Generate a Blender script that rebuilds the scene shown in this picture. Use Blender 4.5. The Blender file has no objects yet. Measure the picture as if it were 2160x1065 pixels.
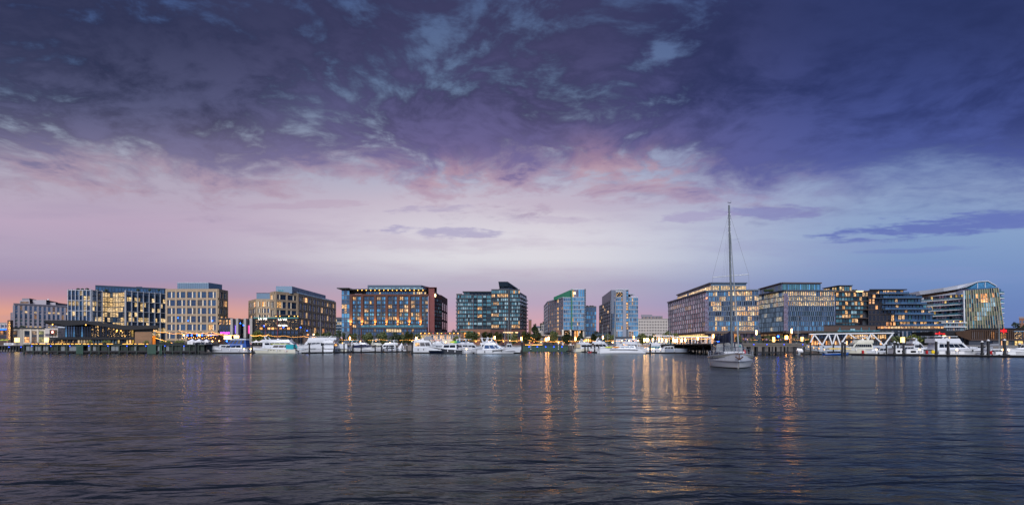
import bpy, math, random
from math import radians, sin, cos, pi, atan2, sqrt
from mathutils import Vector, Matrix
random.seed(11)
SC = bpy.context.scene
COL = SC.collection

# ------------------------------------------------------------------ camera
FPX = 1225.0          # focal length in photograph pixels (2160 wide)
CAMH = 2.37           # eye height above the water
cam_d = bpy.data.cameras.new('camera')
cam = bpy.data.objects.new('camera', cam_d)
COL.objects.link(cam)
cam.location = (0, 0, CAMH)
cam.rotation_euler = (radians(90), 0, 0)
cam_d.sensor_width = 36.0
cam_d.lens = 36.0 * FPX / 2160.0
cam_d.shift_y = 198.5 / 2160.0
cam_d.clip_start = 0.3
cam_d.clip_end = 9000
SC.camera = cam

SC.render.engine = 'CYCLES'
SC.view_settings.view_transform = 'Standard'
SC.view_settings.look = 'None'
SC.view_settings.exposure = 0.0
SC.view_settings.gamma = 1.0
SC.view_settings.use_curve_mapping = False
SC.cycles.use_denoising = True
try:
    SC.cycles.denoiser = 'OPENIMAGEDENOISE'
    SC.cycles.denoising_input_passes = 'RGB_ALBEDO_NORMAL'
except Exception:
    pass
SC.cycles.max_bounces = 5
SC.cycles.diffuse_bounces = 2
SC.cycles.glossy_bounces = 3
SC.cycles.transmission_bounces = 2
SC.cycles.sample_clamp_indirect = 4.0
SC.cycles.caustics_reflective = False
SC.cycles.caustics_refractive = False


# ------------------------------------------------------------------ node maths
def lin(h, k=1.0):
    h = h.lstrip('#')
    c = [int(h[i:i + 2], 16) / 255 for i in (0, 2, 4)]
    return tuple(k * (x / 12.92 if x <= 0.04045 else ((x + 0.055) / 1.055) ** 2.4) for x in c)


class NX:
    """a socket with arithmetic: builds Math nodes"""
    def __init__(s, nt, sock): s.nt = nt; s.o = sock
    def _m(s, op, *a, clamp=False):
        n = s.nt.nodes.new('ShaderNodeMath'); n.operation = op; n.use_clamp = clamp
        for i, v in enumerate((s,) + a):
            if isinstance(v, NX): s.nt.links.new(v.o, n.inputs[i])
            else: n.inputs[i].default_value = v
        return NX(s.nt, n.outputs[0])
    def __add__(s, b): return s._m('ADD', b)
    __radd__ = __add__
    def __mul__(s, b): return s._m('MULTIPLY', b)
    __rmul__ = __mul__
    def __sub__(s, b): return s._m('SUBTRACT', b)
    def __rsub__(s, b): return (s * -1.0) + b
    def __truediv__(s, b): return s._m('DIVIDE', b)
    def abs(s): return s._m('ABSOLUTE')
    def pow(s, b): return s._m('POWER', b)
    def min(s, b): return s._m('MINIMUM', b)
    def max(s, b): return s._m('MAXIMUM', b)
    def exp(s): return s._m('EXPONENT')
    def fract(s): return s._m('FRACT')
    def gt(s, b): return s._m('GREATER_THAN', b)
    def step(s, a, b):
        n = s.nt.nodes.new('ShaderNodeMapRange'); n.interpolation_type = 'SMOOTHSTEP'
        s.nt.links.new(s.o, n.inputs[0])
        if a < b:
            lo, hi, t0, t1 = a, b, 0.0, 1.0
        else:
            lo, hi, t0, t1 = b, a, 1.0, 0.0
        n.inputs[1].default_value = lo; n.inputs[2].default_value = hi
        n.inputs[3].default_value = t0; n.inputs[4].default_value = t1
        return NX(s.nt, n.outputs[0])


def ramp(nt, fac, stops):
    n = nt.nodes.new('ShaderNodeValToRGB')
    nt.links.new(fac.o, n.inputs[0])
    r = n.color_ramp
    r.interpolation = 'EASE' if False else 'LINEAR'
    while len(r.elements) < len(stops): r.elements.new(0.5)
    for e, (p, c) in zip(r.elements, stops):
        e.position = p
        e.color = (*(lin(c) if isinstance(c, str) else c), 1)
    return NX(nt, n.outputs[0])


def mixc(nt, f, a, b, mode='MIX'):
    n = nt.nodes.new('ShaderNodeMix'); n.data_type = 'RGBA'; n.blend_type = mode
    n.clamp_factor = True
    for i, v in ((0, f), (6, a), (7, b)):
        if isinstance(v, NX): nt.links.new(v.o, n.inputs[i])
        elif i == 0: n.inputs[0].default_value = v
        else: n.inputs[i].default_value = (*(lin(v) if isinstance(v, str) else v), 1)
    return NX(nt, n.outputs[2])


def noise(nt, vec, scale, detail=4, rough=0.55, dist=0.0, dim='3D'):
    n = nt.nodes.new('ShaderNodeTexNoise'); n.noise_dimensions = dim
    nt.links.new(vec.o, n.inputs['Vector'])
    n.inputs['Scale'].default_value = scale; n.inputs['Detail'].default_value = detail
    n.inputs['Roughness'].default_value = rough; n.inputs['Distortion'].default_value = dist
    return NX(nt, n.outputs[0])


def comb(nt, x, y, z):
    n = nt.nodes.new('ShaderNodeCombineXYZ')
    for i, v in enumerate((x, y, z)):
        if isinstance(v, NX): nt.links.new(v.o, n.inputs[i])
        else: n.inputs[i].default_value = v
    return NX(nt, n.outputs[0])


# ------------------------------------------------------------------ dusk sky
FILL_EL, FILL_AZ = radians(31), radians(205)     # added soft fill for the facades, standing in for sky glow
world = bpy.data.worlds.new('World'); SC.world = world
world.use_nodes = True
nt = world.node_tree
nt.nodes.clear()
tc = nt.nodes.new('ShaderNodeTexCoord')
sp = nt.nodes.new('ShaderNodeSeparateXYZ')
nt.links.new(tc.outputs['Generated'], sp.inputs[0])
dx, dy, dz = (NX(nt, sp.outputs[i]) for i in range(3))
D = NX(nt, tc.outputs['Generated'])
az = dx._m('ARCTAN2', dy) * (180 / pi)
el = dz._m('ARCSINE').abs() * (180 / pi)
azn = (az / 41.4)
g = el * (1.0 + 0.3 * (azn * azn).min(1.6))     # height above the horizon, in degrees


def G(p): return p / 40.0


gf = g / 40.0
cC = ramp(nt, gf, [(0, '#d29aa4'), (G(2.6), '#d5a3b2'), (G(4.2), '#bda6c2'), (G(6.2), '#b9b1c8'), (G(8.6), '#e0dde5'),
                   (G(10.6), '#e0dbe5'), (G(14), '#ccc0d2'), (G(17), '#a8b0cc'), (G(24), '#6b86b0'), (G(31), '#4d6a9e'), (1, '#3c5a90')])
cL = ramp(nt, gf, [(0, '#d98f6c'), (G(3.4), '#e29a86'), (G(5.0), '#bd8fa4'), (G(6.6), '#a391b5'), (G(9), '#b2a1be'),
                   (G(12), '#bda6c2'), (G(16), '#b4a9bf'), (G(20), '#98a3bc'), (G(26), '#5676aa'), (G(31), '#3f5f9c'), (1, '#34548e')])
cR = ramp(nt, gf, [(0, '#5c77ba'), (G(4), '#6080bf'), (G(6.5), '#6a8cc6'), (G(11), '#7f9fcd'), (G(15), '#8aa2cc'),
                   (G(20), '#6a86bf'), (G(31), '#3f5fa2'), (1, '#375aa2')])
wl = az.step(-4, -35)
wr = az.step(2, 36)
clear = mixc(nt, wr, mixc(nt, wl, cC, cL), cR)

# cloud deck seen in perspective
pz = dz.max(0.0) + 0.16
cp = comb(nt, dx / pz, dy / pz, 0.0)
warp = noise(nt, cp, 1.1, 3, 0.5)
warp2 = noise(nt, comb(nt, dx / pz, dy / pz, 4.0), 1.1, 3, 0.5)
cpw = comb(nt, dx / pz + (warp - 0.5) * 0.55, (dy / pz) * 1.1 + (warp2 - 0.5) * 0.55, warp * 0.2)
n1 = noise(nt, cpw, 1.7, 8, 0.58)
n2 = noise(nt, cpw, 5.0, 8, 0.62)
n3 = noise(nt, cpw, 13.0, 6, 0.6)
nn = ((n1 - 0.5) * 1.3 + (n2 - 0.5) * 1.5 + (n3 - 0.5) * 0.9)       # about -0.6 .. 0.6
# the deck comes down to about 16 degrees with a ragged edge
edge = g + ((n1 - 0.5) * 20.0 + (n2 - 0.5) * 12.0 + (n3 - 0.5) * 5.0) * (1.0 - wr * 0.45) + azn.max(-1.0).min(1.0) * 1.0
deck = edge.step(13.2, 19.8)
def blob(a0, e0, sa, se):
    u = (az - a0) / sa; v = (g - e0) / se
    return ((u * u + v * v) * -1.0).exp()
# breaks in the deck
holes = blob(-26, 32.5, 7, 3.4) * 0.30 + blob(-7, 26.5, 6, 3.4) * 0.11 + blob(-18, 22.6, 6.0, 2.4) * 0.17 \
    + blob(4, 31, 12, 2.5) * 0.15 + blob(22, 33, 6, 2.5) * 0.45 + blob(14.5, 27, 1.1, .8) * 0.45
solid = az.step(10, 24) * 0.4 + blob(-30, 25, 6, 4.5) * 0.30 + blob(-4, 20.6, 9, 2.6) * 0.2
cover = (nn + solid - holes).step(-0.42, 0.02)
cloud = deck * (0.30 + 0.70 * cover)

tone = (n2 * 0.45 + n1 * 0.35 + n3 * 0.20).step(0.40, 0.59)
dk = mixc(nt, wr, mixc(nt, wl, '#2a2d52', '#242a4a'), '#213376')
lt = mixc(nt, wr, mixc(nt, wl, '#5b588e', '#5a5e88'), '#364a98')
ccol = mixc(nt, tone, dk, lt)
low = g.step(24, 15)
ccol = mixc(nt, low * 0.75, ccol, mixc(nt, wr, mixc(nt, wl, '#776aa4', '#8d80a6'), '#4658a6'))
ccol = mixc(nt, g.step(18, 31) * 0.8, ccol, mixc(nt, wr, mixc(nt, wl, '#2d3158', '#1f274e'), '#1c2b5e'))
# lit pink undersides along the ragged lower edge
fr = (deck * (1.0 - deck)) * 4.0
pinkw = fr * g.step(11.5, 14.5) * g.step(21, 17) * az.step(34, 14) * (0.25 + n2.step(0.42, 0.6) * 0.75)
sky = mixc(nt, cloud, clear, ccol)
sky = mixc(nt, pinkw * 0.34, sky, mixc(nt, wl, '#d3a3b2', '#cda3b0'))
glowb = blob(-6.5, 16.6, 5, 1.6) + blob(8, 17.4, 2.8, 2.2) + blob(14, 17.2, 3.0, 2.0) * 0.8
sky = mixc(nt, glowb * n2.step(0.42, 0.58) * 0.38, sky, '#d4a2a6')
# low lens clouds and bars
fine = noise(nt, comb(nt, az * 0.16, g * 0.9, 0.0), 1.0, 6, 0.6)
fin2 = noise(nt, comb(nt, az * 0.35, g * 1.3, 5.0), 1.6, 6, 0.6)
def lens(a0, e0, sa, se, tilt=0.0):
    u = (az - a0) / sa; v = (g - e0 - (az - a0) * tilt) / se
    d = u * u + v * v + (fine - 0.5) * 5.0 + (fin2 - 0.5) * 4.0
    return d.step(1.5, 0.1)
for a0, e0, sa, se, ti, wgt, colr in ((-6.7, 11.1, 5.5, 0.55, -0.04, 0.7, '#a49cc6'), (-8.0, 13.4, 4.0, 0.4, 0.03, 0.5, '#a596be'),
        (24.2, 13.2, 3.6, 0.7, 0.02, 0.7, '#7b7cbc'), (17.5, 12.7, 3.6, 0.55, 0.03, 0.55, '#9f92c4'),
        (38.5, 11.8, 10.0, 1.0, 0.09, 0.95, '#586dbc'), (34.5, 9.4, 3.6, 0.3, 0.03, 0.6, '#6a82c6'),
        (-20, 13.8, 5, 0.35, 0.02, 0.35, '#b597b4'), (4, 12.3, 5, 0.4, 0.03, 0.3, '#b29fc2')):
    sky = mixc(nt, lens(a0, e0, sa, se, ti) * wgt, sky, colr)
veil = noise(nt, comb(nt, az * 0.06, g * 0.32, 2.0), 1.0, 7, 0.62)
sky = mixc(nt, veil.step(0.45, 0.68) * g.step(19, 12) * 0.38, sky, mixc(nt, wr, mixc(nt, wl, '#b7a3c0', '#a795b6'), '#7f92cb'))
hs = nt.nodes.new('ShaderNodeHueSaturation'); hs.inputs['Saturation'].default_value = 0.90
nt.links.new(sky.o, hs.inputs['Color']); sky = NX(nt, hs.outputs[0])
# unseen sky behind the camera: even blue dusk, brightened to light facades and glass
back = dy.step(0.25, -0.55)
sky = mixc(nt, back * 0.8, sky, ramp(nt, gf, [(0, '#93a9ce'), (0.3, '#93add4'), (0.7, '#7d9ac8'), (1, '#5f7eb4')]))
nis = nt.nodes.new('ShaderNodeTexSky'); nis.sky_type = 'NISHITA'; nis.sun_disc = False
nis.sun_elevation = radians(-4.0); nis.sun_rotation = radians(-62)
bg0 = nt.nodes.new('ShaderNodeBackground'); bg0.inputs[1].default_value = 0.05
nt.links.new(nis.outputs[0], bg0.inputs[0])
bg1 = nt.nodes.new('ShaderNodeBackground'); bg1.inputs[1].default_value = 0.95
nt.links.new(sky.o, bg1.inputs[0])
ad = nt.nodes.new('ShaderNodeAddShader')
nt.links.new(bg0.outputs[0], ad.inputs[0]); nt.links.new(bg1.outputs[0], ad.inputs[1])
wo = nt.nodes.new('ShaderNodeOutputWorld')
nt.links.new(ad.outputs[0], wo.inputs[0])
world.cycles.sampling_method = 'MANUAL'
world.cycles.sample_map_resolution = 512

sky_fill_d = bpy.data.lights.new('sky_fill', 'SUN')
sky_fill_d.energy = 3.5
sky_fill_d.angle = radians(40)
sky_fill_d.color = (1.0, 0.96, 0.97)
sky_fill = bpy.data.objects.new('sky_fill', sky_fill_d); COL.objects.link(sky_fill)
# light travels from behind the camera, a little from the left
sd = Vector((-sin(radians(8)) * cos(FILL_EL), -cos(radians(8)) * cos(FILL_EL), sin(FILL_EL)))
sky_fill.rotation_euler = sd.to_track_quat('Z', 'Y').to_euler()

# ------------------------------------------------------------------ materials
MATS = {}


def _new(name):
    m = bpy.data.materials.new(name); m.use_nodes = True
    nt = m.node_tree
    b = nt.nodes.get('Principled BSDF')
    MATS[name] = m
    return m, nt, b


def _objvec(nt, sx=1, sy=1, sz=1):
    t = nt.nodes.new('ShaderNodeTexCoord')
    mp = nt.nodes.new('ShaderNodeMapping'); mp.inputs['Scale'].default_value = (sx, sy, sz)
    nt.links.new(t.outputs['Object'], mp.inputs[0])
    return NX(nt, mp.outputs[0])


def _rand(nt):
    i = nt.nodes.new('ShaderNodeObjectInfo')
    ge = nt.nodes.new('ShaderNodeNewGeometry')
    return (NX(nt, i.outputs['Random']) + NX(nt, ge.outputs['Random Per Island'])).fract()


def _scale(nt, col, k):
    """colour times a scalar socket"""
    n = nt.nodes.new('ShaderNodeVectorMath'); n.operation = 'SCALE'
    if isinstance(col, NX): nt.links.new(col.o, n.inputs[0])
    else: n.inputs[0].default_value = col
    nt.links.new(k.o, n.inputs['Scale'])
    return NX(nt, n.outputs[0])


def plain(name, hx, rough=0.6, metal=0.0, var=0.22, sc=0.5, k=1.0, coat=0.0, bump=0.0, stretch=(1, 1, 1)):
    m, nt, b = _new(name)
    c = lin(hx, k) if isinstance(hx, str) else hx
    b.inputs['Roughness'].default_value = rough
    b.inputs['Metallic'].default_value = metal
    if coat: b.inputs['Coat Weight'].default_value = coat
    if var:
        v = _objvec(nt, *stretch)
        f = noise(nt, v, sc, 5, 0.6) * 0.65 + noise(nt, v, sc * 7, 4, 0.6) * 0.35
        kk = (f - 0.5) * (var * 4.0) + 1.0
        nt.links.new(_scale(nt, c, kk).o, b.inputs['Base Color'])
        nt.links.new(((f - 0.5) * 0.5 + rough).max(0.04).o, b.inputs['Roughness'])
        if bump:
            bn = nt.nodes.new('ShaderNodeBump'); bn.inputs['Strength'].default_value = bump
            bn.inputs['Distance'].default_value = 0.05
            nt.links.new(f.o, bn.inputs['Height']); nt.links.new(bn.outputs[0], b.inputs['Normal'])
    else:
        b.inputs['Base Color'].default_value = (*c, 1)
    return m


def glass(name, hx, k=1.0, ior=2.1, rough=0.05, tint='#cfe4ff', var=0.8, warp=0.012):
    """coated facade glass: a dim room behind a reflecting pane, each pane a little different"""
    m, nt, b = _new(name)
    r = _rand(nt)
    c = lin(hx, k)
    v = _objvec(nt, 0.8, 0.8, 0.5)
    f = noise(nt, v, 0.9, 3, 0.6)
    kk = (r - 0.5) * var * 1.2 + 1.0 + (f - 0.5) * 1.2
    nt.links.new(_scale(nt, c, kk.max(0.1)).o, b.inputs['Base Color'])
    b.inputs['Roughness'].default_value = rough
    b.inputs['IOR'].default_value = ior
    b.inputs['Specular Tint'].default_value = (*lin(tint), 1)
    bn = nt.nodes.new('ShaderNodeBump'); bn.inputs['Strength'].default_value = 1.0
    bn.inputs['Distance'].default_value = warp
    f2 = noise(nt, _objvec(nt), 0.7, 1, 0.5)
    nt.links.new((f2 + r * 3.0).o, bn.inputs['Height']); nt.links.new(bn.outputs[0], b.inputs['Normal'])
    return m


def lit(name, hx, strength, contrast=0.8, sc=0.9, sample=False, rvar=0.9, stretch=(1, 1, 1.6), dim='#1a222c'):
    """a lit room seen through a pane: bright ceiling and wall patches, darker furniture"""
    m, nt, b = _new(name)
    r = _rand(nt)
    t = nt.nodes.new('ShaderNodeTexCoord')
    off = comb(nt, r * 37.0, r * 11.0, r * 23.0)
    vm = nt.nodes.new('ShaderNodeVectorMath'); vm.operation = 'ADD'
    mp = nt.nodes.new('ShaderNodeMapping'); mp.inputs['Scale'].default_value = stretch
    nt.links.new(t.outputs['Object'], mp.inputs[0])
    nt.links.new(mp.outputs[0], vm.inputs[0]); nt.links.new(off.o, vm.inputs[1])
    f = noise(nt, NX(nt, vm.outputs[0]), sc, 4, 0.65)
    e = (f.step(0.36, 0.64) * contrast + (1 - contrast)) * ((r - 0.5) * rvar + 1.0) * strength
    col = mixc(nt, f.step(0.3, 0.7), lin(hx, 0.75), lin(hx))
    col = mixc(nt, (r * 5.3).fract() * 0.4, col, '#ffe9c8')
    b.inputs['Base Color'].default_value = (*lin(dim), 1)
    b.inputs['Roughness'].default_value = 0.08
    b.inputs['IOR'].default_value = 1.7
    nt.links.new(col.o, b.inputs['Emission Color'])
    nt.links.new(e.max(0.0).o, b.inputs['Emission Strength'])
    m.cycles.emission_sampling = 'AUTO' if sample else 'NONE'
    return m


def lamp(name, hx, strength, sample=True):
    m, nt, b = _new(name)
    b.inputs['Base Color'].default_value = (*lin(hx), 1)
    b.inputs['Emission Color'].default_value = (*lin(hx), 1)
    b.inputs['Emission Strength'].default_value = strength
    m.cycles.emission_sampling = 'AUTO' if sample else 'NONE'
    return m


plain('stone', '#9d98a0', 0.8, var=0.10)
plain('stone_dark', '#7d7a84', 0.8, var=0.10)
plain('cream_wall', '#d2c8b8', 0.75, var=0.06)
plain('far_concrete', '#b3ada8', 0.8, var=0.08)
plain('tan_brick', '#a8947b', 0.85, var=0.12, sc=0.8)
plain('tan_brick_edge', '#9c8972', 0.85, var=0.12, sc=0.8)
plain('cream_panel', '#e3d3b8', 0.6, var=0.06)
plain('pent_metal', '#61788e', 0.45, 0.3, var=0.06, sc=0.15)
plain('pent_dark', '#35485c', 0.4, 0.3, var=0.08, sc=0.2)
plain('white_frame', '#a6abb4', 0.45, 0.2, var=0.05)
plain('brown_frame', '#5a4a44', 0.5, 0.2, var=0.1)
plain('dark_frame', '#2a2f38', 0.5, 0.3, var=0.12)
plain('mid_frame', '#4a5563', 0.45, 0.3, var=0.10)
plain('black_metal', '#17181d', 0.55, 0.2, var=0.2)
plain('brick_red', '#52352f', 0.85, var=0.18, sc=1.0)
plain('brick_dark', '#54302b', 0.85, var=0.18, sc=1.0)
plain('red_metal', '#682c2b', 0.55, 0.1, var=0.08)
plain('brick_brown', '#7a5646', 0.85, var=0.15)
plain('brown_clad', '#4c3d38', 0.6, 0.1, var=0.12)
plain('slat_wood', '#4e3829', 0.7, var=0.25, sc=1.5)
plain('wood_wall', '#8a6a50', 0.75, var=0.5, sc=0.8, stretch=(0.4, 0.4, 6))
plain('teal_roof', '#3f8f8a', 0.5, 0.2, var=0.08)
plain('green_metal', '#3d7d63', 0.45, 0.2, var=0.08)
plain('grey_panel', '#7b8494', 0.5, 0.2, var=0.06, sc=0.2)
plain('dark_panel', '#3c424e', 0.55, 0.2, var=0.10)
plain('pale_panel', '#a9b2bd', 0.5, 0.1, var=0.05)
plain('white_paint', '#dcdfe2', 0.35, var=0.05)
plain('white_roof', '#b4bac4', 0.4, var=0.04)
plain('concrete', '#9b9894', 0.8, var=0.12)
plain('concrete_dark', '#4a4a4c', 0.85, var=0.2)
plain('paving', '#6e6a68', 0.85, var=0.15, sc=0.2)
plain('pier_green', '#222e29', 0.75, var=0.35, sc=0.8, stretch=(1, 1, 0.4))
plain('pier_green_pale', '#2f4b40', 0.7, var=0.3, sc=0.8, stretch=(1, 1, 0.4))  # lighter green of the close-set posts and sheet piles
plain('pier_panel', '#6d7478', 0.7, var=0.25, sc=0.7)
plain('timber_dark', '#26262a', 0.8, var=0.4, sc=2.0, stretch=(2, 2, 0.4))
plain('timber', '#5f5a54', 0.85, var=0.35, sc=1.2)
plain('pile_black', '#1d2026', 0.7, var=0.3, sc=1.5)
plain('fabric_white', '#e6e6ea', 0.8, var=0.05)
plain('fabric_navy', '#121c3c', 0.85, var=0.3, sc=2.5, bump=0.6)
plain('fabric_blue', '#1f4f9c', 0.75, var=0.2, sc=1.5)
plain('fabric_teal', '#0f93a0', 0.7, var=0.1)
plain('fabric_red', '#c02a30', 0.7, var=0.1)
plain('fabric_yellow', '#e0c068', 0.7, var=0.1)
plain('umbrella_green', '#aeb84a', 0.75, var=0.1)
plain('gelcoat', '#ccd0d6', 0.22, var=0.05, sc=0.6, coat=0.4)
plain('gelcoat_cream', '#cfcebf', 0.25, var=0.06, sc=0.6, coat=0.3)
plain('gelcoat_grey', '#b6bac2', 0.28, var=0.06, coat=0.3)
plain('hull_navy', '#0d1526', 0.16, var=0.1, coat=0.5)
plain('hull_blue', '#1559b0', 0.25, var=0.08, coat=0.4)
plain('boot_stripe', '#101216', 0.5, var=0.2)
plain('steel', '#a8adb2', 0.3, 0.9, var=0.08)
plain('mast_white', '#8b9296', 0.35, 0.2, var=0.06)
plain('mast_red', '#8d2d35', 0.5, var=0.08)
plain('canvas_grey', '#7e828a', 0.8, var=0.12)
plain('canvas_beige', '#b8a98c', 0.8, var=0.12)
plain('rubber', '#16181b', 0.6, var=0.15)
plain('kayak_yellow', '#c7d23a', 0.4, var=0.05)
plain('kayak_orange', '#e08a1e', 0.4, var=0.05)
plain('kayak_green', '#4fae3a', 0.4, var=0.05)
plain('kayak_teal', '#1a6f86', 0.4, var=0.05)
plain('buoy_yellow', '#e2c012', 0.5, var=0.06)
plain('red_paint', '#b01e26', 0.5, var=0.08)
plain('rust', '#4a2e1e', 0.8, var=0.4, sc=4)
plain('bark', '#3d3228', 0.9, var=0.3, sc=3)
plain('hill', '#31424a', 0.9, var=0.2, sc=0.02)
plain('skin', '#a87a5e', 0.6, var=0.05)
for i, c in enumerate(('#2c3448', '#5a3034', '#c8c8cc', '#3c4a3a', '#20222a', '#7a6a9a', '#b08a5a')):
    plain('cloth%d' % i, c, 0.8, var=0.1)

glass('glass_blue', '#26445f', 1.0, 2.6)
glass('glass_navy', '#1e3350', 1.0, 2.4)
glass('glass_teal', '#457482', 1.0, 2.6, tint='#bfeee8')
glass('glass_teal_dark', '#12222a', 1.0, 2.0, tint='#cfeeee')
glass('glass_sky', '#4e8db2', 1.0, 3.2, tint='#b4d8ff')
glass('glass_pale', '#8fb0b8', 1.0, 2.2, tint='#d0f0f0')
glass('glass_dark', '#0b0f16', 1.0, 1.8, var=0.6)
glass('glass_rose_sky', '#6c6676', 1.0, 2.6, tint='#ffe0ea')  # rosy reflection of the dusk sky put into the base colour
glass('glass_boat', '#0a0d12', 1.0, 1.6, var=0.3)
glass('glass_curtain', '#54504c', 1.0, 1.8)
lit('lit_warm', '#ffb862', 1.5, 0.92, 1.0)
lit('lit_office', '#ffd48c', 1.5, 0.97, 1.0, stretch=(0.5, 0.5, 2.6), rvar=1.0)
lit('lit_strip', '#ffd08a', 1.6, 0.9, 1.0, stretch=(0.3, 0.3, 2.8), rvar=0.6)
lit('lit_amber', '#ffa044', 2.2, 0.75, 0.8)
lit('lit_yellow', '#f5c23a', 1.2, 0.6, 0.7)
lit('lit_green', '#b9c21e', 0.8, 0.8, 0.8)
lit('lit_dim', '#c98a4a', 0.55, 0.95, 0.8)
lit('lit_spots', '#ffc061', 2.6, 1.0, 1.5, stretch=(1.0, 1.0, 2.6), rvar=1.4, dim='#0d1016')
for nm in ('lit_spots',):
    # small pendant lamps glimmering in a dark dining room
    nt = MATS[nm].node_tree
    for n in nt.nodes:
        if n.type == 'MAP_RANGE' and abs(n.inputs[1].default_value - 0.36) < 1e-4:
            n.inputs[1].default_value = 0.575; n.inputs[2].default_value = 0.64
lamp('lamp_warm', '#ffb766', 36.0)
lamp('lamp_box', '#ffc878', 3.4)
lamp('lamp_amber', '#ffa552', 36.0)
lamp('lamp_white', '#fff2dc', 6.0)
lamp('bulb_warm', '#ffb050', 7.0, False)
lamp('lamp_blue', '#1e4dff', 16.0)
lamp('lamp_blue_small', '#2a50ff', 5.0, False)
lamp('strip_blue', '#1c62ff', 3.0, False)
lamp('neon_red', '#f01c22', 1.6, False)
lamp('neon_purple', '#e04cff', 3.2, False)
lamp('neon_violet', '#8a5cff', 2.0, False)
lamp('neon_pink', '#ff4cb0', 1.6, False)
lamp('sign_white', '#fff4e2', 2.8, False)
lamp('sign_warm', '#ffd79a', 3.2, False)
lamp('sign_letters', '#ffb862', 2.4, False)


# ------------------------------------------------------------------ mesh helpers
class MB:
    """collects boxes, tubes, lofts ... and links them as one mesh object"""
    def __init__(s): s.v = []; s.f = []; s.mi = []
    def add(s, vs, fs, m=0):
        o = len(s.v); s.v += [tuple(p) for p in vs]
        s.f += [tuple(i + o for i in f) for f in fs]; s.mi += [m] * len(fs)
        return s
    def box(s, x0, x1, y0, y1, z0, z1, m=0):
        return s.add([(x0, y0, z0), (x1, y0, z0), (x1, y1, z0), (x0, y1, z0), (x0, y0, z1), (x1, y0, z1), (x1, y1, z1), (x0, y1, z1)],
                     [(0, 3, 2, 1), (4, 5, 6, 7), (0, 1, 5, 4), (1, 2, 6, 5), (2, 3, 7, 6), (3, 0, 4, 7)], m)
    def prism(s, pts, z0, z1, m=0, top=None):
        """pts counter-clockwise seen from above; z1 may be a list"""
        n = len(pts)
        zs = z1 if isinstance(z1, (list, tuple)) else [z1] * n
        t = top or pts
        vs = [(p[0], p[1], z0) for p in pts] + [(p[0], p[1], z) for p, z in zip(t, zs)]
        fs = [tuple(range(n - 1, -1, -1)), tuple(range(n, 2 * n))]
        fs += [(i, (i + 1) % n, n + (i + 1) % n, n + i) for i in range(n)]
        return s.add(vs, fs, m)
    def tube(s, p0, p1, r0, r1=None, n=6, m=0, caps=True):
        r1 = r0 if r1 is None else r1
        p0 = Vector(p0); p1 = Vector(p1)
        d = (p1 - p0)
        if d.length < 1e-6: return s
        d.normalize()
        a = d.orthogonal().normalized(); b = d.cross(a)
        vs = []
        for p, r in ((p0, r0), (p1, r1)):
            for i in range(n):
                t = 2 * pi * i / n
                vs.append(p + (a * cos(t) + b * sin(t)) * r)
        fs = [(i, (i + 1) % n, n + (i + 1) % n, n + i) for i in range(n)]
        if caps: fs += [tuple(range(n - 1, -1, -1)), tuple(range(n, 2 * n))]
        return s.add(vs, fs, m)
    def path(s, pts, r, n=5, m=0):
        for a, b in zip(pts[:-1], pts[1:]): s.tube(a, b, r, r, n, m)
        return s
    def lathe(s, prof, cx=0, cy=0, n=10, m=0):
        """prof: (radius, z) from bottom to top"""
        vs = []
        for r, z in prof:
            for i in range(n):
                t = 2 * pi * i / n
                vs.append((cx + r * cos(t), cy + r * sin(t), z))
        k = len(prof)
        fs = [(j * n + i, j * n + (i + 1) % n, (j + 1) * n + (i + 1) % n, (j + 1) * n + i) for j in range(k - 1) for i in range(n)]
        fs += [tuple(range(n - 1, -1, -1)), tuple(range((k - 1) * n, k * n))]
        return s.add(vs, fs, m)
    def ball(s, c, r, n=8, k=5, m=0, sz=1.0):
        return s.lathe([(max(1e-3, r * sin(pi * j / k)), c[2] - r * sz * cos(pi * j / k)) for j in range(k + 1)], c[0], c[1], n, m)
    def loft(s, rings, m=0, closed=True, caps=True):
        n = len(rings[0]); vs = [p for r in rings for p in r]
        fs = []
        for j in range(len(rings) - 1):
            for i in range(n if closed else n - 1):
                fs.append((j * n + i, j * n + (i + 1) % n, (j + 1) * n + (i + 1) % n, (j + 1) * n + i))
        if caps:
            fs += [tuple(range(n - 1, -1, -1)), tuple(range((len(rings) - 1) * n, len(rings) * n))]
        return s.add(vs, fs, m)
    def bar(s, p0, p1, w, h, m=0, up=(0, 0, 1)):
        """rectangular bar from p0 to p1, w sideways, h upwards"""
        p0 = Vector(p0); p1 = Vector(p1); d = (p1 - p0).normalized()
        u = Vector(up)
        if abs(d.dot(u)) > 0.95: u = Vector((0, 1, 0))
        a = d.cross(u).normalized() * (w / 2); b = a.cross(d).normalized() * (h / 2)
        r = lambda p: [p - a - b, p + a - b, p + a + b, p - a + b]
        return s.loft([r(p0), r(p1)], m)
    def mesh(s, name, mats, smooth=False):
        me = bpy.data.meshes.new(name)
        me.from_pydata(s.v, [], s.f)
        for m in (mats if isinstance(mats, (list, tuple)) else [mats]): me.materials.append(MATS[m])
        if len(me.materials) > 1: me.polygons.foreach_set('material_index', s.mi)
        if smooth:
            me.polygons.foreach_set('use_smooth', [True] * len(me.polygons))
            try: me.set_sharp_from_angle(angle=radians(38))
            except Exception: pass
        return me
    def build(s, name, mats, parent=None, world=True, smooth=False):
        """world: the points are world coordinates, else the parent's own"""
        if parent is not None and world:
            L = parent['_L']
            s.v = [(x - L[0], y - L[1], z - L[2]) for x, y, z in s.v]
        return link(name, s.mesh(name, mats, smooth), parent)


def link(name, data, parent=None, loc=(0, 0, 0), rotz=0.0):
    o = bpy.data.objects.new(name, data)
    COL.objects.link(o)
    o.location = loc
    if rotz: o.rotation_euler = (0, 0, rotz)
    if parent is not None: o.parent = parent
    return o


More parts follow.
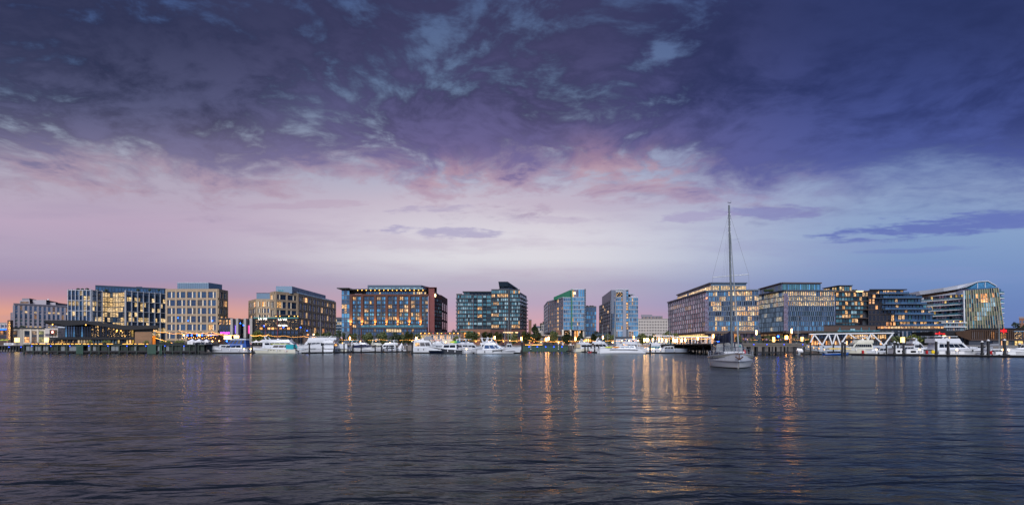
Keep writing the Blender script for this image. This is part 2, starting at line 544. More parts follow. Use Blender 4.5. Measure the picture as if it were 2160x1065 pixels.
def tag(o, label, cat, group=None):
    o['label'] = label; o['category'] = cat
    if group: o['group'] = group
    return o


def thing(name, label, cat, loc=(0, 0, 0), rotz=0.0, group=None):
    o = bpy.data.objects.new(name, None); COL.objects.link(o)
    o.empty_display_size = 0.5
    o.location = loc; o.rotation_euler = (0, 0, rotz)
    o['_L'] = tuple(loc)
    return tag(o, label, cat, group)


def struct(name, mb, mats, **k):
    o = mb.build(name, mats, **k); o['kind'] = 'structure'
    return o


def copy_thing(root, loc, rotz=0.0, label=None, group=None, scale=None):
    r = root.copy(); COL.objects.link(r)
    r.location = loc; r.rotation_euler = (0, 0, rotz)
    if label: r['label'] = label
    if group: r['group'] = group
    if scale: r.scale = scale
    for ch in [c for c in root.children]:
        c = ch.copy(); COL.objects.link(c); c.parent = r
        for gch in [q for q in ch.children]:
            d = gch.copy(); COL.objects.link(d); d.parent = c
    return r


def PX(px, Y): return (px - 1080.0) * Y / FPX
def PZ(py, Y): return CAMH + (731.0 - py) * Y / FPX
def PT(px, py, Y): return Vector((PX(px, Y), Y, PZ(py, Y)))


def text(parent, s, loc, size, mat, rotz=0.0, name='lettering', extrude=0.03, align='CENTER', world=True, sx=1.0, flat=False):
    cu = bpy.data.curves.new(name, 'FONT')
    cu.body = s; cu.size = size; cu.extrude = extrude
    cu.align_x = align; cu.align_y = 'CENTER'
    cu.resolution_u = 2
    cu.materials.append(MATS[mat])
    tmp = bpy.data.objects.new(name, cu)
    me = bpy.data.meshes.new_from_object(tmp)
    bpy.data.objects.remove(tmp)
    me.name = name
    o = bpy.data.objects.new(name, me); COL.objects.link(o)
    o.rotation_euler = (radians(90), 0, rotz)
    o.scale = (sx, 1, 1)
    L = parent['_L'] if (parent is not None and world) else (0, 0, 0)
    o.location = (loc[0] - L[0], loc[1] - L[1], loc[2] - L[2])
    if parent is not None: o.parent = parent
    return o


# ------------------------------------------------------------------ water and land
def water():
    m, nt, b = _new('water')
    t = nt.nodes.new('ShaderNodeTexCoord')
    def wv(sx, sy, rot, sc, det, rough, dist=0.0):
        mp = nt.nodes.new('ShaderNodeMapping')
        mp.inputs['Rotation'].default_value = (0, 0, radians(rot))
        mp.inputs['Scale'].default_value = (sx, sy, 1)
        nt.links.new(t.outputs['Object'], mp.inputs[0])
        return noise(nt, NX(nt, mp.outputs[0]), sc, det, rough, dist)
    swell = wv(0.5, 1.0, 12, 0.16, 2, 0.5)
    chop = wv(0.42, 1.0, -14, 0.62, 3, 0.55, 0.4)
    rip = wv(0.55, 1.0, 8, 2.3, 4, 0.6, 0.3)
    patch = wv(0.35, 1.0, 10, 0.045, 4, 0.55, 0.6)
    calm = 0.18 + patch.step(0.36, 0.64) * 1.2
    sy = nt.nodes.new('ShaderNodeSeparateXYZ'); nt.links.new(t.outputs['Object'], sy.inputs[0])
    shel = NX(nt, sy.outputs[1]).step(170, 40) * 0.70 + 0.22      # calmer in the lee of the piers
    h = (swell * 0.32 + chop * 0.38 * (calm * 0.5 + 0.5) + rip * 0.10 * calm) * shel
    bn = nt.nodes.new('ShaderNodeBump'); bn.inputs['Strength'].default_value = 1.0
    bn.inputs['Distance'].default_value = 1.0
    nt.links.new(h.o, bn.inputs['Height'])
    # murky body under a reflecting surface
    nt.nodes.remove(b)
    fr = nt.nodes.new('ShaderNodeFresnel'); fr.inputs['IOR'].default_value = 1.33
    df = nt.nodes.new('ShaderNodeBsdfDiffuse'); df.inputs['Color'].default_value = (0.008, 0.012, 0.014, 1)
    gl = nt.nodes.new('ShaderNodeBsdfGlossy'); gl.inputs['Color'].default_value = (0.53, 0.58, 0.61, 1); gl.inputs['Roughness'].default_value = 0.13
    mx = nt.nodes.new('ShaderNodeMixShader')
    b2 = nt.nodes.new('ShaderNodeBump'); b2.inputs['Strength'].default_value = 0.38; b2.inputs['Distance'].default_value = 1.0
    nt.links.new(h.o, b2.inputs['Height']); nt.links.new(b2.outputs[0], fr.inputs['Normal'])
    for n in (df, gl): nt.links.new(bn.outputs[0], n.inputs['Normal'])
    nt.links.new(fr.outputs[0], mx.inputs[0]); nt.links.new(df.outputs[0], mx.inputs[1]); nt.links.new(gl.outputs[0], mx.inputs[2])
    nt.links.new(mx.outputs[0], nt.nodes['Material Output'].inputs['Surface'])
    mb = MB(); mb.add([(-2500, -120, 0), (2500, -120, 0), (2500, 3500, 0), (-2500, 3500, 0)], [(0, 1, 2, 3)])
    struct('water', mb, 'water')


water()
QUAY_Y, QZ = 305.0, 3.2
mb = MB(); mb.box(-900, 900, QUAY_Y, 2600, -2, QZ)
struct('promenade', mb, 'paving')

# ------------------------------------------------------------------ buildings
_cache = {}


def piece_mesh(w, d0, d1, h, mat):
    """block: x -w/2..w/2, y -d0 (outwards) .. d1, z 0..h"""
    k = ('p', round(w, 2), round(d0, 2), round(d1, 2), round(h, 2), mat)
    if k not in _cache:
        _cache[k] = MB().box(-w / 2, w / 2, -d0, d1, 0, h).mesh('piece', mat)
    return _cache[k]


def window_mesh(w, h, fm, gm, nx=1, nz=1, fw=0.10):
    k = ('w', round(w, 2), round(h, 2), fm, gm, nx, nz, fw)
    if k not in _cache:
        mb = MB()
        x = w / 2
        mb.add([(-x, -0.03, 0), (x, -0.03, 0), (x, -0.03, h), (-x, -0.03, h)], [(0, 1, 2, 3)], 1)
        mb.box(-x, -x + fw, -0.12, 0, 0, h); mb.box(x - fw, x, -0.12, 0, 0, h)
        mb.box(-x + fw, x - fw, -0.119, 0, h - fw, h); mb.box(-x + fw, x - fw, -0.119, 0, 0, fw)
        for i in range(1, nx):
            c = -x + w * i / nx; mb.box(c - fw * .4, c + fw * .4, -0.10, -0.01, fw, h - fw)
        for j in range(1, nz):
            c = h * j / nz; mb.box(-x + fw, x - fw, -0.095, -0.01, c - fw * .4, c + fw * .4)
        _cache[k] = mb.mesh('window', [fm, gm])
    return _cache[k]


def corner(px, py, H):
    Y = H * FPX / (731.0 - py)
    return Vector((PX(px, Y), Y))


def away(p, d, side=0.0):
    """a plan point d metres farther from the near bank, along the line of view"""
    p = Vector(p[:2]); n = p.normalized()
    return p + n * d + Vector((n.y, -n.x)) * side


class Bldg:
    def __init__(s, name, label, cx, cy, cat='building', z=QZ, group=None):
        s.L = (cx, cy, z); s.root = thing(name, label, cat, s.L, 0, group)
        s.nw = 0
    def mb(s, name, mb, mat, kind=None, smooth=False):
        o = mb.build(name, mat, s.root, smooth=smooth)
        if kind: o['kind'] = kind
        return o
    def prism(s, name, pts, z0, z1, mat, top=None):
        return s.mb(name, MB().prism([tuple(p[:2]) for p in pts], z0, z1, top=top), mat)
    def box(s, name, x0, x1, y0, y1, z0, z1, mat):
        # deep blocks: the side turned to the middle of the view runs back obliquely, as the plots do
        if y1 - y0 > 5 and (x0 > 0 or x1 < 0):
            k = y1 / y0
            a, c = (x0, x1 * k) if x1 < 0 else (x0 * k, x1)
            return s.prism(name, [(x0, y0), (x1, y0), (c, y1), (a, y1)], z0, z1, mat)
        return s.mb(name, MB().box(x0, x1, y0, y1, z0, z1), mat)
    def put(s, name, me, x, y, z, rot, parent=None):
        return link(name, me, s.root, (x - s.L[0], y - s.L[1], z - s.L[2]), rot)


class Face:
    """one flat side of a building, A and B its left and right ends seen from outside"""
    def __init__(s, b, A, B):
        s.b = b; s.A = Vector(A[:2]); s.B = Vector(B[:2])
        d = s.B - s.A; s.len = d.length; s.d = d.normalized()
        s.rot = atan2(s.d.y, s.d.x); s.n = Vector((s.d.y, -s.d.x))
    def at(s, u, off=0.0): return s.A + s.d * u + s.n * off
    def pier(s, u, w, z0, z1, mat, proud=0.35, back=0.1, name='pier'):
        p = s.at(u); return s.b.put(name, piece_mesh(w, proud, back, z1 - z0, mat), p.x, p.y, z0, s.rot)
    def band(s, u0, u1, z0, z1, mat, proud=0.30, back=0.1, name='band'):
        p = s.at((u0 + u1) / 2); return s.b.put(name, piece_mesh(u1 - u0, proud, back, z1 - z0, mat), p.x, p.y, z0, s.rot)
    def win(s, u0, u1, z0, z1, gm, fm='dark_frame', nx=1, nz=1, off=0.02, name='window', fw=0.10):
        p = s.at((u0 + u1) / 2, off); s.b.nw += 1
        return s.b.put(name, window_mesh(u1 - u0, z1 - z0, fm, gm, nx, nz, fw), p.x, p.y, z0, s.rot)
    def bars(s, us, w, z0, z1, mat, proud, name, kind='stuff'):
        mb = MB(); n = s.n
        for u in us:
            p = s.at(u, proud / 2 - 0.05)
            a = (p.x, p.y, z0); c = (p.x, p.y, z1)
            mb.bar(a, c, w, proud + 0.1, up=(n.x, n.y, 0))
        return s.b.mb(name, mb, mat, kind)


R = random.Random(5)


def pick(pairs):
    t = R.random() * sum(w for _, w in pairs)
    for m, w in pairs:
        t -= w
        if t <= 0: return m
    return pairs[-1][0]


def zrows(pys, Y): return [PZ(p, Y) for p in pys]


# ---- grey stone office block far left
def stone_office():
    H = PZ(640, 470) - CAMH
    A = corner(29, 640, H); B = corner(146, 645.5, H)
    zt = H + CAMH
    b = Bldg('office_building', 'long grey stone office block with pilasters beyond the low cream hall', (A.x + B.x) / 2, A.y + 20)
    back = Vector((0, 40))
    b.prism('wall', [A, B, away(B, 40), A + back], QZ, zt, 'stone')
    f = Face(b, A, B)
    Y = A.y
    n = 12; w = f.len / n
    rows = [(644.5, 653.5, 0), (655, 659, 1), (661, 671, 0), (674, 678.2, 2), (680.5, 684.5, 0), (687, 690.5, 1), (693, 697, 0)]
    for i in range(n):
        wu0, wu1 = i * w + w * .24, i * w + w * .80
        for t, bt, k in rows:
            if i < 2 and k == 1: k = 0
            g = 'glass_blue'
            if k == 1: g = 'lit_strip' if R.random() < (0.85 if 3 <= i <= 9 else 0.25) else 'glass_navy'
            elif k == 2: g = 'glass_teal'
            elif R.random() < 0.12: g = 'lit_dim'
            f.win(wu0, wu1, PZ(bt, Y), PZ(t, Y), g, 'stone_dark', 2)
        f.pier(i * w, 1.3, QZ, PZ(643.3, Y), 'stone', 0.6, name='pilaster')
    f.pier(f.len - 0.6, 1.3, QZ, PZ(643.3, Y), 'stone', 0.6, name='pilaster')
    for py in (643.3, 654.2, 672.5, 686):
        f.band(0, f.len, PZ(py, Y) - 0.35, PZ(py, Y) + 0.35, 'stone_dark', 0.45, name='cornice')
    f.band(-0.3, f.len + 0.3, zt - 0.6, zt + 0.3, 'stone_dark', 0.8, name='parapet')
    # stepped penthouse
    A2 = Vector((PX(41, 480), 480)); 
    b.box('penthouse', PX(63, 485), PX(121, 500), 488, 515, zt, PZ(632.5, 488), 'stone')
    b.box('penthouse', PX(121, 500), PX(142, 505), 492, 515, zt, PZ(638, 492), 'stone')
    b.box('penthouse', PX(41.5, 484), PX(62.5, 484), 484, 512, zt, PZ(633, 484), 'stone')
    b.box('roof_house', PX(46.5, 490), PX(62, 490), 490, 505, PZ(633, 490), PZ(629, 490), 'stone_dark')
    pf = Face(b, (PX(42, 484), 484), (PX(62, 484), 484))
    pf.win(0.5, pf.len - 0.5, PZ(640, 484), PZ(635.5, 484), 'lit_dim', 'stone_dark', 5)
    # lower left wing
    zt2 = PZ(657, 470)
    wA = Vector((PX(22, 486), 486))
    b.prism('wall', [wA, A + Vector((0, 1.5)), A + Vector((0, 30)), wA + Vector((0, 20))], QZ, zt2, 'stone_dark')
    g = Face(b, wA, A + Vector((0, 1.5)))
    for r in range(5):
        g.win(g.len * .3, g.len * .6, PZ(664 + r * 6.5, 480), PZ(661 + r * 6.5, 480), 'glass_navy', 'stone_dark')
    b.mb('rooftop_dome', MB().ball((PX(98, 495), 497, PZ(632, 495)), 0.8), 'white_paint')


# ---- cream hall at far left
def cream_hall():
    Y = 322
    x0, x1 = PX(24, Y), PX(137, Y + 10)
    b = Bldg('music_hall', 'low cream hall with tall dark windows behind the glowing lantern boxes', (x0 + x1) / 2, Y + 12)
    A = Vector((x0, Y)); B = Vector((x1, Y + 12)); zt = PZ(691.5, Y)
    b.prism('wall', [A, B, B + Vector((0, 20)), A + Vector((0, 24))], QZ, zt, 'cream_wall')
    f = Face(b, A, B); s = f.len / 113.0
    f.band(-0.4, f.len + .4, zt - 0.15, zt + 0.45, 'dark_frame', 0.7, name='roof_edge')
    for px0, px1, g1, g2 in ((28, 35, 'lit_dim', 'lit_dim'), (49.5, 59.8, 'glass_dark', 'lit_amber'), (64, 74.3, 'lit_dim', 'lit_dim'),
                             (78, 88, 'lit_green', 'lit_green'), (97, 107, 'glass_dark', 'lit_dim')):
        u0, u1 = (px0 - 24) * s, (px1 - 24) * s
        f.win(u0, u1, PZ(705.5, Y), PZ(697, Y), g1, 'dark_frame', 3, 2)
        f.band(u0, u1, PZ(710, Y), PZ(705.6, Y), 'dark_panel', 0.1, name='spandrel')
        f.win(u0, u1, PZ(722, Y), PZ(710.2, Y), g2, 'dark_frame', 3, 3)
    for px in (26, 43, 62, 76, 92):
        f.pier((px - 24) * s, 0.8, QZ, zt - .2, 'cream_wall', 0.25, name='pilaster')
    # paler end pavilion
    C = Vector((PX(113.5, Y), Y - 6)); D = Vector((PX(140, Y), Y - 6))
    b.prism('wall', [C, D, D + Vector((0, 14)), C + Vector((0, 14))], QZ, PZ(692, Y - 6), 'far_concrete')
    h = Face(b, C, D)
    h.win(h.len * .36, h.len * .95, PZ(709, Y), PZ(696, Y), 'lit_spots', 'dark_frame', 3, 2)
    h.win(h.len * .04, h.len * .3, PZ(709, Y), PZ(704.5, Y), 'glass_rose_sky', 'dark_frame', 2)
    # small roof structures
    b.box('rooftop_unit', PX(80, Y), PX(112, Y), Y + 14, Y + 20, zt, zt + 1.2, 'pale_panel')
    # ring shaped neon sign in front of the end pavilion
    t = thing('ring_sign', 'round red and white neon ring sign on the cream hall corner', 'sign', (PX(110.8, 312), 312, PZ(700, 312)))
    mb = MB()
    pts = [(0.72 * cos(a * pi / 8), 0, 0.72 * sin(a * pi / 8)) for a in range(17)]
    mb.path(pts, 0.09)
    mb.build('ring', 'neon_red', t, False)
    m2 = MB(); m2.path([(0.33 * cos(a * pi / 5), -0.05, 0.22 + 0.25 * sin(a * pi / 5)) for a in range(11)], 0.1)
    m2.path([(0.38 * cos(a * pi / 5), -0.05, -0.25 + 0.28 * sin(a * pi / 5)) for a in range(11)], 0.1)
    m2.build('emblem', 'sign_white', t, False)
    MB().box(-.1, .1, 0.1, 6, -.1, .1).build('bracket', 'black_metal', t, False)


def sign_tower():
    Y = 318
    t = thing('sign_tower', 'tall dark brown sign tower with a column of glowing letters', 'sign', (PX(19, Y), Y, QZ))
    w = PX(22, Y) - PX(15.2, Y); zt = PZ(675, Y) - QZ
    MB().box(-w / 2, w / 2, 0, 1.6, 0, zt).build('tower', 'brown_clad', t, False)
    z = zt - 1.3
    for ch in 'THEWHARFDC':
        text(t, ch, (0.25, -0.05, z), 1.05, 'sign_letters', name='letter', world=False, sx=1.3)
        z -= 0.99


def fish_bar():
    Y = 330
    b = Bldg('restaurant_building', 'small restaurant with a blue light strip along its roof at far left', PX(-5, Y), Y + 6)
    x0, x1 = PX(-40, Y), PX(14.5, Y)
    b.box('wall', x0, x1, Y, Y + 12, QZ, PZ(693, Y), 'brown_clad')
    b.box('light_strip', x0, x1 - .2, Y - 0.5, Y - 0.1, PZ(695.6, Y), PZ(693.4, Y), 'strip_blue')
    f = Face(b, (x0, Y), (x1, Y))
    n = 8
    for i in range(n):
        u = f.len * i / n
        f.win(u + .1, u + f.len / n - .1, PZ(705, Y), PZ(697, Y), 'lit_spots' if i % 3 else 'lit_amber', 'dark_frame', 2, 2)
        f.win(u + .1, u + f.len / n - .1, PZ(713, Y), PZ(707.5, Y), 'glass_navy', 'brown_frame', 3)
    c = Bldg('far_building', 'plain tan block against the orange sky at far left edge', PX(3, 520), 528)
    c.box('wall', PX(-60, 520), PX(14.5, 520), 520, 545, QZ, PZ(681, 520), 'far_concrete')
    f = Face(c, (PX(-60, 520), 520), (PX(14.5, 520), 520))
    for i in range(9):
        f.pier(f.len * (i + .5) / 9, 0.9, QZ, PZ(683, 520), 'stone', 0.4, name='pilaster')
        for r in range(2):
            f.win(f.len * (i + .65) / 9, f.len * (i + 1.35) / 9 if i < 8 else f.len - .1, PZ(690 + 9 * r, 520), PZ(685 + 9 * r, 520), 'glass_navy', 'stone_dark')
    c.box('parapet', PX(-60, 520), PX(14.7, 520), 519.5, 545.2, PZ(681, 520), PZ(680, 520), 'stone')


# ---- glass office with white frames
def glass_office():
    Y = 345
    H = PZ(610.5, Y) - CAMH
    A = corner(145, 610.5, H); B = corner(192.5, 611, H)
    C = corner(214, 613, H); M1 = corner(232, 615.3, H); M2 = corner(250, 615, H); D = corner(264.5, 613.6, H)
    E = corner(264.5, 612.8, H); F = corner(349, 619, H)
    zt = H + CAMH
    b = Bldg('glass_office', 'blue glass office block with thin white frames and rows of lit floors', PX(245, Y), Y + 25)
    b.prism('wall', [A, B, C, M1, M2, D, E, F, away(F, 40, -2), A + Vector((0, 40))], QZ, zt - 0.1, 'dark_panel')
    rows = [zt - 0.5 - i * 3.05 for i in range(10)]
    def grid(f, n, litp, kind, nfin, pale=True, lo=9):
        w = f.len / n
        for r in range(lo):
            z1, z0 = rows[r] - 0.25, rows[r + 1] + 0.12
            for i in range(n):
                p = litp(r, i / n)
                g = kind if R.random() < p else ('glass_navy' if R.random() < .65 else 'glass_blue')
                f.win(i * w + .06, (i + 1) * w - .06, z0, z1, g, 'mid_frame', 2)
        if nfin:
            for i in range(nfin + 1):
                f.pier(f.len * i / nfin, 0.30, QZ, zt + 0.1, 'white_frame', 0.9, name='fin')
            for r in range(0, lo + 1, 2):
                f.band(0, f.len, rows[r] - 0.05, rows[r] + 0.28, 'white_frame', 0.7, name='ledge')
    grid(Face(b, A, B), 6, lambda r, u: (0.5 if u > .55 and r in (0, 1, 2) else 0.2), 'lit_office', 6)
    grid(Face(b, B, C), 3, lambda r, u: 0.6, 'lit_office', 2)
    full = lambda r, u: 0.95 if r in (0, 1, 2, 3, 7, 8) else 0.55
    for f in (Face(b, C, M1), Face(b, M1, M2), Face(b, M2, D)):
        grid(f, 3, full, 'lit_strip', 0)
        for r in range(10):
            f.band(0, f.len, rows[r] - 0.14, rows[r] + 0.16, 'glass_blue', 0.25, name='spandrel')
    g = Face(b, E, F)
    grid(g, 14, lambda r, u: (0.12, 0.5, 0.08, 0.15, 0.2, 0.6, 0.12, 0.85, 0.75)[r], 'lit_office', 7)
    # white return where the right block stands proud of the curve
    b.prism('edge_wall', [D + Vector((-0.2, -0.6)), E + Vector((0.9, -0.8)), E + Vector((.9, 0)), D + Vector((-.2, 2))], QZ, zt + .3, 'white_frame')
    # set-back top floor
    P1 = Vector((PX(201, Y + 12), Y + 12)); P2 = Vector((PX(347, Y + 32), Y + 32)); zp = PZ(601.2, Y + 12)
    b.prism('penthouse', [P1, P2, P2 + Vector((0, 15)), P1 + Vector((0, 25))], zt - .1, zp, 'pent_dark')
    pf = Face(b, P1, P2)
    for i in range(22):
        pf.win(pf.len * i / 22 + .05, pf.len * (i + 1) / 22 - .05, zt, zp - 1.0, 'glass_blue', 'pent_dark')
    b.box('rooftop_unit', PX(287, Y + 30), PX(300, Y + 30), Y + 30, Y + 36, zp - .1, zp + .9, 'pent_dark')
    for px in (165, 174, 184, 205, 224, 291, 316, 335):
        y = A.y + 3 if px < 200 else A.y + 9
        b.mb('roof_planter', MB().ball((PX(px, y), y, zt + .5), 0.9 + R.random() * .7, 6, 4, sz=.6), 'foliage_roof')


# ---- tan brick block with paired windows
def tan_grid(f, cols, z_lines, litp, first=0, sub=2, pier_w=1.1, glassy=('glass_navy', 'glass_blue')):
    w = f.len / cols
    hb = 0.62
    for i in range(cols + 1):
        f.pier(min(max(i * w, pier_w / 2), f.len - pier_w / 2), pier_w, QZ, z_lines[0] - .02, 'tan_brick', 0.5)
    for k, z in enumerate(z_lines):
        f.band(0.0, f.len, z - hb * 2 if k == 0 else z - hb, z + (0.5 if k == 0 else hb), 'tan_brick_edge', 0.42)
    for r in range(len(z_lines) - 1):
        z1 = z_lines[r] - (hb * 2 if r == 0 else hb); z0 = z_lines[r + 1] + hb
        for i in range(cols):
            u0 = i * w + pier_w / 2; u1 = (i + 1) * w - pier_w / 2
            sp = 0.60 if (i * 3 + r + first) % 2 == 0 else 0.36
            if r in (2, 3) and (r + i) % 3 == 0: sp = 0.62 if sp < .5 else 0.36
            m = u0 + (u1 - u0) * sp
            pw = 0.62
            f.pier(m, pw, z0, z1, 'cream_panel', 0.32, name='panel')
            for a, c in ((u0, m - pw / 2), (m + pw / 2, u1)):
                g = 'lit_amber' if R.random() < litp * .4 else 'lit_warm' if R.random() < litp else pick([(glassy[0], 3), (glassy[1], 3), ('glass_curtain', 1)])
                f.win(a + .03, c - .03, z0 + .02, z1 - .02, g, 'mid_frame', 2 if c - a > 1.8 else 1, sub)


def tan_block_a():
    Y = 342
    H = PZ(611, Y) - CAMH; zt = H + CAMH
    A = corner(350, 611.2, H); B = corner(460, 611, H); C = corner(479.5, 614.8, H)
    b = Bldg('tan_building', 'tan brick apartment block with paired windows and a plain grey roof box', (A.x + C.x) / 2, Y + 20)
    b.prism('wall', [A, B, C, away(C, 35, -2), A + Vector((0, 38))], QZ, zt - .05, 'dark_panel')
    zl = [zt] + [PZ(p, Y) for p in (630.3, 647.2, 664.2, 681.8, 698.5, 716)]
    tan_grid(Face(b, A, B), 5, zl, 0.035)
    tan_grid(Face(b, B, C), 2, zl, 0.22, 1)
    P = [Vector((PX(374, Y + 8), Y + 8)), Vector((PX(440, Y + 8), Y + 8)), Vector((PX(468.5, Y + 20), Y + 20)), Vector((PX(468, Y + 34), Y + 34)), Vector((PX(380, Y + 34), Y + 34))]
    zp = PZ(597, Y + 8)
    b.prism('penthouse', P, zt - .05, zp, 'pent_metal')
    b.prism('roof_edge', [p + Vector((q, -.15)) for p, q in zip(P, (-.15, 0, .15, .15, -.15))], zp, zp + .35, 'pale_panel')
    f = Face(b, P[0], P[1])
    f.bars([f.len * i / 14 for i in range(1, 14)], 0.08, zt, zp - .1, 'pent_dark', 0.06, 'seams')


def tan_block_b():
    Y = 345
    H = PZ(616, Y) - CAMH; zt = H + CAMH
    Z = corner(571, 618, H); A = corner(580, 616, H); B = corner(628, 620.3, H); C = corner(707.5, 638.2, H)
    b = Bldg('tan_building', 'long tan brick apartment block receding beside the dark two storey restaurant', B.x, B.y + 25)
    b.prism('wall', [Z, A, B, C, away(C, 20, -6), Z + Vector((0, 36))], QZ, zt - .05, 'dark_panel')
    zl = [zt] + [PZ(p, B.y) for p in (636.8, 654, 671, 686, 703)] + [QZ + .5]
    tan_grid(Face(b, Z, A), 1, zl, 0.1, pier_w=1.0)
    tan_grid(Face(b, A, B), 2, zl, 0.12, 1)
    tan_grid(Face(b, B, C), 9, zl, 0.07, 0, pier_w=1.1)
    P = [Vector((PX(582, Y + 7), Y + 7)), Vector((PX(616, Y + 8), Y + 8)), corner(687, 623, PZ(603.7, Y + 8) - CAMH)]
    P += [P[2] + Vector((-16, 12)), P[0] + Vector((0, 26))]
    zp = PZ(603.7, Y + 8)
    b.prism('penthouse', P, zt - .05, zp, 'pent_metal')
    f = Face(b, P[0], P[1]); f.win(f.len * .12, f.len * .5, zt + .1, zp - 2, 'glass_teal', 'white_frame', 3)
    f = Face(b, P[1], P[2]); f.bars([f.len * i / 18 for i in range(1, 18)], 0.08, zt, zp - .1, 'pent_dark', 0.06, 'seams')
    f.win(2, 10, zt + 1.2, zt + 2.6, 'glass_dark', 'pent_dark', 4)
    e = Face(b, B, C)
    mb = MB()
    for k in range(30):
        p = e.at(e.len * k / 30 + .2, -0.6); q = e.at(e.len * (k + .92) / 30 + .2, -0.6)
        mb.bar((p.x, p.y, zt + .95), (q.x, q.y, zt + .95), 0.04, 1.0)
    b.mb('roof_railing', mb, 'glass_pale', 'stuff')
    # lower wing behind, to the left
    H2 = PZ(631.5, 372) - CAMH; z2 = H2 + CAMH
    w = Bldg('tan_building', 'smaller tan brick block standing behind the dark lounge building, left of its long twin', PX(548, 372), 385)
    a = corner(525.5, 636, H2); c = corner(541, 632, H2); d = corner(574, 632, H2)
    w.prism('wall', [a, c, d, away(d, 25, -2), a + Vector((0, 25))], QZ, z2 - .05, 'dark_panel')
    zl2 = [z2] + [PZ(p, 372) for p in (648, 661.5, 675, 689)] + [QZ + .5]
    tan_grid(Face(w, a, c), 2, zl2, 0.08, pier_w=1.0)
    tan_grid(Face(w, c, d), 3, zl2, 0.12, 1, pier_w=1.0)
    w.box('penthouse', PX(541, 376), PX(575, 376), 376, 392, z2 - .05, PZ(618.5, 376), 'pent_metal')
    w.box('roof_edge', PX(540.7, 375.8), PX(575, 376), 375.8, 392.1, PZ(618.5, 376), PZ(617.6, 376), 'pent_dark')


def far_glass_bits():
    b = Bldg('far_office', 'distant grey glass office glimpsed between the tan block and the brick hotel', PX(716, 480), 490)
    A = Vector((PX(706, 480), 480)); B = Vector((PX(726, 480), 480))
    b.prism('wall', [A, B, B + Vector((0, 20)), A + Vector((0, 20))], QZ, PZ(669, 480), 'dark_panel', top=None)
    f = Face(b, A, B)
    for r in range(6):
        for i in range(4):
            f.win(f.len * i / 4 + .1, f.len * (i + 1) / 4 - .1, PZ(678 + r * 6, 480), PZ(673.5 + r * 6, 480),
                  'lit_office' if r in (0, 1) and R.random() < .7 else 'glass_blue', 'mid_frame', 2)
        f.band(0, f.len, PZ(679 + r * 6, 480), PZ(678 + r * 6, 480), 'pale_panel', .3)


# ---- concert hall front between the tan blocks
def anthem():
    Y = 330
    b = Bldg('concert_hall', 'dark concert hall with four tall pale columns lit violet and pink', PX(497, Y), Y + 12)
    z1 = PZ(670.5, Y)
    x = lambda p: PX(p, Y)
    b.box('wall', x(461), x(540), Y + 3, Y + 24, QZ, z1 - .4, 'black_metal')
    b.box('roof_edge', x(460.6), x(490.5), Y - .6, Y + 24, z1 - .6, z1, 'dark_frame')
    f = Face(b, (x(461.5), Y), (x(489.5), Y))
    b.box('front_bay', x(461.5), x(489.5), Y, Y + 3, QZ, z1 - .6, 'dark_frame')
    for i in range(4):
        for t, bt, g in ((674, 684.5, 'lit_warm'), (687, 694, 'glass_navy'), (694.6, 703, 'glass_navy')):
            if g == 'lit_warm' and i == 3: g = 'lit_amber'
            f.win(f.len * i / 4 + .3, f.len * (i + 1) / 4 - .3, PZ(bt, Y), PZ(t, Y), g, 'black_metal', 2, 2)
    for px, wd in ((490.4, 5), (502, 5), (518.5, 5), (531.3, 5.6)):
        mb = MB()
        mb.prism([(x(px - wd / 2), Y - 1.2), (x(px + wd / 2), Y - 1.2), (x(px + wd / 2), Y + 2), (x(px - wd / 2), Y + 2)], QZ, PZ(671.5, Y))
        b.mb('column', mb, 'concrete')
    for pa, pb in ((493, 499.5), (504.6, 516), (521, 528.5)):
        g = Face(b, (x(pa), Y + 2.9), (x(pb), Y + 2.9))
        g.win(0, g.len, PZ(681, Y), PZ(672, Y), 'lit_spots', 'black_metal', 3, 1)
        g.win(0, g.len, PZ(703, Y), PZ(684, Y), 'glass_dark', 'black_metal', 3, 2)
        g.band(0, g.len, PZ(683.4, Y), PZ(681.6, Y), 'teal_roof', .4, name='ledge')
    for px, m in ((493.8, 'neon_violet'), (521.8, 'neon_pink')):
        b.box('light_tube', x(px), x(px) + .45, Y + 1.6, Y + 1.9, PZ(703, Y), PZ(686, Y), m)
    # marquee
    t = thing('marquee', 'glowing yellow theatre marquee under purple letters', 'marquee', (x(504), 317, PZ(711.5, 317)))
    xx = lambda p: PX(p, 317) - PX(504, 317)
    h = PZ(706.5, 317) - PZ(711.5, 317)
    MB().box(xx(482), xx(512), 0, 3, -h, h).build('board', 'black_metal', t, False)
    MB().box(xx(482.3), xx(511.7), -0.06, -0.01, -h * .8, h * .85).build('light_panel', 'sign_warm', t, False)
    MB().box(xx(516.5), xx(530), 0, 3, -h * 1.3, h * 1.0).build('side_board', 'black_metal', t, False)
    MB().box(xx(517), xx(528), -0.06, -0.01, -h * 1.0, h * .85).build('light_panel', 'sign_warm', t, False)
    MB().box(xx(477.4), xx(481.6), 0, 0.5, -h * .1, h * .9).build('end_light', 'lamp_box', t, False)
    text(t, 'TONIGHT  LIVE', (xx(497), -0.12, 0.15), 1.15, 'brown_clad', world=False, extrude=.02)
    text(t, 'ANTHEM', (xx(497.2), 0.3, h + 1.05), 1.7, 'neon_purple', world=False, extrude=.08, sx=.75)
    MB().box(xx(478), xx(531), 0.4, 3.4, -h - .5, -h * 1.31).build('canopy', 'dark_frame', t, False)


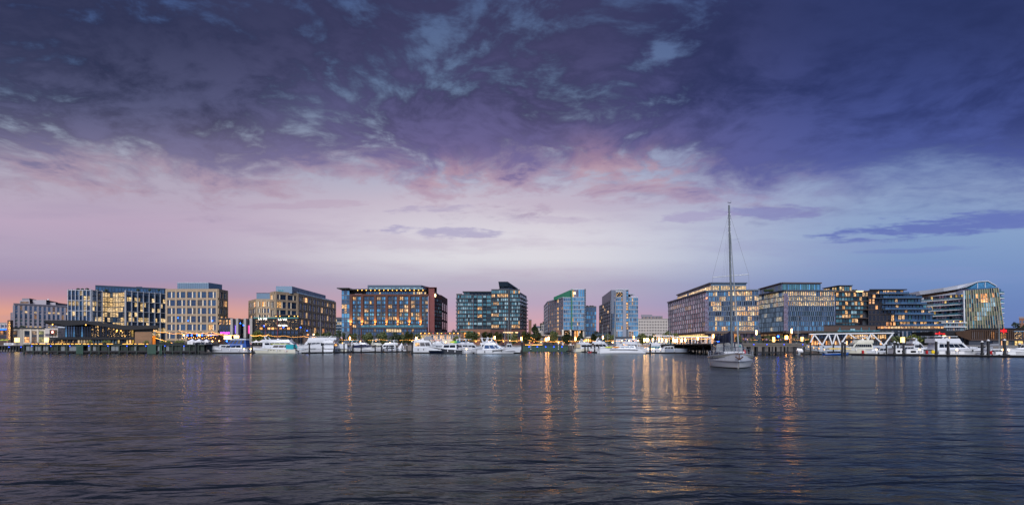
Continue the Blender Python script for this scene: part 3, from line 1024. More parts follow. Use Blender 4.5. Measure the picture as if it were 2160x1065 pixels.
def lounge():
    Y = 328
    x = lambda p: PX(p, Y)
    b = Bldg('restaurant_building', 'dark framed two storey lounge with glowing windows and a rooftop bar', x(582), Y + 10)
    z1 = PZ(671, Y)
    b.box('wall', x(538), x(629), Y, Y + 18, QZ, z1, 'black_metal')
    f = Face(b, (x(538), Y), (x(629), Y))
    n = 11
    for i in range(n):
        u0, u1 = f.len * i / n + .35, f.len * (i + 1) / n - .1
        for t, bt, g in ((674, 680.5, 'lit_spots'), (681.2, 687.5, 'lit_spots'), (690, 695, 'lit_amber' if i in (1, 3, 4, 6, 8) else 'lit_spots'), (697.5, 706, 'glass_navy')):
            f.win(u0, u1, PZ(bt, Y), PZ(t, Y), g, 'dark_frame', 2)
    for i in range(n + 1): f.pier(f.len * i / n, .3, QZ, z1, 'black_metal', .4)
    for p in (672.4, 688.8, 696.4, 707.5): f.band(0, f.len, PZ(p, Y) - .25, PZ(p, Y) + .25, 'black_metal', .5)
    b.box('roof_edge', x(536), x(630), Y - .6, Y + 18, z1, z1 + .4, 'teal_roof')
    b.box('rooftop_bar', x(574), x(628), Y + 5, Y + 15, z1 + .4, z1 + 1.6, 'dark_frame')
    b.box('rooftop_canopy', x(572), x(626), Y + 3, Y + 15, z1 + 1.7, z1 + 2.1, 'brown_clad')
    for px in (577, 585, 604, 616, 623):
        b.mb('roof_lamp', MB().ball((x(px), Y + 3.6, z1 + 1.35), .22), 'bulb_warm')
    text(b.root, 'LA VIE', (x(555.3), Y - .8, PZ(672.8, Y)), 1.45, 'sign_white', extrude=.05, sx=1.25)
    text(b.root, 'LA VIE', (x(597), Y - .8, PZ(674, Y)), 1.45, 'sign_white', extrude=.05, sx=1.25)
    text(b.root, 'MI VIDA', (x(597.5), Y - .8, PZ(686.6, Y)), 1.35, 'sign_white', extrude=.05, sx=1.1)


# ---- brick hotel
def brick_hotel():
    Y = 345
    x = lambda p, y=Y: PX(p, y)
    z = lambda p: PZ(p, Y)
    b = Bldg('hotel', 'red brick hotel with amber lit piers, glass top floor and wide roof canopy', x(830), Y + 22)
    zb = z(621.5)
    b.box('wall', x(738.5), x(903), Y, Y + 40, QZ, zb, 'dark_frame')
    f = Face(b, (x(738.5), Y), (x(903), Y)); S = f.len / (903 - 738.5)
    U = lambda p: (p - 738.5) * S
    piers = [741, 764.4, 792, 816, 839.8, 863.8, 887.6]
    for p in piers:
        wd = 4.6 if p > 770 else 5.6
        f.pier(U(p), wd * S, z(697) if p > 770 else QZ, zb, 'brick_red', .9)
    f.band(0, f.len, z(624.4), zb + .3, 'brick_red', 0.8, name='parapet')
    rows = [(625.8, 632.8), (634.6, 641.2), (643, 649.6), (651.4, 658), (659.8, 666.3), (668.2, 674.6), (676.6, 682.8), (684.8, 690.6)]
    bays = list(zip(piers, piers[1:] + [903]))
    hot = {0: .25, 1: .5, 2: .45, 3: .45, 4: .55, 5: .45, 6: .7}
    for bi, (pa, pb) in enumerate(bays):
        a, c = pa + 3, pb - 2.6 if pb < 903 else 902.6
        if bi == 1: a = 768.5
        n = 4
        for ri, (t, bt) in enumerate(rows):
            lits = [R.random() < hot[bi] * .55 for _ in range(2)]
            for k in range(n):
                u0 = a + (c - a) * k / n; u1 = a + (c - a) * (k + 1) / n
                g = ('lit_warm' if lits[k // 2] and R.random() < .8 else pick([('glass_blue', 3), ('glass_sky', 4), ('glass_navy', 1)]))
                f.win(U(u0 + .25), U(u1 - .25), z(bt), z(t), g, 'dark_frame', 1)
            if ri in (1, 3, 5):
                f.band(U(a - .6), U(c + .6), z(bt + 1.6), z(bt + .4), 'dark_frame', .75, name='balcony_edge')
        f.pier(U((a + c) / 2), .9, z(691), z(625), 'dark_frame', .5, name='mullion')
    for k in (0, 1):     # brick crosspieces on the two left bays
        for py in (641.9, 658.9, 675.6): f.band(U(741), U(766), z(py + .8), z(py - .4), 'brick_red', .5)
    # podium
    pf = Face(b, (x(766), Y - 5), (x(903), Y - 5))
    b.box('podium', x(766), x(903), Y - 5, Y, QZ, z(690.3), 'dark_frame')
    for i in range(26):
        u0 = pf.len * i / 26
        px = 766 + 137 * i / 26
        for t, bt in ((694, 700.5), (701, 708)):
            g = 'lit_strip' if 814 < px < 847 and t < 700 else ('lit_warm' if 868 < px < 875 and t < 700 else 'glass_blue' if R.random() < .85 else 'lit_dim')
            pf.win(u0 + .06, u0 + pf.len / 26 - .06, z(bt), z(t), g, 'dark_frame')
    pf.band(0, pf.len, z(693.6), z(690.2), 'dark_frame', .8)
    for p in (766, 813, 861.5): pf.pier((p - 766) * S + .3, .6, QZ, z(692), 'brick_dark', .5)
    mb = MB()
    for i in range(40):
        u = x(766.5) + (x(893) - x(766.5)) * i / 40
        mb.box(u, u + (x(893) - x(766.5)) / 42, Y - 4.8, Y - 4.76, z(690.2), z(690.2) + 1.1)
    b.mb('terrace_railing', mb, 'glass_teal', 'stuff')
    gl = Face(b, (x(738.6), Y - .2), (x(764), Y - .2))
    for i in range(5): gl.win(gl.len * i / 5 + .1, gl.len * (i + 1) / 5 - .1, z(706), z(694), 'glass_blue', 'dark_frame', 1, 2)
    # glass corner tower on the left
    b.box('corner_tower', x(721.6), x(738.4), Y - 1, Y + 30, QZ, z(612), 'mid_frame')
    t = Face(b, (x(721.6), Y - 1), (x(738.4), Y - 1))
    for r in range(9):
        top = 613 + r * 9.6
        for k in range(3):
            g = 'lit_warm' if r in (3, 4) and k < 2 and R.random() < .5 else pick([('glass_sky', 3), ('glass_blue', 2)])
            t.win(t.len * k / 3 + .06, t.len * (k + 1) / 3 - .06, z(top + 9.1), z(top + .5), g, 'mid_frame', 1, 2)
    for py in (623, 640.6, 657.5, 673.5, 690.6): t.band(0, t.len, z(py + .8), z(py - .8), 'mid_frame', .3)
    # top glass floor, canopy and penthouse
    b.box('top_floor', x(770), x(898), Y + 2, Y + 32, zb, z(613), 'pent_dark')
    tf = Face(b, (x(770), Y + 2), (x(898), Y + 2))
    for i in range(32):
        px = 770 + 128 * i / 32
        g = 'lit_strip' if (868 < px < 897 and R.random() < .85) or 794 < px < 801 else 'glass_sky' if R.random() < .8 else 'glass_blue'
        tf.win(tf.len * i / 32 + .04, tf.len * (i + 1) / 32 - .04, zb + .1, z(614.3), g, 'mid_frame')
    b.mb('roof_canopy', MB().prism([(x(741), Y - 3), (x(898), Y - 3), (x(911), Y + 14), (x(911), Y + 34), (x(741), Y + 34)], z(611.9), z(610.2)), 'dark_frame')
    b.mb('tower_canopy', MB().prism([(x(714.5), Y - 4), (x(739), Y - 4), (x(747), Y), (x(747), Y + 30), (x(714.5), Y + 30)], z(609.9), [z(608), z(608), z(610.1), z(610.1), z(608)]), 'dark_frame')
    for i in range(16):
        px = 756 + 137 * i / 15
        b.mb('soffit_lamp', MB().ball((x(px), Y - 1.8, z(612.5)), .25, 6, 4), 'bulb_warm')
    for i in range(9):
        px = 743 + 27 * i / 8
        b.mb('terrace_post', MB().tube((x(px), Y - .5, zb), (x(px), Y - .5, z(612)), .1), 'dark_frame')
    b.prism('penthouse', [(x(766.5), Y + 10), (x(883), Y + 10), (x(897), Y + 24), (x(897), Y + 36), (x(766.5), Y + 36)], z(613), PZ(601.3, Y + 10), 'pent_dark')
    pp = Face(b, (x(766.5), Y + 10), (x(883), Y + 10))
    for i in range(17): pp.pier(pp.len * (i + .5) / 17, .2, z(612), PZ(601.6, Y + 10), 'mid_frame', .12, name='seam')
    mb = MB()
    for i in range(40):
        u = x(778) + (x(892) - x(778)) * i / 40
        mb.box(u, u + (x(892) - x(778)) / 42, Y + 1, Y + 1.04, z(610.1), z(610.1) + 1.0)
    b.mb('roof_railing', mb, 'glass_pale', 'stuff')
    # red corner slab and the receding right side
    H = z(617.5) - CAMH
    b.box('red_tower', x(903), x(915.5), Y + 2, Y + 30, QZ, z(606), 'red_metal')
    b.box('red_tower_cap', x(895), x(921), Y + 1, Y + 34, z(606), z(605.2), 'red_metal')
    s0 = corner(915.5, 618.2, H + .2); s1 = corner(931.5, 622.5, H); s2 = corner(944, 630.5, H)
    b.prism('side_wall', [s0, s1, s2, away(s2, 12, -3), s0 + Vector((-3, 30))], QZ, H + CAMH, 'brick_dark')
    sf = Face(b, s0, s1)
    for r in range(9):
        for k in range(6):
            sf.win(sf.len * k / 6 + .15, sf.len * (k + 1) / 6 - .15, z(634 + r * 8), z(627.5 + r * 8), pick([('glass_rose_sky', 4), ('glass_pale', 1)]), 'dark_frame')
    se = Face(b, s1, s2)
    for k in range(3):
        for r in range(3):
            se.win(se.len * (k + .2) / 3, se.len * (k + .8) / 3, z(650 + r * 21), z(633 + r * 21), 'glass_dark', 'brick_dark', 1, 3)
    mb = MB(); pts = [(x(917.6) + .5 * cos(a * pi / 8), Y + 1.0, z(622.5) + 1.05 * sin(a * pi / 8)) for a in range(16)]
    mb.add(pts + [(p[0], p[1] + .3, p[2]) for p in pts], [tuple(range(16))] + [(i, (i + 1) % 16, 16 + (i + 1) % 16, 16 + i) for i in range(16)])
    b.mb('round_sign', mb, 'sign_warm')
    # amber uplights on the piers
    for i, p in enumerate(piers):
        yy = Y - 1.35
        zz = z(683.5) 
        b.mb('uplight', MB().box(x(p) - .35, x(p) + .35, yy - .5, yy + .3, zz - .35, zz), 'lamp_uplight')
        ld = bpy.data.lights.new('uplight_lamp', 'SPOT'); ld.energy = 6500; ld.color = (1, .55, .12); ld.spot_size = radians(110); ld.spot_blend = .8; ld.shadow_soft_size = .15
        lo = link('uplight_lamp', ld, b.root, (x(p) - b.L[0], yy - .5 - b.L[1], zz + .1 - b.L[2]))
        lo.rotation_euler = (radians(180 - 6), 0, 0)


# ---- low restaurant in front of the hotel
def low_restaurant():
    Y = 318
    x = lambda p: PX(p, Y)
    b = Bldg('restaurant_building', 'low white fronted restaurant glowing yellow under a dark flat roof', x(930), Y + 7)
    b.box('wall', x(887), x(969), Y, Y + 12, QZ, PZ(702, Y), 'cream_wall')
    b.box('roof', x(885), x(972), Y - 2.5, Y + 13, PZ(702, Y), PZ(700.4, Y), 'dark_frame')
    f = Face(b, (x(887), Y), (x(969), Y))
    for i in range(18):
        px = 887 + 82 * i / 18
        g = 'lit_yellow' if i < 4 else ('glass_dark' if i > 13 else ('lit_amber' if i % 3 == 0 else 'lit_warm' if i % 3 == 1 else 'glass_dark'))
        f.win(f.len * i / 18 + .15, f.len * (i + 1) / 18 - .15, PZ(715, Y), PZ(706.5, Y), g, 'white_frame', 1, 2)
    for i in range(10):
        b.mb('soffit_lamp', MB().ball((x(889 + 78 * i / 9), Y - 2.2, PZ(701.4, Y) - .4), .22, 6, 4), 'neon_red' if i in (3, 6) else 'bulb_warm')
    for i in range(7):
        b.mb('post', MB().tube((x(888 + 80 * i / 6), Y - 2.2, QZ), (x(888 + 80 * i / 6), Y - 2.2, PZ(702, Y)), .12), 'white_frame')


# ---- green glass condominium
def condo():
    Y = 345
    x = lambda p: PX(p, Y); z = lambda p: PZ(p, Y)
    b = Bldg('apartment_tower', 'green glass apartment tower with dark bands and a slanted crown roof', x(1037), Y + 22)
    fl = [620.8 + 1.6 + i * 8.05 for i in range(9)]
    def bands(f, cols, ztop, litp, gl, rows, wide=1, dark=0.0):
        for r, t in enumerate(rows):
            for i in range(cols):
                g = 'lit_warm' if R.random() < litp(r, i) else ('glass_dark' if R.random() < dark else pick(gl))
                f.win(f.len * i / cols + .07, f.len * (i + 1) / cols - .07, z(t + 6.3), z(t), g, 'dark_frame', wide)
            f.band(0, f.len, z(t + 7.9), z(t + 6.4), 'dark_frame', .75, name='floor_band')
    T = [('glass_teal', 4), ('glass_pale', 3), ('glass_teal_dark', 1)]
    T2 = [('glass_teal', 4), ('glass_teal_dark', 4), ('glass_pale', 1)]
    b.box('wall', x(963), x(998), Y, Y + 36, QZ, z(620.8), 'dark_frame')
    b.box('wall', x(998), x(1036.5), Y + 1.2, Y + 36, QZ, z(621.6), 'dark_frame')
    b.box('wall', x(1036.5), x(1052.5), Y - 1.5, Y + 36, QZ, z(610.3), 'dark_frame')
    b.box('wall', x(1052.5), x(1074), Y - 3, Y + 36, QZ, z(609.6), 'dark_frame')
    b.box('wall', x(1074), x(1096.5), Y - 1, Y + 34, QZ, z(610.3), 'dark_frame')
    bands(Face(b, (x(965.5), Y), (x(998), Y)), 9, 0, lambda r, i: 0.01, T, fl)
    f = Face(b, (x(998), Y + 1.2), (x(1036.5), Y + 1.2))
    for r, t in enumerate(fl):
        for i, (p0, p1) in enumerate(((1, 7), (9, 18.5), (21, 27), (28.5, 37.5))):
            g = 'lit_warm' if (i == 1 and r in (3, 5)) else pick(T2)
            f.win(f.len * p0 / 38.5, f.len * p1 / 38.5, z(t + 6.6), z(t + .4), g, 'dark_frame', 2)
            if i in (0, 2): f.band(f.len * (p0 - .6) / 38.5, f.len * (p1 + .6) / 38.5, z(t + 7.8), z(t + 5.2), 'glass_teal_dark', 1.2, name='balcony')
        f.band(0, f.len, z(t + 8), z(t + 7), 'dark_frame', .5, name='floor_band')
    rows = [613 + i * 8.05 for i in range(10)]
    bands(Face(b, (x(1036.5), Y - 1.5), (x(1052.5), Y - 1.5)), 4, 0, lambda r, i: .9 if r in (1, 3, 6, 9) else .15 if r == 2 else 0.02, T2, rows)
    bands(Face(b, (x(1052.5), Y - 3), (x(1072), Y - 3)), 5, 0, lambda r, i: .95 if r == 1 else .3 if r in (5, 6, 7, 9) else 0.02, T, rows)
    bands(Face(b, (x(1075.5), Y - 1), (x(1096.5), Y - 1)), 6, 0, lambda r, i: .55 if r == 0 else .7 if r == 9 else .05, T, rows)
    # balconies on the narrow outer sides
    H = z(615.5) - CAMH
    q0 = Vector((x(1096.5), Y + 1)); q1 = corner(1111, 624.5, H)
    b.prism('side_wall', [q0, q1, q1 + Vector((-6, 10)), q0 + Vector((0, 20))], QZ, H + CAMH, 'dark_frame')
    sf = Face(b, q0, q1)
    for r in range(10):
        for k in range(4): sf.win(sf.len * k / 4 + .1, sf.len * (k + 1) / 4 - .1, z(626 + r * 8), z(620 + r * 8), pick(T2), 'dark_frame')
        for k in range(3):
            sf.band(sf.len * (k + .1) / 3, sf.len * (k + .75) / 3, z(627.6 + r * 8), z(626 + r * 8), 'mid_frame', 1.2, name='balcony')
        if r < 9: b.box('balcony', x(961.5), x(965.3), Y - .6, Y + 6, z(fl[r] + 8), z(fl[r] + 5.6), 'mid_frame')
    # roof pavilion and crown
    b.box('roof_pavilion', x(976), x(1036), Y + 6, Y + 20, z(620.8), z(614.6), 'pent_dark')
    b.box('roof_slab', x(974.5), x(1036.2), Y + 4, Y + 22, z(614.5), z(612.8), 'dark_frame')
    pv = Face(b, (x(976), Y + 6), (x(1036), Y + 6))
    for i in range(9): pv.win(pv.len * i / 9 + .1, pv.len * (i + 1) / 9 - .1, z(620.4), z(615), 'glass_teal' if i < 2 else 'glass_dark', 'dark_frame')
    b.mb('crown', MB().prism([(x(1056), Y + 1), (x(1072), Y + 1), (x(1090), Y + 10), (x(1090), Y + 20), (x(1056), Y + 20)], z(609.5), z(605), top=None), 'glass_dark')
    b.mb('crown_roof', MB().prism([(x(1053), Y - 2), (x(1071), Y - 2), (x(1093), Y + 10), (x(1093), Y + 20), (x(1053), Y + 20)], z(605.0), [z(595.5), z(595.5), z(608.2), z(608.2), z(595.5)],
         top=[(x(1051.5), Y - 4), (x(1071), Y - 4), (x(1093), Y + 10), (x(1093), Y + 20), (x(1051.5), Y + 20)]), 'pent_dark')
    for px in range(964, 976, 3): b.mb('roof_planter', MB().ball((x(px), Y + 1, z(620.5)), .6, 6, 4, sz=.7), 'foliage_roof')
    # brick base
    for x0, x1, zz, yy in ((973, 1036, 695.2, Y - 9), (1036, 1106, 696, Y - 12)):
        b.box('brick_base', x(x0), x(x1), yy, Y, QZ, z(zz), 'brick_brown' if x0 < 1000 else 'brick_red')
        h = Face(b, (x(x0), yy), (x(x1), yy)); nn = 9
        for k in range(nn):
            h.win(h.len * (k + .15) / nn, h.len * (k + .85) / nn, z(712), z(701.5), 'lit_amber' if k in (1, 5) else 'glass_dark' if k % 2 else 'lit_dim', 'dark_frame', 2, 2)
    b.box('awning', x(975), x(1000), Y - 11, Y - 9, z(700.5), z(699.5), 'teal_roof')
    b.box('light_strip', x(1062), x(1092), Y - 12.4, Y - 12.05, z(702.6), z(701.6), 'sign_warm')


def chimney_and_hill():
    t = thing('chimney', 'lone square tan chimney rising beyond the trees', 'chimney', (PX(1118, 520), 520, 3))
    MB().prism([(-1.3, -1.3), (1.3, -1.3), (1.3, 1.3), (-1.3, 1.3)], 0, PZ(675, 520) - 3).build('stack', 'brick_brown', t, False)
    MB().box(-1.45, 1.45, -1.45, 1.45, PZ(675, 520) - 3, PZ(673.4, 520) - 3).build('cap', 'stone_dark', t, False)
    mb = MB()
    n = 60
    rr = random.Random(3)
    pts = []
    for i in range(n + 1):
        xx = -1500 + 3000 * i / n
        pts.append((xx, 30 + 9 * sin(i * .55) + 6 * rr.random()))
    vs = [(p[0], 1900, 0) for p in pts] + [(p[0], 2000, p[1] * 1.25) for p in pts] + [(p[0], 2300, p[1] * 1.35) for p in pts]
    k = n + 1
    mb.add(vs, [(i, i + 1, k + i + 1, k + i) for i in range(n)] + [(k + i, k + i + 1, 2 * k + i + 1, 2 * k + i) for i in range(n)])
    struct('hills', mb, 'hill')
    b = Bldg('house', 'pale house on the rise behind the trees beside the chimney', PX(1138, 470), 478)
    b.box('wall', PX(1124, 470), PX(1150, 470), 470, 484, 3, PZ(690, 470), 'far_concrete')
    b.mb('roof', MB().prism([(PX(1123, 470), 469), (PX(1151, 470), 469), (PX(1151, 470), 485), (PX(1123, 470), 485)], PZ(690, 470), PZ(687, 470),
         top=[(PX(1127, 470), 475), (PX(1147, 470), 475), (PX(1147, 470), 479), (PX(1127, 470), 479)]), 'grey_panel')
    f = Face(b, (PX(1124, 470), 470), (PX(1150, 470), 470))
    for i in range(4): f.win(f.len * (i + .2) / 4, f.len * (i + .75) / 4, PZ(697, 470), PZ(692.5, 470), 'glass_navy', 'white_frame')
    c = Bldg('apartment_building', 'pale low block showing behind the dark edge of the twin glass hotel', PX(1146, 430), 440)
    c.box('wall', PX(1142, 430), PX(1160, 430), 430, 450, 3, PZ(684, 430), 'far_concrete')
    f = Face(c, (PX(1142, 430), 430), (PX(1160, 430), 430))
    for r in range(2):
        for i in range(4): f.win(f.len * (i + .2) / 4, f.len * (i + .7) / 4, PZ(691 + 6 * r, 430), PZ(687 + 6 * r, 430), 'glass_navy', 'white_frame')


# ---- twin glass hotel
def twin_hotel():
    Y = 345
    x = lambda p, y=Y: PX(p, y); z = lambda p: PZ(p, Y)
    b = Bldg('glass_hotel', 'twin pale blue glass hotel towers joined by a darker glass link', x(1245), Y + 25)
    S = [('glass_sky', 5), ('glass_blue', 1)]
    rows = [627.6 + i * 8.55 for i in range(8)]
    # left tower: dark angled wing
    H = z(628) - CAMH
    c0 = corner(1148, 646.5, H); c1 = corner(1155.5, 637, H); c2 = corner(1188.5, 628, H); zt = z(628)
    b.prism('dark_wing', [c0, c1, c2, c2 + Vector((12, 20)), c0 + Vector((20, 20))], z(699), zt, 'dark_panel')
    for f, n in ((Face(b, c0, c1), 3), (Face(b, c1, c2), 8)):
        for r in range(8):
            for i in range(n):
                g = 'lit_warm' if (n == 8 and i == 5 and r in (0, 2, 3, 4, 5, 6, 7) and r != 1) else 'lit_dim' if R.random() < .09 else pick([('glass_navy', 3), ('glass_blue', 1), ('glass_dark', 3)])
                if n == 3: g = pick([('glass_rose_sky', 2), ('glass_navy', 1)])
                f.win(f.len * (i + .12) / n, f.len * (i + .88) / n, z(rows[r] + 7.7), z(rows[r] + 1.2), g, 'dark_frame', 2 if n == 8 else 1)
        for i in range(n + 1): f.pier(f.len * i / n, .3, z(699), zt, 'grey_panel', .35, name='fin')
        for r in range(9): f.band(0, f.len, z(628 + r * 8.55) - .3, z(628 + r * 8.55) + .2, 'grey_panel', .25)
        f.band(0, f.len, zt, zt + .5, 'pale_panel', .4, name='parapet')
    # glass parts
    def tower(x0, x1, top, yy, n, bot=694.8, extra=None, lip=0.0):
        b.box('glass_tower', x(x0), x(x1), yy, yy + 26, QZ if bot > 700 else z(bot), z(top), 'pale_panel')
        f = Face(b, (x(x0), yy), (x(x1), yy))
        for r in range(8):
            for i in range(n):
                g = 'lit_warm' if extra and R.random() < extra(r, i) else pick(S)
                f.win(f.len * i / n + .05, f.len * (i + 1) / n - .05, z(rows[r] + 7.4), z(rows[r] + .5), g, 'mid_frame', 1, 2)
            f.band(0, f.len, z(rows[r] + 8.3), z(rows[r] + 7.5), 'pale_panel', .3, name='floor_band')
        return f
    tower(1188.5, 1204.5, 627, Y, 4)
    f = tower(1206.3, 1232, 610, Y - 2, 8, extra=lambda r, i: .55 if i == 0 and r in (0, 2, 4, 5) else 0.01)
    for i in range(6):
        f.win(f.len * i / 6 + .05, f.len * (i + 1) / 6 - .05, z(626.8), z(611.4), 'lit_warm' if i == 0 else 'glass_rose_sky' if i < 3 else 'glass_sky', 'mid_frame', 1, 2)
    b.box('glow_lamp', x(1209), x(1213), Y - 2.25, Y - 2.16, z(621), z(617), 'sign_warm')
    b.box('green_fin', x(1204.5), x(1206.3), Y - 2.6, Y + 8, z(694.8), z(610), 'green_metal')
    b.mb('green_wall', MB().prism([(x(1171), Y + 12), (x(1204.4), Y + 2), (x(1204.4), Y + 9), (x(1180), Y + 20)], z(629), [z(623), z(610.3), z(610.3), z(622)]), 'green_metal')
    b.box('dark_edge', x(1232), x(1234.8), Y - 2, Y + 20, QZ, z(609.8), 'dark_panel')
    mb = MB()
    for r in range(16): mb.box(x(1232.2), x(1234.5), Y - 2.5, Y - 2.02, z(613 + r * 5), z(610.5 + r * 5))
    b.mb('edge_louvres', mb, 'mid_frame', 'stuff')
    # lit undercroft
    b.box('undercroft_wall', x(1174), x(1234), Y + 6, Y + 20, QZ, z(695), 'brick_brown')
    for px in (1187, 1203, 1221, 1231): b.box('column', x(px) - .5, x(px) + .5, Y - 1, Y + .2, QZ, z(695), 'cream_wall')
    h = Face(b, (x(1188), Y + 5.9), (x(1233), Y + 5.9))
    for i in range(9): h.win(h.len * i / 9 + .1, h.len * (i + .85) / 9, z(712), z(697), 'lit_amber' if i % 4 else 'glass_dark', 'brown_frame', 1, 2)
    # link
    b.box('link', x(1234.8), x(1264), Y + 12, Y + 30, QZ, z(642.5) , 'dark_panel')
    lf = Face(b, (x(1234.8), Y + 12), (x(1264), Y + 12))
    for r in range(8):
        for i in range(7):
            g = 'lit_dim' if R.random() < .06 else pick([('glass_blue', 4), ('glass_sky', 2)])
            lf.win(lf.len * i / 7 + .04, lf.len * (i + 1) / 7 - .04, z(653.5 + r * 8.6), z(645.6 + r * 8.6), g, 'mid_frame')
        lf.band(0, lf.len, z(645.4 + r * 8.6), z(644.4 + r * 8.6), 'mid_frame', .3)
    for px in (1240, 1246, 1253, 1258): b.mb('roof_planter', MB().ball((x(px), Y + 16, z(641.8)), .9, 6, 4, sz=.6), 'foliage_roof')
    # right tower
    H2 = z(633) - CAMH
    d0 = corner(1265, 644.5, H2); d1 = corner(1289, 632.8, H2)
    b.prism('dark_wing', [d0, d1, d1 + Vector((6, 10)), d0 + Vector((16, 10))], z(698), H2 + CAMH, 'dark_panel')
    f = Face(b, d0, d1)
    for r in range(8):
        for i in range(7):
            f.win(f.len * (i + .1) / 7, f.len * (i + .9) / 7, z(643 + r * 7.9), z(636.6 + r * 7.9), 'lit_warm' if R.random() < .05 else pick([('glass_navy', 2), ('glass_blue', 2)]), 'dark_frame', 2)
    for i in range(8): f.pier(f.len * i / 7, .3, z(698), H2 + CAMH, 'mid_frame', .4, name='fin')
    for r in range(9): f.band(0, f.len, z(635.6 + r * 7.9) - .25, z(635.6 + r * 7.9) + .2, 'mid_frame', .3)
    H3 = z(611.5) - CAMH
    e0 = corner(1257.5, 638, H3); e1 = corner(1298.5, 611.8, H3)
    e0 = e1 + (e0 - e1) * .7
    b.prism('sloping_wall', [d0 + Vector((2, 3)), d1 + Vector((.2, .4)), e1, e1 + Vector((4, 22)), d0 + Vector((18, 22))], H2 + CAMH - 8, H3 + CAMH, 'grey_panel')
    b.prism('return_wall', [d1, Vector((x(1292), Y + 1)), Vector((x(1292), Y + 14)), d1 + Vector((3, 12))], QZ, H3 + CAMH - 4, 'grey_panel')
    b.box('glass_tower', x(1291.6), x(1298.3), Y + .5, Y + 20, QZ, z(620), 'mid_frame')
    k = Face(b, (x(1291.6), Y + .5), (x(1298.3), Y + .5))
    for r in range(9): k.win(.1, k.len - .1, z(627.6 + r * 8), z(620.6 + r * 8), 'glass_rose_sky' if r < 2 else pick([('glass_navy', 1), ('glass_blue', 2)]), 'mid_frame', 2)
    f = tower(1298.5, 1312.8, 612, Y - 1, 4, 720, lambda r, i: .03)
    f.win(.1, f.len - .1, z(626.6), z(616), 'lit_spots', 'mid_frame', 4)
    b.box('grey_pier', x(1312.8), x(1319.8), Y - 1.6, Y + 20, QZ, z(611.5), 'grey_panel')
    b.box('grey_cap', x(1298.3), x(1325.3), Y - 1.7, Y + 20, z(612), z(610.4), 'pale_panel')
    s = Face(b, (x(1319.8), Y - .8), (x(1325), Y - .8))
    b.box('stair_slot', x(1319.8), x(1325), Y - .8, Y + 18, QZ, z(612), 'mid_frame')
    for r in range(14): s.win(.15, s.len - .15, z(619.6 + r * 5.8), z(614.6 + r * 5.8), 'lit_warm' if r in (4, 5, 6, 8, 9, 11, 12, 13) else 'glass_sky', 'mid_frame')
    f = tower(1325.2, 1345.5, 626.6, Y - .5, 6, 720, lambda r, i: .5 if i == 2 and r in (0, 1, 3, 6) else .01)
    b.box('roof_pergola', x(1325.2), x(1341), Y + 3, Y + 14, z(619.5), z(618.6), 'pale_panel')
    for px in (1327, 1333, 1340): b.mb('pergola_post', MB().tube((x(px), Y + 3.4, z(627)), (x(px), Y + 3.4, z(619.4)), .12), 'pale_panel')
    b.box('pergola_wall', x(1326), x(1340), Y + 12, Y + 13.5, z(626.5), z(619.6), 'mid_frame')
    for xa, xb in ((1298.6, 1312.5), (1325.3, 1345.3)):
        q = Face(b, (x(xa), Y - 1.3), (x(xb), Y - 1.3))
        for i in range(4): q.win(q.len * i / 4 + .05, q.len * (i + 1) / 4 - .05, z(711), z(698), 'glass_sky' if R.random() < .7 else 'lit_dim', 'pale_panel', 1, 2)


def far_white_office():
    Y = 540
    x = lambda p: PX(p, Y); z = lambda p: PZ(p, Y)
    b = Bldg('office_building', 'distant cream office block with a grid of small dark windows', x(1377), Y + 15)
    b.box('wall', x(1344), x(1411), Y, Y + 25, QZ, z(672.4), 'far_concrete')
    f = Face(b, (x(1344), Y), (x(1411), Y)); n = 20
    for r in range(7):
        for i in range(n):
            f.win(f.len * (i + .25) / n, f.len * (i + .75) / n, z(680.5 + r * 6.1), z(676.6 + r * 6.1), 'lit_dim' if R.random() < .12 and i < 8 else 'glass_dark', 'far_concrete', 1, 1, .04, 'window', .08)
    f.band(-.4, f.len + .4, z(672.8), z(671.6), 'far_concrete', .8, name='cornice')
    b.box('penthouse', x(1355), x(1400), Y + 4, Y + 18, z(672.4), z(665.5), 'stone_dark')
    p = Face(b, (x(1355), Y + 4), (x(1400), Y + 4))
    for i in range(12): p.win(p.len * (i + .1) / 12, p.len * (i + .9) / 12, z(671), z(668), 'lit_dim' if i % 2 else 'glass_dark', 'stone_dark')
    b.box('roof_house', x(1355), x(1379), Y + 6, Y + 14, z(665.5), z(662.6), 'stone_dark')


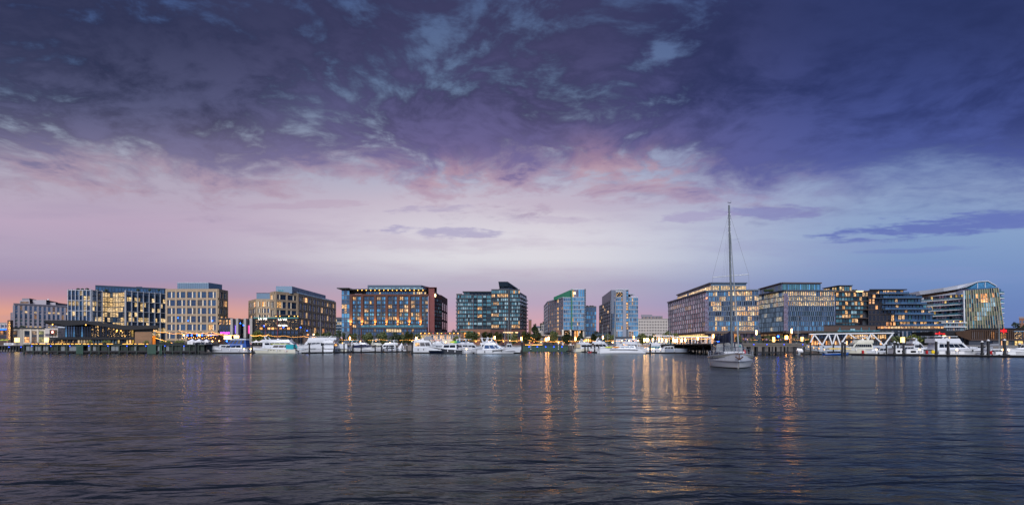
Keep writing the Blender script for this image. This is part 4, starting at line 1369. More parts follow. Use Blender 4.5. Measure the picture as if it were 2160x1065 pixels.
# ---- two glass offices with staggered fins
def fin_office(which):
    rr = R
    if which == 0:
        Y = 345
        H = PZ(612.5, Y) - CAMH
        L = corner(1409.8, 637.5, H); A = corner(1490, 613.2, H); B = corner(1600.5, 611, H)
        label = 'wide canted glass office with staggered fins and warm lit floors behind the sailboat mast'
        bot, nrow, cols, lcols = 699, 8, 24, 36
    else:
        Y = 347
        H = PZ(612, Y) - CAMH
        L = corner(1601.5, 622, H); A = corner(1656.5, 612, H); B = corner(1760.5, 612.6, H)
        label = 'glass office with three bright upper floors over darker staggered fins'
        bot, nrow, cols, lcols = 698.5, 8, 26, 27
    zt = H + CAMH
    z = lambda p: PZ(p, A.y)
    b = Bldg('glass_office', label, A.x + 8, A.y + 22)
    back = [B + Vector((0, 40)), away(L, 16, 3)]
    b.prism('wall', [L, A, B] + back, z(bot), zt - .1, 'dark_panel')
    b.prism('base_wall', [L + Vector((2, 2)), A + Vector((0, 3)), B + Vector((0, 3))] + back, QZ, z(bot), 'brown_clad')
    hh = (zt - .7 - z(bot)) / nrow
    fr = Face(b, A, B); lf = Face(b, L, A)
    for f, n, side in ((fr, cols, 0), (lf, lcols, 1)):
        w = f.len / n
        mb = MB()
        for r in range(nrow):
            z1 = zt - .7 - r * hh; z0 = z1 - hh
            stag = 0.5 * w if r % 2 else 0
            # lit patterns come in runs of panes
            run = 0; cur = False
            grp = []
            for i in range(n):
                if run <= 0:
                    run = rr.randint(1, 4)
                    if which == 0: p = (.45 if 0.1 < i / n else .1) if side == 0 else .08
                    else: p = (.95 if r < 3 else .05) if side == 0 else (.9 if r < 3 else .16)
                    cur = rr.random() < p
                run -= 1
                if which == 0:
                    off = pick([('glass_navy', 3), ('glass_dark', 4)] if 2 <= r <= 5 else [('glass_blue', 2), ('glass_sky', 3)]) if side == 0 else pick([('glass_rose_sky', 5), ('grey_glass', 3)])
                    on = pick([('lit_warm', 3), ('lit_office', 2)]) if side == 0 else 'lit_dim'
                else:
                    off = pick([('glass_teal_dark', 3), ('glass_navy', 2)] if 3 <= r <= 5 else [('glass_blue', 2), ('glass_sky', 2)])
                    on = pick([('lit_office', 4), ('lit_warm', 1)])
                grp.append(on if cur else off)
            # panes, two to a window
            k = 1 if side == 0 else 3
            for i in range(0, n, k):
                f.win(i * w + .05, min(n, i + k) * w - .05, z0 + .38, z1 - .06, grp[i], 'mid_frame', k, 1)
            for i in range(n):
                u = min(f.len - .1, i * w + stag + .12); q = f.at(u, .28)
                if which == 0 and side == 1 and i % 2: continue
                mb.bar((q.x, q.y, z0 + .1), (q.x, q.y, z1), .12, .40 if side else .55, up=(f.n.x, f.n.y, 0))
            f.band(0, f.len, z0 - .02, z0 + .36, 'grey_panel' if side and which == 0 else 'mid_frame', .30, name='floor_band')
        b.mb('fins', mb, 'fin_glass' if not (which == 0 and side == 1) else 'fin_rose_sky', 'stuff')
        f.band(-.4, f.len + .4, zt - .5, zt + .25, 'mid_frame', 1.0, name='roof_edge')
    # faceted glass corner
    e = Vector((A.x, A.y))
    b.mb('corner_glass', MB().loft([[(e.x - .9, e.y - .1, q), (e.x - .1 + (1.0 if j % 2 else 0), e.y - .9, q), (e.x + 1.6, e.y - .3, q), (e.x + .5, e.y + .8, q)]
                                    for j, q in enumerate([z(bot) + .2 + i * hh / 2 for i in range(nrow * 2)])]), 'glass_rose_sky')
    # set-back roof floor
    if which == 0:
        q = [corner(1429, 622.6, PZ(598, Y + 10) - CAMH), Vector((PX(1500, Y + 8), Y + 8)), Vector((PX(1574, Y + 9), Y + 9)), Vector((PX(1574, Y + 9), Y + 36)), corner(1435, 622, PZ(598, Y + 10) - CAMH) + Vector((3, 4))]
        zp = PZ(597.5, Y + 8)
    else:
        q = [corner(1613, 607.5, PZ(597, Y + 8) - CAMH) + Vector((0, 8)), Vector((PX(1650, Y + 8), Y + 8)), Vector((PX(1731, Y + 9), Y + 9)), Vector((PX(1731, Y + 9), Y + 34)), Vector((PX(1620, Y + 40), Y + 40))]
        zp = PZ(597.5, Y + 8)
    b.prism('penthouse', q, zt - .1, zp, 'pent_metal')
    for f, n in ((Face(b, q[0], q[1]), 18), (Face(b, q[1], q[2]), 22)):
        for i in range(n):
            g = ('lit_strip' if which == 0 and R.random() < .9 else pick([('glass_sky', 2), ('glass_teal', 3)]))
            f.win(f.len * i / n + .04, f.len * (i + 1) / n - .04, zt + .2, zp - (1.5 if which == 0 else .6), g, 'mid_frame')
        f.band(-.3, f.len + .3, zp - .1, zp + .55, 'brown_clad' if which else 'mid_frame', .9, name='roof_edge')
    # base with shop fronts
    f = Face(b, A + Vector((0, 3)), B + Vector((0, 3)))
    for i in range(16):
        f.win(f.len * i / 16 + .1, f.len * (i + 1) / 16 - .1, QZ + .2, z(704), 'lit_amber' if i in (2, 9) else pick([('glass_dark', 3), ('lit_dim', 1), ('glass_rose_sky', 2)]), 'brown_frame', 2, 2)
    g = Face(b, L + Vector((2, 2)), A + Vector((0, 3)))
    for i in range(20):
        g.win(g.len * i / 20 + .05, g.len * (i + 1) / 20 - .05, z(707), z(701), 'lit_strip' if which == 0 and i > 4 else 'lit_dim', 'brown_frame')
    fr.band(-.6, fr.len + .6, z(bot) - 1.3, z(bot) + .1, 'brown_clad', 1.6, name='canopy')
    lf.band(-.6, lf.len, z(bot) - 1.25, z(bot) + .05, 'brown_clad', 1.2, name='canopy')
    if which == 0:
        for k in range(26):
            p = lf.at(lf.len * (k + .5) / 26, -1.0)
            b.mb('roof_lamp', MB().ball((p.x, p.y, zt + .55), .22, 6, 4), 'bulb_warm')
    else:
        for px in (1616, 1622, 1627): b.mb('roof_planter', MB().ball((PX(px, Y + 14), Y + 14, zt + 1.2), 1.6, 7, 5, sz=.6), 'foliage_roof')
        for px in (1675, 1710):
            mb = MB(); xx = PX(px, Y + 4)
            for a in (0, 1.6): mb.tube((xx + a, Y + 4, zt), (xx + a, Y + 4, zt + 1.4), .06)
            mb.bar((xx - .2, Y + 4, zt + 1.4), (xx + 1.8, Y + 4, zt + 1.4), .8, .1)
            b.mb('roof_pergola', mb, 'black_metal')


# ---- stepped apartment blocks
def terraces():
    Y = 350
    x = lambda p, y=Y: PX(p, y); z = lambda p: PZ(p, Y)
    b = Bldg('apartment_building', 'dark banded apartment block with lit sign letters on its roof edge', x(1798), Y + 18)
    rows = [(617, 625, 1838), (626.5, 634, 1838), (636, 643.6, 1829), (645, 652, 1829), (654.5, 662, 1821), (663, 670, 1821), (672, 680, 1811), (681, 689, 1811), (690, 699, 1811)]
    T = [('glass_teal', 4), ('glass_teal_dark', 3), ('glass_pale', 2)]
    for i, (t, bt, e) in enumerate(rows):
        b.box('storey', x(1761.5), x(e), Y, Y + 25, z(bt + 1.6), z(t - .6), 'dark_frame')
        f = Face(b, (x(1763), Y), (x(e - 1), Y)); n = max(5, int((e - 1763) / 6.2))
        for k in range(n):
            lp = (.5, .12, .35, .25, .02, .3, .3, .12, .2)[i]
            f.win(f.len * k / n + .12, f.len * (k + 1) / n - .12, z(bt), z(t), 'lit_warm' if R.random() < lp else pick(T), 'dark_frame', 2)
        ext = {1: 1843, 3: 1839, 5: 1830, 7: 1820}.get(i, e)
        b.box('floor_slab', x(1761), x(ext), Y - 1.2, Y + 22, z(bt + 1.6), z(bt + .5), 'brown_clad')
    b.box('roof_edge', x(1761), x(1850), Y - 1.4, Y + 26, z(616.2), z(613.3), 'brown_clad')
    b.prism('penthouse', [(x(1737, 372), 372), (x(1780), Y + 5), (x(1807), Y + 5), (x(1807), Y + 22), (x(1750, 380), 384)], z(613.5), z(600.8), 'mid_frame')
    for A, B, n in (((x(1737, 372), 372), (x(1780), Y + 5), 7), ((x(1780), Y + 5), (x(1807), Y + 5), 5)):
        f = Face(b, A, B)
        for k in range(n): f.win(f.len * k / n + .12, f.len * (k + 1) / n - .12, z(612.5), z(602.8), 'lit_office' if R.random() < .7 else 'glass_teal', 'dark_frame', 1, 2)
        f.band(-.3, f.len + .3, z(601.2), z(599.8), 'dark_frame', .8, name='roof_edge')
    text(b.root, 'PENDRY', (x(1810), Y - 1.7, z(615.2)), 1.15, 'sign_warm', extrude=.05, sx=1.05)
    mb = MB()
    for a in (-.9, .9, 0.3): mb.ball((x(1815.5) + a, Y + 6, z(610.8) + .3 * abs(a)), .75, 7, 4, sz=.6)
    mb.tube((x(1815.5), Y + 6, z(613.5)), (x(1815.5), Y + 6, z(610.6)), .12)
    mb2 = b.mb('roof_tree', mb, 'foliage_roof')
    # right stepped block
    c = Bldg('apartment_building', 'stepped blue glass apartment block with terraces widening towards its base', x(1905), Y + 14)
    y2 = Y - 4
    xx = lambda p: PX(p, y2); zz = lambda p: PZ(p, y2)
    rows = [(612, 618.5, 1914, 1854), (620, 627.5, 1941, 1862), (630, 640, 1951, 1866), (643, 651.5, 1963, 1866), (653.5, 662, 1966, 1886), (664, 676.5, 1976, 1886), (678.5, 686, 1986, 1897)]
    for i, (t, bt, e, s) in enumerate(rows):
        c.box('storey', xx(1838), xx(e - 1), y2 + 3, y2 + 24, zz(bt + 1.9), zz(t - .6), 'dark_frame')
        f = Face(c, (xx(s), y2 + 3), (xx(e - 1.5), y2 + 3)); n = max(6, int((e - s) / 7))
        for k in range(n):
            lp = (.75, .1, .12, .08, .12, .15, .45)[i]
            f.win(f.len * k / n + .15, f.len * (k + 1) / n - .15, zz(bt), zz(t), 'lit_warm' if R.random() < lp else pick([('glass_teal', 2), ('glass_blue', 4), ('glass_navy', 2)]), 'dark_frame', 2)
        g = Face(c, (xx(1838), y2 + 3), (xx(s), y2 + 3)); n = max(3, int((s - 1838) / 7))
        for k in range(n):
            g.win(g.len * k / n + .3, g.len * (k + 1) / n - .3, zz(bt), zz(t), 'lit_amber' if R.random() < .18 else 'glass_dark', 'brown_frame', 2)
        c.box('terrace_slab', xx(1838 if i < 2 else s - 6), xx(e + 3), y2 - .8, y2 + 22, zz(bt + 2.0), zz(bt + .7), 'mid_frame')
        mb = MB(); q = int((e - s) / 4)
        for k in range(q):
            u = xx(s) + (xx(e + 2.5) - xx(s)) * k / q
            mb.box(u, u + (xx(e + 2.5) - xx(s)) / q * .94, y2 - .7, y2 - .66, zz(bt + .7), zz(bt + .7) + 1.0)
        c.mb('terrace_railing', mb, 'glass_blue', 'stuff')
        for k in range(3):
            u = xx(s + 8) + (xx(e) - xx(s + 8)) * R.random()
            c.mb('terrace_planter', MB().ball((u, y2 + .6, zz(bt + .7) + .5), .55, 6, 4), 'foliage_roof')
    c.box('roof_edge', xx(1836), xx(1916), y2 + 1, y2 + 24, zz(611.2), zz(609.2), 'dark_frame')
    c.box('roof_pavilion', xx(1893), xx(1914), y2 + 4, y2 + 14, zz(616), zz(609.5), 'glass_blue')
    c.box('dark_core', xx(1832), xx(1870), y2 + 6, y2 + 28, QZ, zz(613), 'dark_panel')
    # lit terrace restaurant and grey glass base
    c.box('terrace_floor', xx(1846), xx(1990), y2 - 3, y2 + 16, zz(694.6), zz(692.8), 'brown_clad')
    d = Face(c, (xx(1848), y2 - 1), (xx(1988), y2 - 1))
    c.box('terrace_wall', xx(1848), xx(1988), y2 - 1, y2 + 12, zz(693), zz(687.5), 'brown_clad')
    for k in range(20): d.win(d.len * k / 20 + .1, d.len * (k + 1) / 20 - .1, zz(692.6), zz(688.2), 'lit_amber' if k < 4 else 'lit_strip' if R.random() < .6 else 'lit_warm', 'brown_frame', 2)
    c.box('base_wall', xx(1846), xx(1992), y2 - 2, y2 + 14, QZ, zz(694.6), 'dark_panel')
    e = Face(c, (xx(1846), y2 - 2), (xx(1992), y2 - 2))
    for k in range(34):
        g = pick([('grey_glass', 3), ('glass_dark', 2)]) if k < 12 else pick([('glass_blue', 2), ('grey_glass', 3)])
        e.win(e.len * k / 34 + .05, e.len * (k + 1) / 34 - .05, QZ + .4, zz(697.5 if k < 12 else 698), g, 'mid_frame')


def white_curved():
    Y = 372
    x = lambda p, y=Y: PX(p, y); z = lambda p, y=Y: PZ(p, y)
    b = Bldg('apartment_building', 'white swept roof apartment block with curved balconies and a slanted glass face', x(2040), Y + 20)
    zt = z(611.5)
    # concave balcony side: a run of plan points
    pts = []
    for i in range(9):
        t = i / 8
        px = 1940 + (2032 - 1940) * t
        yy = Y + 26 * (1 - t) ** 1.5 + 2.5 * sin(t * pi)
        pts.append(Vector((PX(px, yy), yy)))
    C = pts[-1]; Dp = Vector((x(2105, 366), 366)); 
    Eb = Vector((x(2117, 366), 366))
    b.prism('wall', pts + [Dp, Dp + Vector((0, 30)), pts[0] + Vector((0, 14))], QZ, zt - 2.6, 'dark_panel')
    fl = [619.5 + i * 11.2 for i in range(7)]
    for r, py in enumerate(fl):
        z0 = z(py + 10.2); z1 = z(py + 1.0)
        out = [p + Vector((0, -1.7)) for p in pts]
        b.mb('balcony_slab', MB().prism(out + [p + Vector((0, .3)) for p in reversed(pts)], z0 - .5, z0 + .08), 'white_paint')
        mb = MB()
        for a, c in zip(out[:-1], out[1:]):
            a2 = a + (c - a) * .03; c2 = a + (c - a) * .97
            mb.bar((a2.x, a2.y + .1, z0 + .6), (c2.x, c2.y + .1, z0 + .6), .04, 1.0)
        b.mb('balcony_railing', mb, 'glass_teal', 'stuff')
        for k, (a, c) in enumerate(zip(pts[:-1], pts[1:])):
            f = Face(b, a, c)
            for h in range(2):
                lp = .8 if (r in (2, 3) and k in (1, 2)) else .1
                g = 'lit_yellow' if R.random() < lp else pick([('glass_rose_sky', 3), ('glass_dark', 2), ('glass_navy', 2)]) if k > 2 else pick([('glass_navy', 2), ('glass_teal_dark', 3)])
                f.win(f.len * h / 2 + .15, f.len * (h + 1) / 2 - .15, z0 + .1, z1, g, 'dark_frame')
    # right slanted glass face: top narrower, foot kicks out to the right
    zf0, zf1 = z(694.5, 366), z(609.5, 366)
    fA0 = Vector((x(2033, 368), 367.6)); fB0 = Vector((x(2117, 366), 366)); fA1 = Vector((x(2031, 368), 367.6)); fB1 = Vector((x(2104.5, 366), 366))
    zB1 = z(607, 366)
    b.mb('slanted_block', MB().add([(*fA0, zf0), (*fB0, zf0), (fB0.x, 392, zf0), (fA0.x + 20, 392, zf0), (*fA1, z(612.3, 366)), (*fB1, zB1), (fB1.x, 392, zB1), (fA1.x + 20, 392, z(612.3, 366))],
         [(0, 3, 2, 1), (4, 5, 6, 7), (0, 1, 5, 4), (1, 2, 6, 5), (2, 3, 7, 6), (3, 0, 4, 7)]), 'dark_panel')
    nx, nz = 15, 9
    def fp(u, v, off=0.0):
        p0 = fA0 + (fB0 - fA0) * u; p1 = fA1 + (fB1 - fA1) * u
        p = p0 + (p1 - p0) * v; zt_ = z(612.3, 366) + (zB1 - z(612.3, 366)) * u
        return (p.x, p.y - off, zf0 + (zt_ - zf0) * v)
    for j in range(nz):
        for i in range(nx):
            u0, u1, v0, v1 = i / nx, (i + 1) / nx, j / nz, (j + 1) / nz
            uc, vc = (u0 + u1) / 2, (v0 + v1) / 2
            g = pick([('glass_olive', 5), ('glass_teal', 2), ('glass_teal_dark', 2), ('lit_gold', .5)])
            if .74 < vc < .90 and .28 < uc < .95 and R.random() < .6: g = 'lit_amber'
            if .68 < vc < .80 and .45 < uc < .65: g = 'lit_amber'
            if .40 < vc < .5 and uc > .62: g = 'lit_yellow'
            if abs(vc - (.05 + .75 * uc)) < .12 and .3 < uc < .9 and 'lit' not in g: g = 'glass_pale'
            mb = MB()
            q = [fp(u0 + .004, v0 + .006, .12), fp(u1 - .004, v0 + .006, .12), fp(u1 - .004, v1 - .006, .12), fp(u0 + .004, v1 - .006, .12)]
            q2 = [(p[0], p[1] + .1, p[2]) for p in q]
            mb.loft([q2, q])
            b.mb('pane', mb, g)
    for i in range(nx + 1):
        b.mb('mullion', MB().bar(fp(i / nx, 0, .3), fp(i / nx, 1, .3), .28, .35, up=(0, 1, 0)), 'tan_frame')
    for j in range(0, nz + 1, 3):
        b.mb('transom', MB().bar(fp(0, j / nz, .22), fp(1, j / nz, .22), .22, .2), 'mid_frame')
    b.mb('edge_fin', MB().bar(fp(-.004, 0, .3), fp(-.004, 1, .3), .5, .8, up=(0, 1, 0)), 'white_paint')
    # rounded end balconies
    for r in range(8):
        zz = z(618 + r * 10.3, 366)
        cx, cy = x(2109 + r * 1.2, 366), 371.5
        rad = 5.9 - r * .30
        mb = MB(); arc = [(cx + rad * sin(a * pi / 10) * 1.0, cy - rad * cos(a * pi / 10)) for a in range(0, 9)]
        mb.prism(arc + [(cx - 1, cy + 3), (cx - 1, cy - rad)], zz - .4, zz)
        b.mb('balcony_slab', mb, 'white_paint')
        m2 = MB()
        for a, c in zip(arc[:-1], arc[1:]): m2.bar((a[0] - .15, a[1] + .15, zz + .55), (c[0] - .15, c[1] + .15, zz + .55), .05, 1.0)
        b.mb('balcony_railing', m2, 'glass_teal', 'stuff')
        m3 = MB(); r3 = rad * .72
        arc3 = [(cx + r3 * sin(a * pi / 10), cy - r3 * cos(a * pi / 10)) for a in range(0, 9)]
        m3.prism(arc3 + [(cx - 1, cy + 3), (cx - 1, cy - r3)], zz, zz + 2.75)
        b.mb('curved_glazing', m3, 'glass_blue')
    # swept white roof
    rf = MB()
    ridge = [(1938, 614, 400), (1962, 611, 392), (1990, 607, 384), (2020, 602.5, 378), (2045, 597.5, 374), (2062, 593.2, 371), (2084, 591.6, 370), (2103, 602.2, 368)]
    lower = [(1945, 628, 396), (1966, 624.5, 391), (1992, 620.5, 384), (2018, 616, 377), (2032, 612.8, 371), (2044, 611.5, 369.5), (2070, 610, 368), (2103, 606.8, 366.5)]
    a = [PT(*q) for q in ridge]; c = [PT(*q) for q in lower]
    rings = []
    for i in range(8):
        th = .7
        if i in (0, 1, 2, 3, 4): lo = a[i] + (c[i] - a[i]) * .55
        else: lo = a[i] + Vector((0, 0, -.5))
        rings.append([tuple(lo), tuple(a[i]), (a[i].x, a[i].y + 24, a[i].z - 1), (lo.x, lo.y + 24, lo.z - 1)])
    rf.loft(rings)
    b.mb('swept_roof', rf, 'white_roof')
    m = MB()
    for i in range(4):
        p, q = c[i], c[i + 1]
        m.loft([[tuple(p), (p.x, p.y, p.z - 1.5), (p.x, p.y + 3, p.z - 1.5), (p.x, p.y + 3, p.z)], [tuple(q), (q.x, q.y, q.z - 1.5), (q.x, q.y + 3, q.z - 1.5), (q.x, q.y + 3, q.z)]])
    b.mb('roof_fascia', m, 'white_roof')
    m = MB(); 
    for i in range(4):
        p, q = a[i] + (c[i] - a[i]) * .55, a[i + 1] + (c[i + 1] - a[i + 1]) * .55
        m.add([(p.x, p.y + 4, p.z), (q.x, q.y + 4, q.z), (q.x, q.y + 4, c[i + 1].z - 1), (p.x, p.y + 4, c[i].z - 1)], [(0, 1, 2, 3)])
    b.mb('soffit_wall', m, 'slat_wood')
    m = MB()
    m.prism([(x(2043, 369), 369), (x(2103, 368), 368), (x(2103, 368), 380), (x(2043, 369), 380)], z(611.5, 369), [z(609, 369), z(606, 368), z(606, 368), z(609, 369)])
    b.mb('attic', m, 'glass_blue')
    m = MB(); ap = [PT(2046, 608, 370), PT(2062, 596.5, 371.2), PT(2082, 594.5, 370.5), PT(2100, 604.5, 368.6), PT(2100, 607, 368.6)]
    m.add([tuple(p) for p in ap] + [(p.x, p.y + 8, p.z) for p in ap], [(0, 1, 2, 3, 4)] + [(i, (i + 1) % 5, 5 + (i + 1) % 5, 5 + i) for i in range(5)])
    b.mb('attic_glazing', m, 'glass_sky')
    for px, p0, p1 in ((2062, 597, 608.4), (2078, 595, 607.6), (2090, 598.5, 607)):
        b.mb('mullion', MB().bar(PT(px, p1, 369.4), PT(px, p0, 369.9), .2, .3, up=(0, 1, 0)), 'white_paint')
    # low white terrace at the foot of the balconies
    b.box('terrace', x(1984, 362), x(2036, 362), 362, 376, QZ, z(680, 362), 'dark_panel')
    for py in (679.5, 688.5): b.box('terrace_slab', x(1982, 362), x(2036, 362), 360.6, 374, z(py + 1.6, 362), z(py, 362), 'white_paint')
    tf = Face(b, (x(1984, 362), 362), (x(2035.6, 362), 362))
    for k in range(14):
        for t in (681.8, 691): tf.win(tf.len * k / 14 + .08, tf.len * (k + 1) / 14 - .08, z(t + 6.2, 362), z(t, 362), pick([('glass_teal', 3), ('glass_dark', 2), ('lit_dim', .6)]), 'white_frame')
    for px in (1998, 2012, 2026): b.mb('terrace_lamp', MB().ball((x(px, 361), 361.2, z(678, 361)), .25, 6, 4), 'bulb_warm')


def slat_building():
    Y = 318
    x = lambda p: PX(p, Y); z = lambda p: PZ(p, Y)
    b = Bldg('restaurant_building', 'brown timber slatted restaurant building with red neon letters', x(2105), Y + 10)
    b.prism('wall', [(x(2044), Y), (x(2260), Y), (x(2260), Y + 20), (x(2044), Y + 20)], QZ, z(697), 'dark_panel')
    b.box('roof', x(2042), x(2262), Y - 1.4, Y + 20, z(694.2), z(691.8), 'black_metal')
    b.box('upper_wall', x(2044), x(2260), Y - .6, Y + 18, z(697.5), z(694.2), 'brown_clad')
    f = Face(b, (x(2044), Y), (x(2260), Y))
    S = f.len / 216.0
    for px0, px1, g in ((2046, 2060, 'grey_glass'), (2061, 2075, 'grey_glass'), (2076, 2084, 'glass_dark'), (2088, 2098, 'lit_amber'), (2107, 2113.5, 'lit_yellow'), (2115, 2122.5, 'lit_amber'),
                        (2125, 2130, 'glass_rose_sky'), (2138, 2156, 'lit_spots'), (2158, 2176, 'lit_dim'), (2180, 2200, 'glass_dark')):
        f.win((px0 - 2044) * S, (px1 - 2044) * S, z(714.5), z(699.5), g, 'brown_frame', 2, 2)
    for px0, px1, g in ((2084, 2094, 'glass_dark'), (2111, 2114, 'lit_amber'), (2121.5, 2127, 'lit_yellow'), (2134, 2139, 'glass_teal_dark'), (2140, 2146, 'lit_yellow'), (2147, 2158, 'lit_yellow')):
        f.win((px0 - 2044) * S, (px1 - 2044) * S, z(729), z(718.5), g, 'brown_frame', 1, 2)
    for i in range(54):
        px = 2044 + 216 * i / 54
        if 2136 < px < 2160: continue
        f.pier((px - 2044) * S + .2, .32, z(717), z(694.4), 'slat_wood', .7, name='slat')
    f.band(0, f.len, z(717.8), z(715.6), 'brown_clad', .9)
    f.band((2136 - 2044) * S, (2170 - 2044) * S, z(699.2), z(698.2), 'strip_pale', 1.0, name='awning')
    t = thing('neon_sign', 'red neon sign of two letters and a pitchfork on the slatted restaurant', 'sign', (x(2113), Y - 1.4, z(698.2)))
    text(t, 'H', (-1.15, 0, 0), 2.0, 'neon_red', world=False, extrude=.08)
    text(t, 'K', (1.2, 0, 0), 2.0, 'neon_red', world=False, extrude=.08)
    mb = MB(); mb.bar((0, 0, -1.3), (0, 0, 1.6), .16, .2, up=(0, 1, 0))
    for s in (-1, 1): mb.path([(0, 0, -.3), (s * .45, 0, -.1), (s * .5, 0, .75)], .08, 4)
    mb.build('pitchfork', 'neon_red', t, False)
    MB().box(-2.2, 2.2, .15, .7, -1.0, 1.0).build('back_board', 'black_metal', t, False)
    # ramped slats beside it
    c = Bldg('restaurant_building', 'dark restaurant front with a long red lettered sign', x(2005), Y + 8)
    c.box('wall', x(1966), x(2043), Y + 2, Y + 18, QZ, z(697.5), 'black_metal')
    c.mb('fascia', MB().prism([(x(1965), Y - 1), (x(2040), Y - 1), (x(2040), Y + 16), (x(1965), Y + 16)], z(707), [z(699), z(697), z(697), z(699)]), 'black_metal')
    g = Face(c, (x(1967), Y + 2), (x(2040), Y + 2))
    for k, m in enumerate(('glass_dark', 'glass_dark', 'glass_dark', 'lit_amber', 'lit_dim', 'lit_amber', 'glass_dark', 'lit_dim', 'glass_dark', 'glass_dark')):
        g.win(g.len * k / 10 + .2, g.len * (k + 1) / 10 - .2, QZ + .3, z(709), m, 'black_metal', 2, 2)
    c.box('light_strip', x(1985), x(1992), Y - 1.3, Y - 1.05, z(708.8), z(707.6), 'sign_warm')
    # two storey wing of slats whose foot sweeps up to the left
    mb = MB()
    for i in range(14):
        px = 2012 + 30 * i / 13
        top = 700 - 4.5 * i / 13; bo = 703 + 13 * (i / 13) ** .8
        mb.bar((x(px), Y - 1.6, z(bo + 2)), (x(px), Y - 1.6, z(top)), .34, .5, up=(0, 1, 0))
    c.mb('ramp_slats', mb, 'slat_wood', 'stuff')
    u = thing('sign_board', 'black sign board with glowing red words and pitchfork above dark shop front', 'sign', (x(1978.5), Y - 1.5, z(703.5)))
    MB().box(-3.2, 3.2, .02, .3, -.95, .95).build('back_board', 'black_metal', u, False)
    text(u, "HELL'S", (-1.75, -.1, -.05), 1.0, 'neon_red', world=False, sx=.72, extrude=.04)
    text(u, 'KITCHEN', (1.45, -.1, -.1), .72, 'neon_red', world=False, sx=.85, extrude=.04)
    mb = MB(); mb.bar((-.35, -.1, -.7), (-.35, -.1, 1.0), .12, .1, up=(0, 1, 0)); mb.path([(-.6, -.1, .9), (-.55, -.1, .35), (-.15, -.1, .35), (-.1, -.1, .9)], .06, 4)
    mb.build('pitchfork', 'neon_red', u, False)
    d = Bldg('far_building', 'small brick building behind dark trees at far right', PX(2157, 480), 486)
    d.box('wall', PX(2150, 480), PX(2200, 480), 480, 500, 3, PZ(671, 480), 'brick_brown')
    f = Face(d, (PX(2150, 480), 480), (PX(2200, 480), 480))
    for k in range(8): f.win(f.len * (k + .2) / 8, f.len * (k + .7) / 8, PZ(681, 480), PZ(676, 480), 'glass_navy', 'stone')
    d.box('penthouse', PX(2158, 480), PX(2195, 480), 484, 496, PZ(671, 480), PZ(667, 480), 'stone_dark')


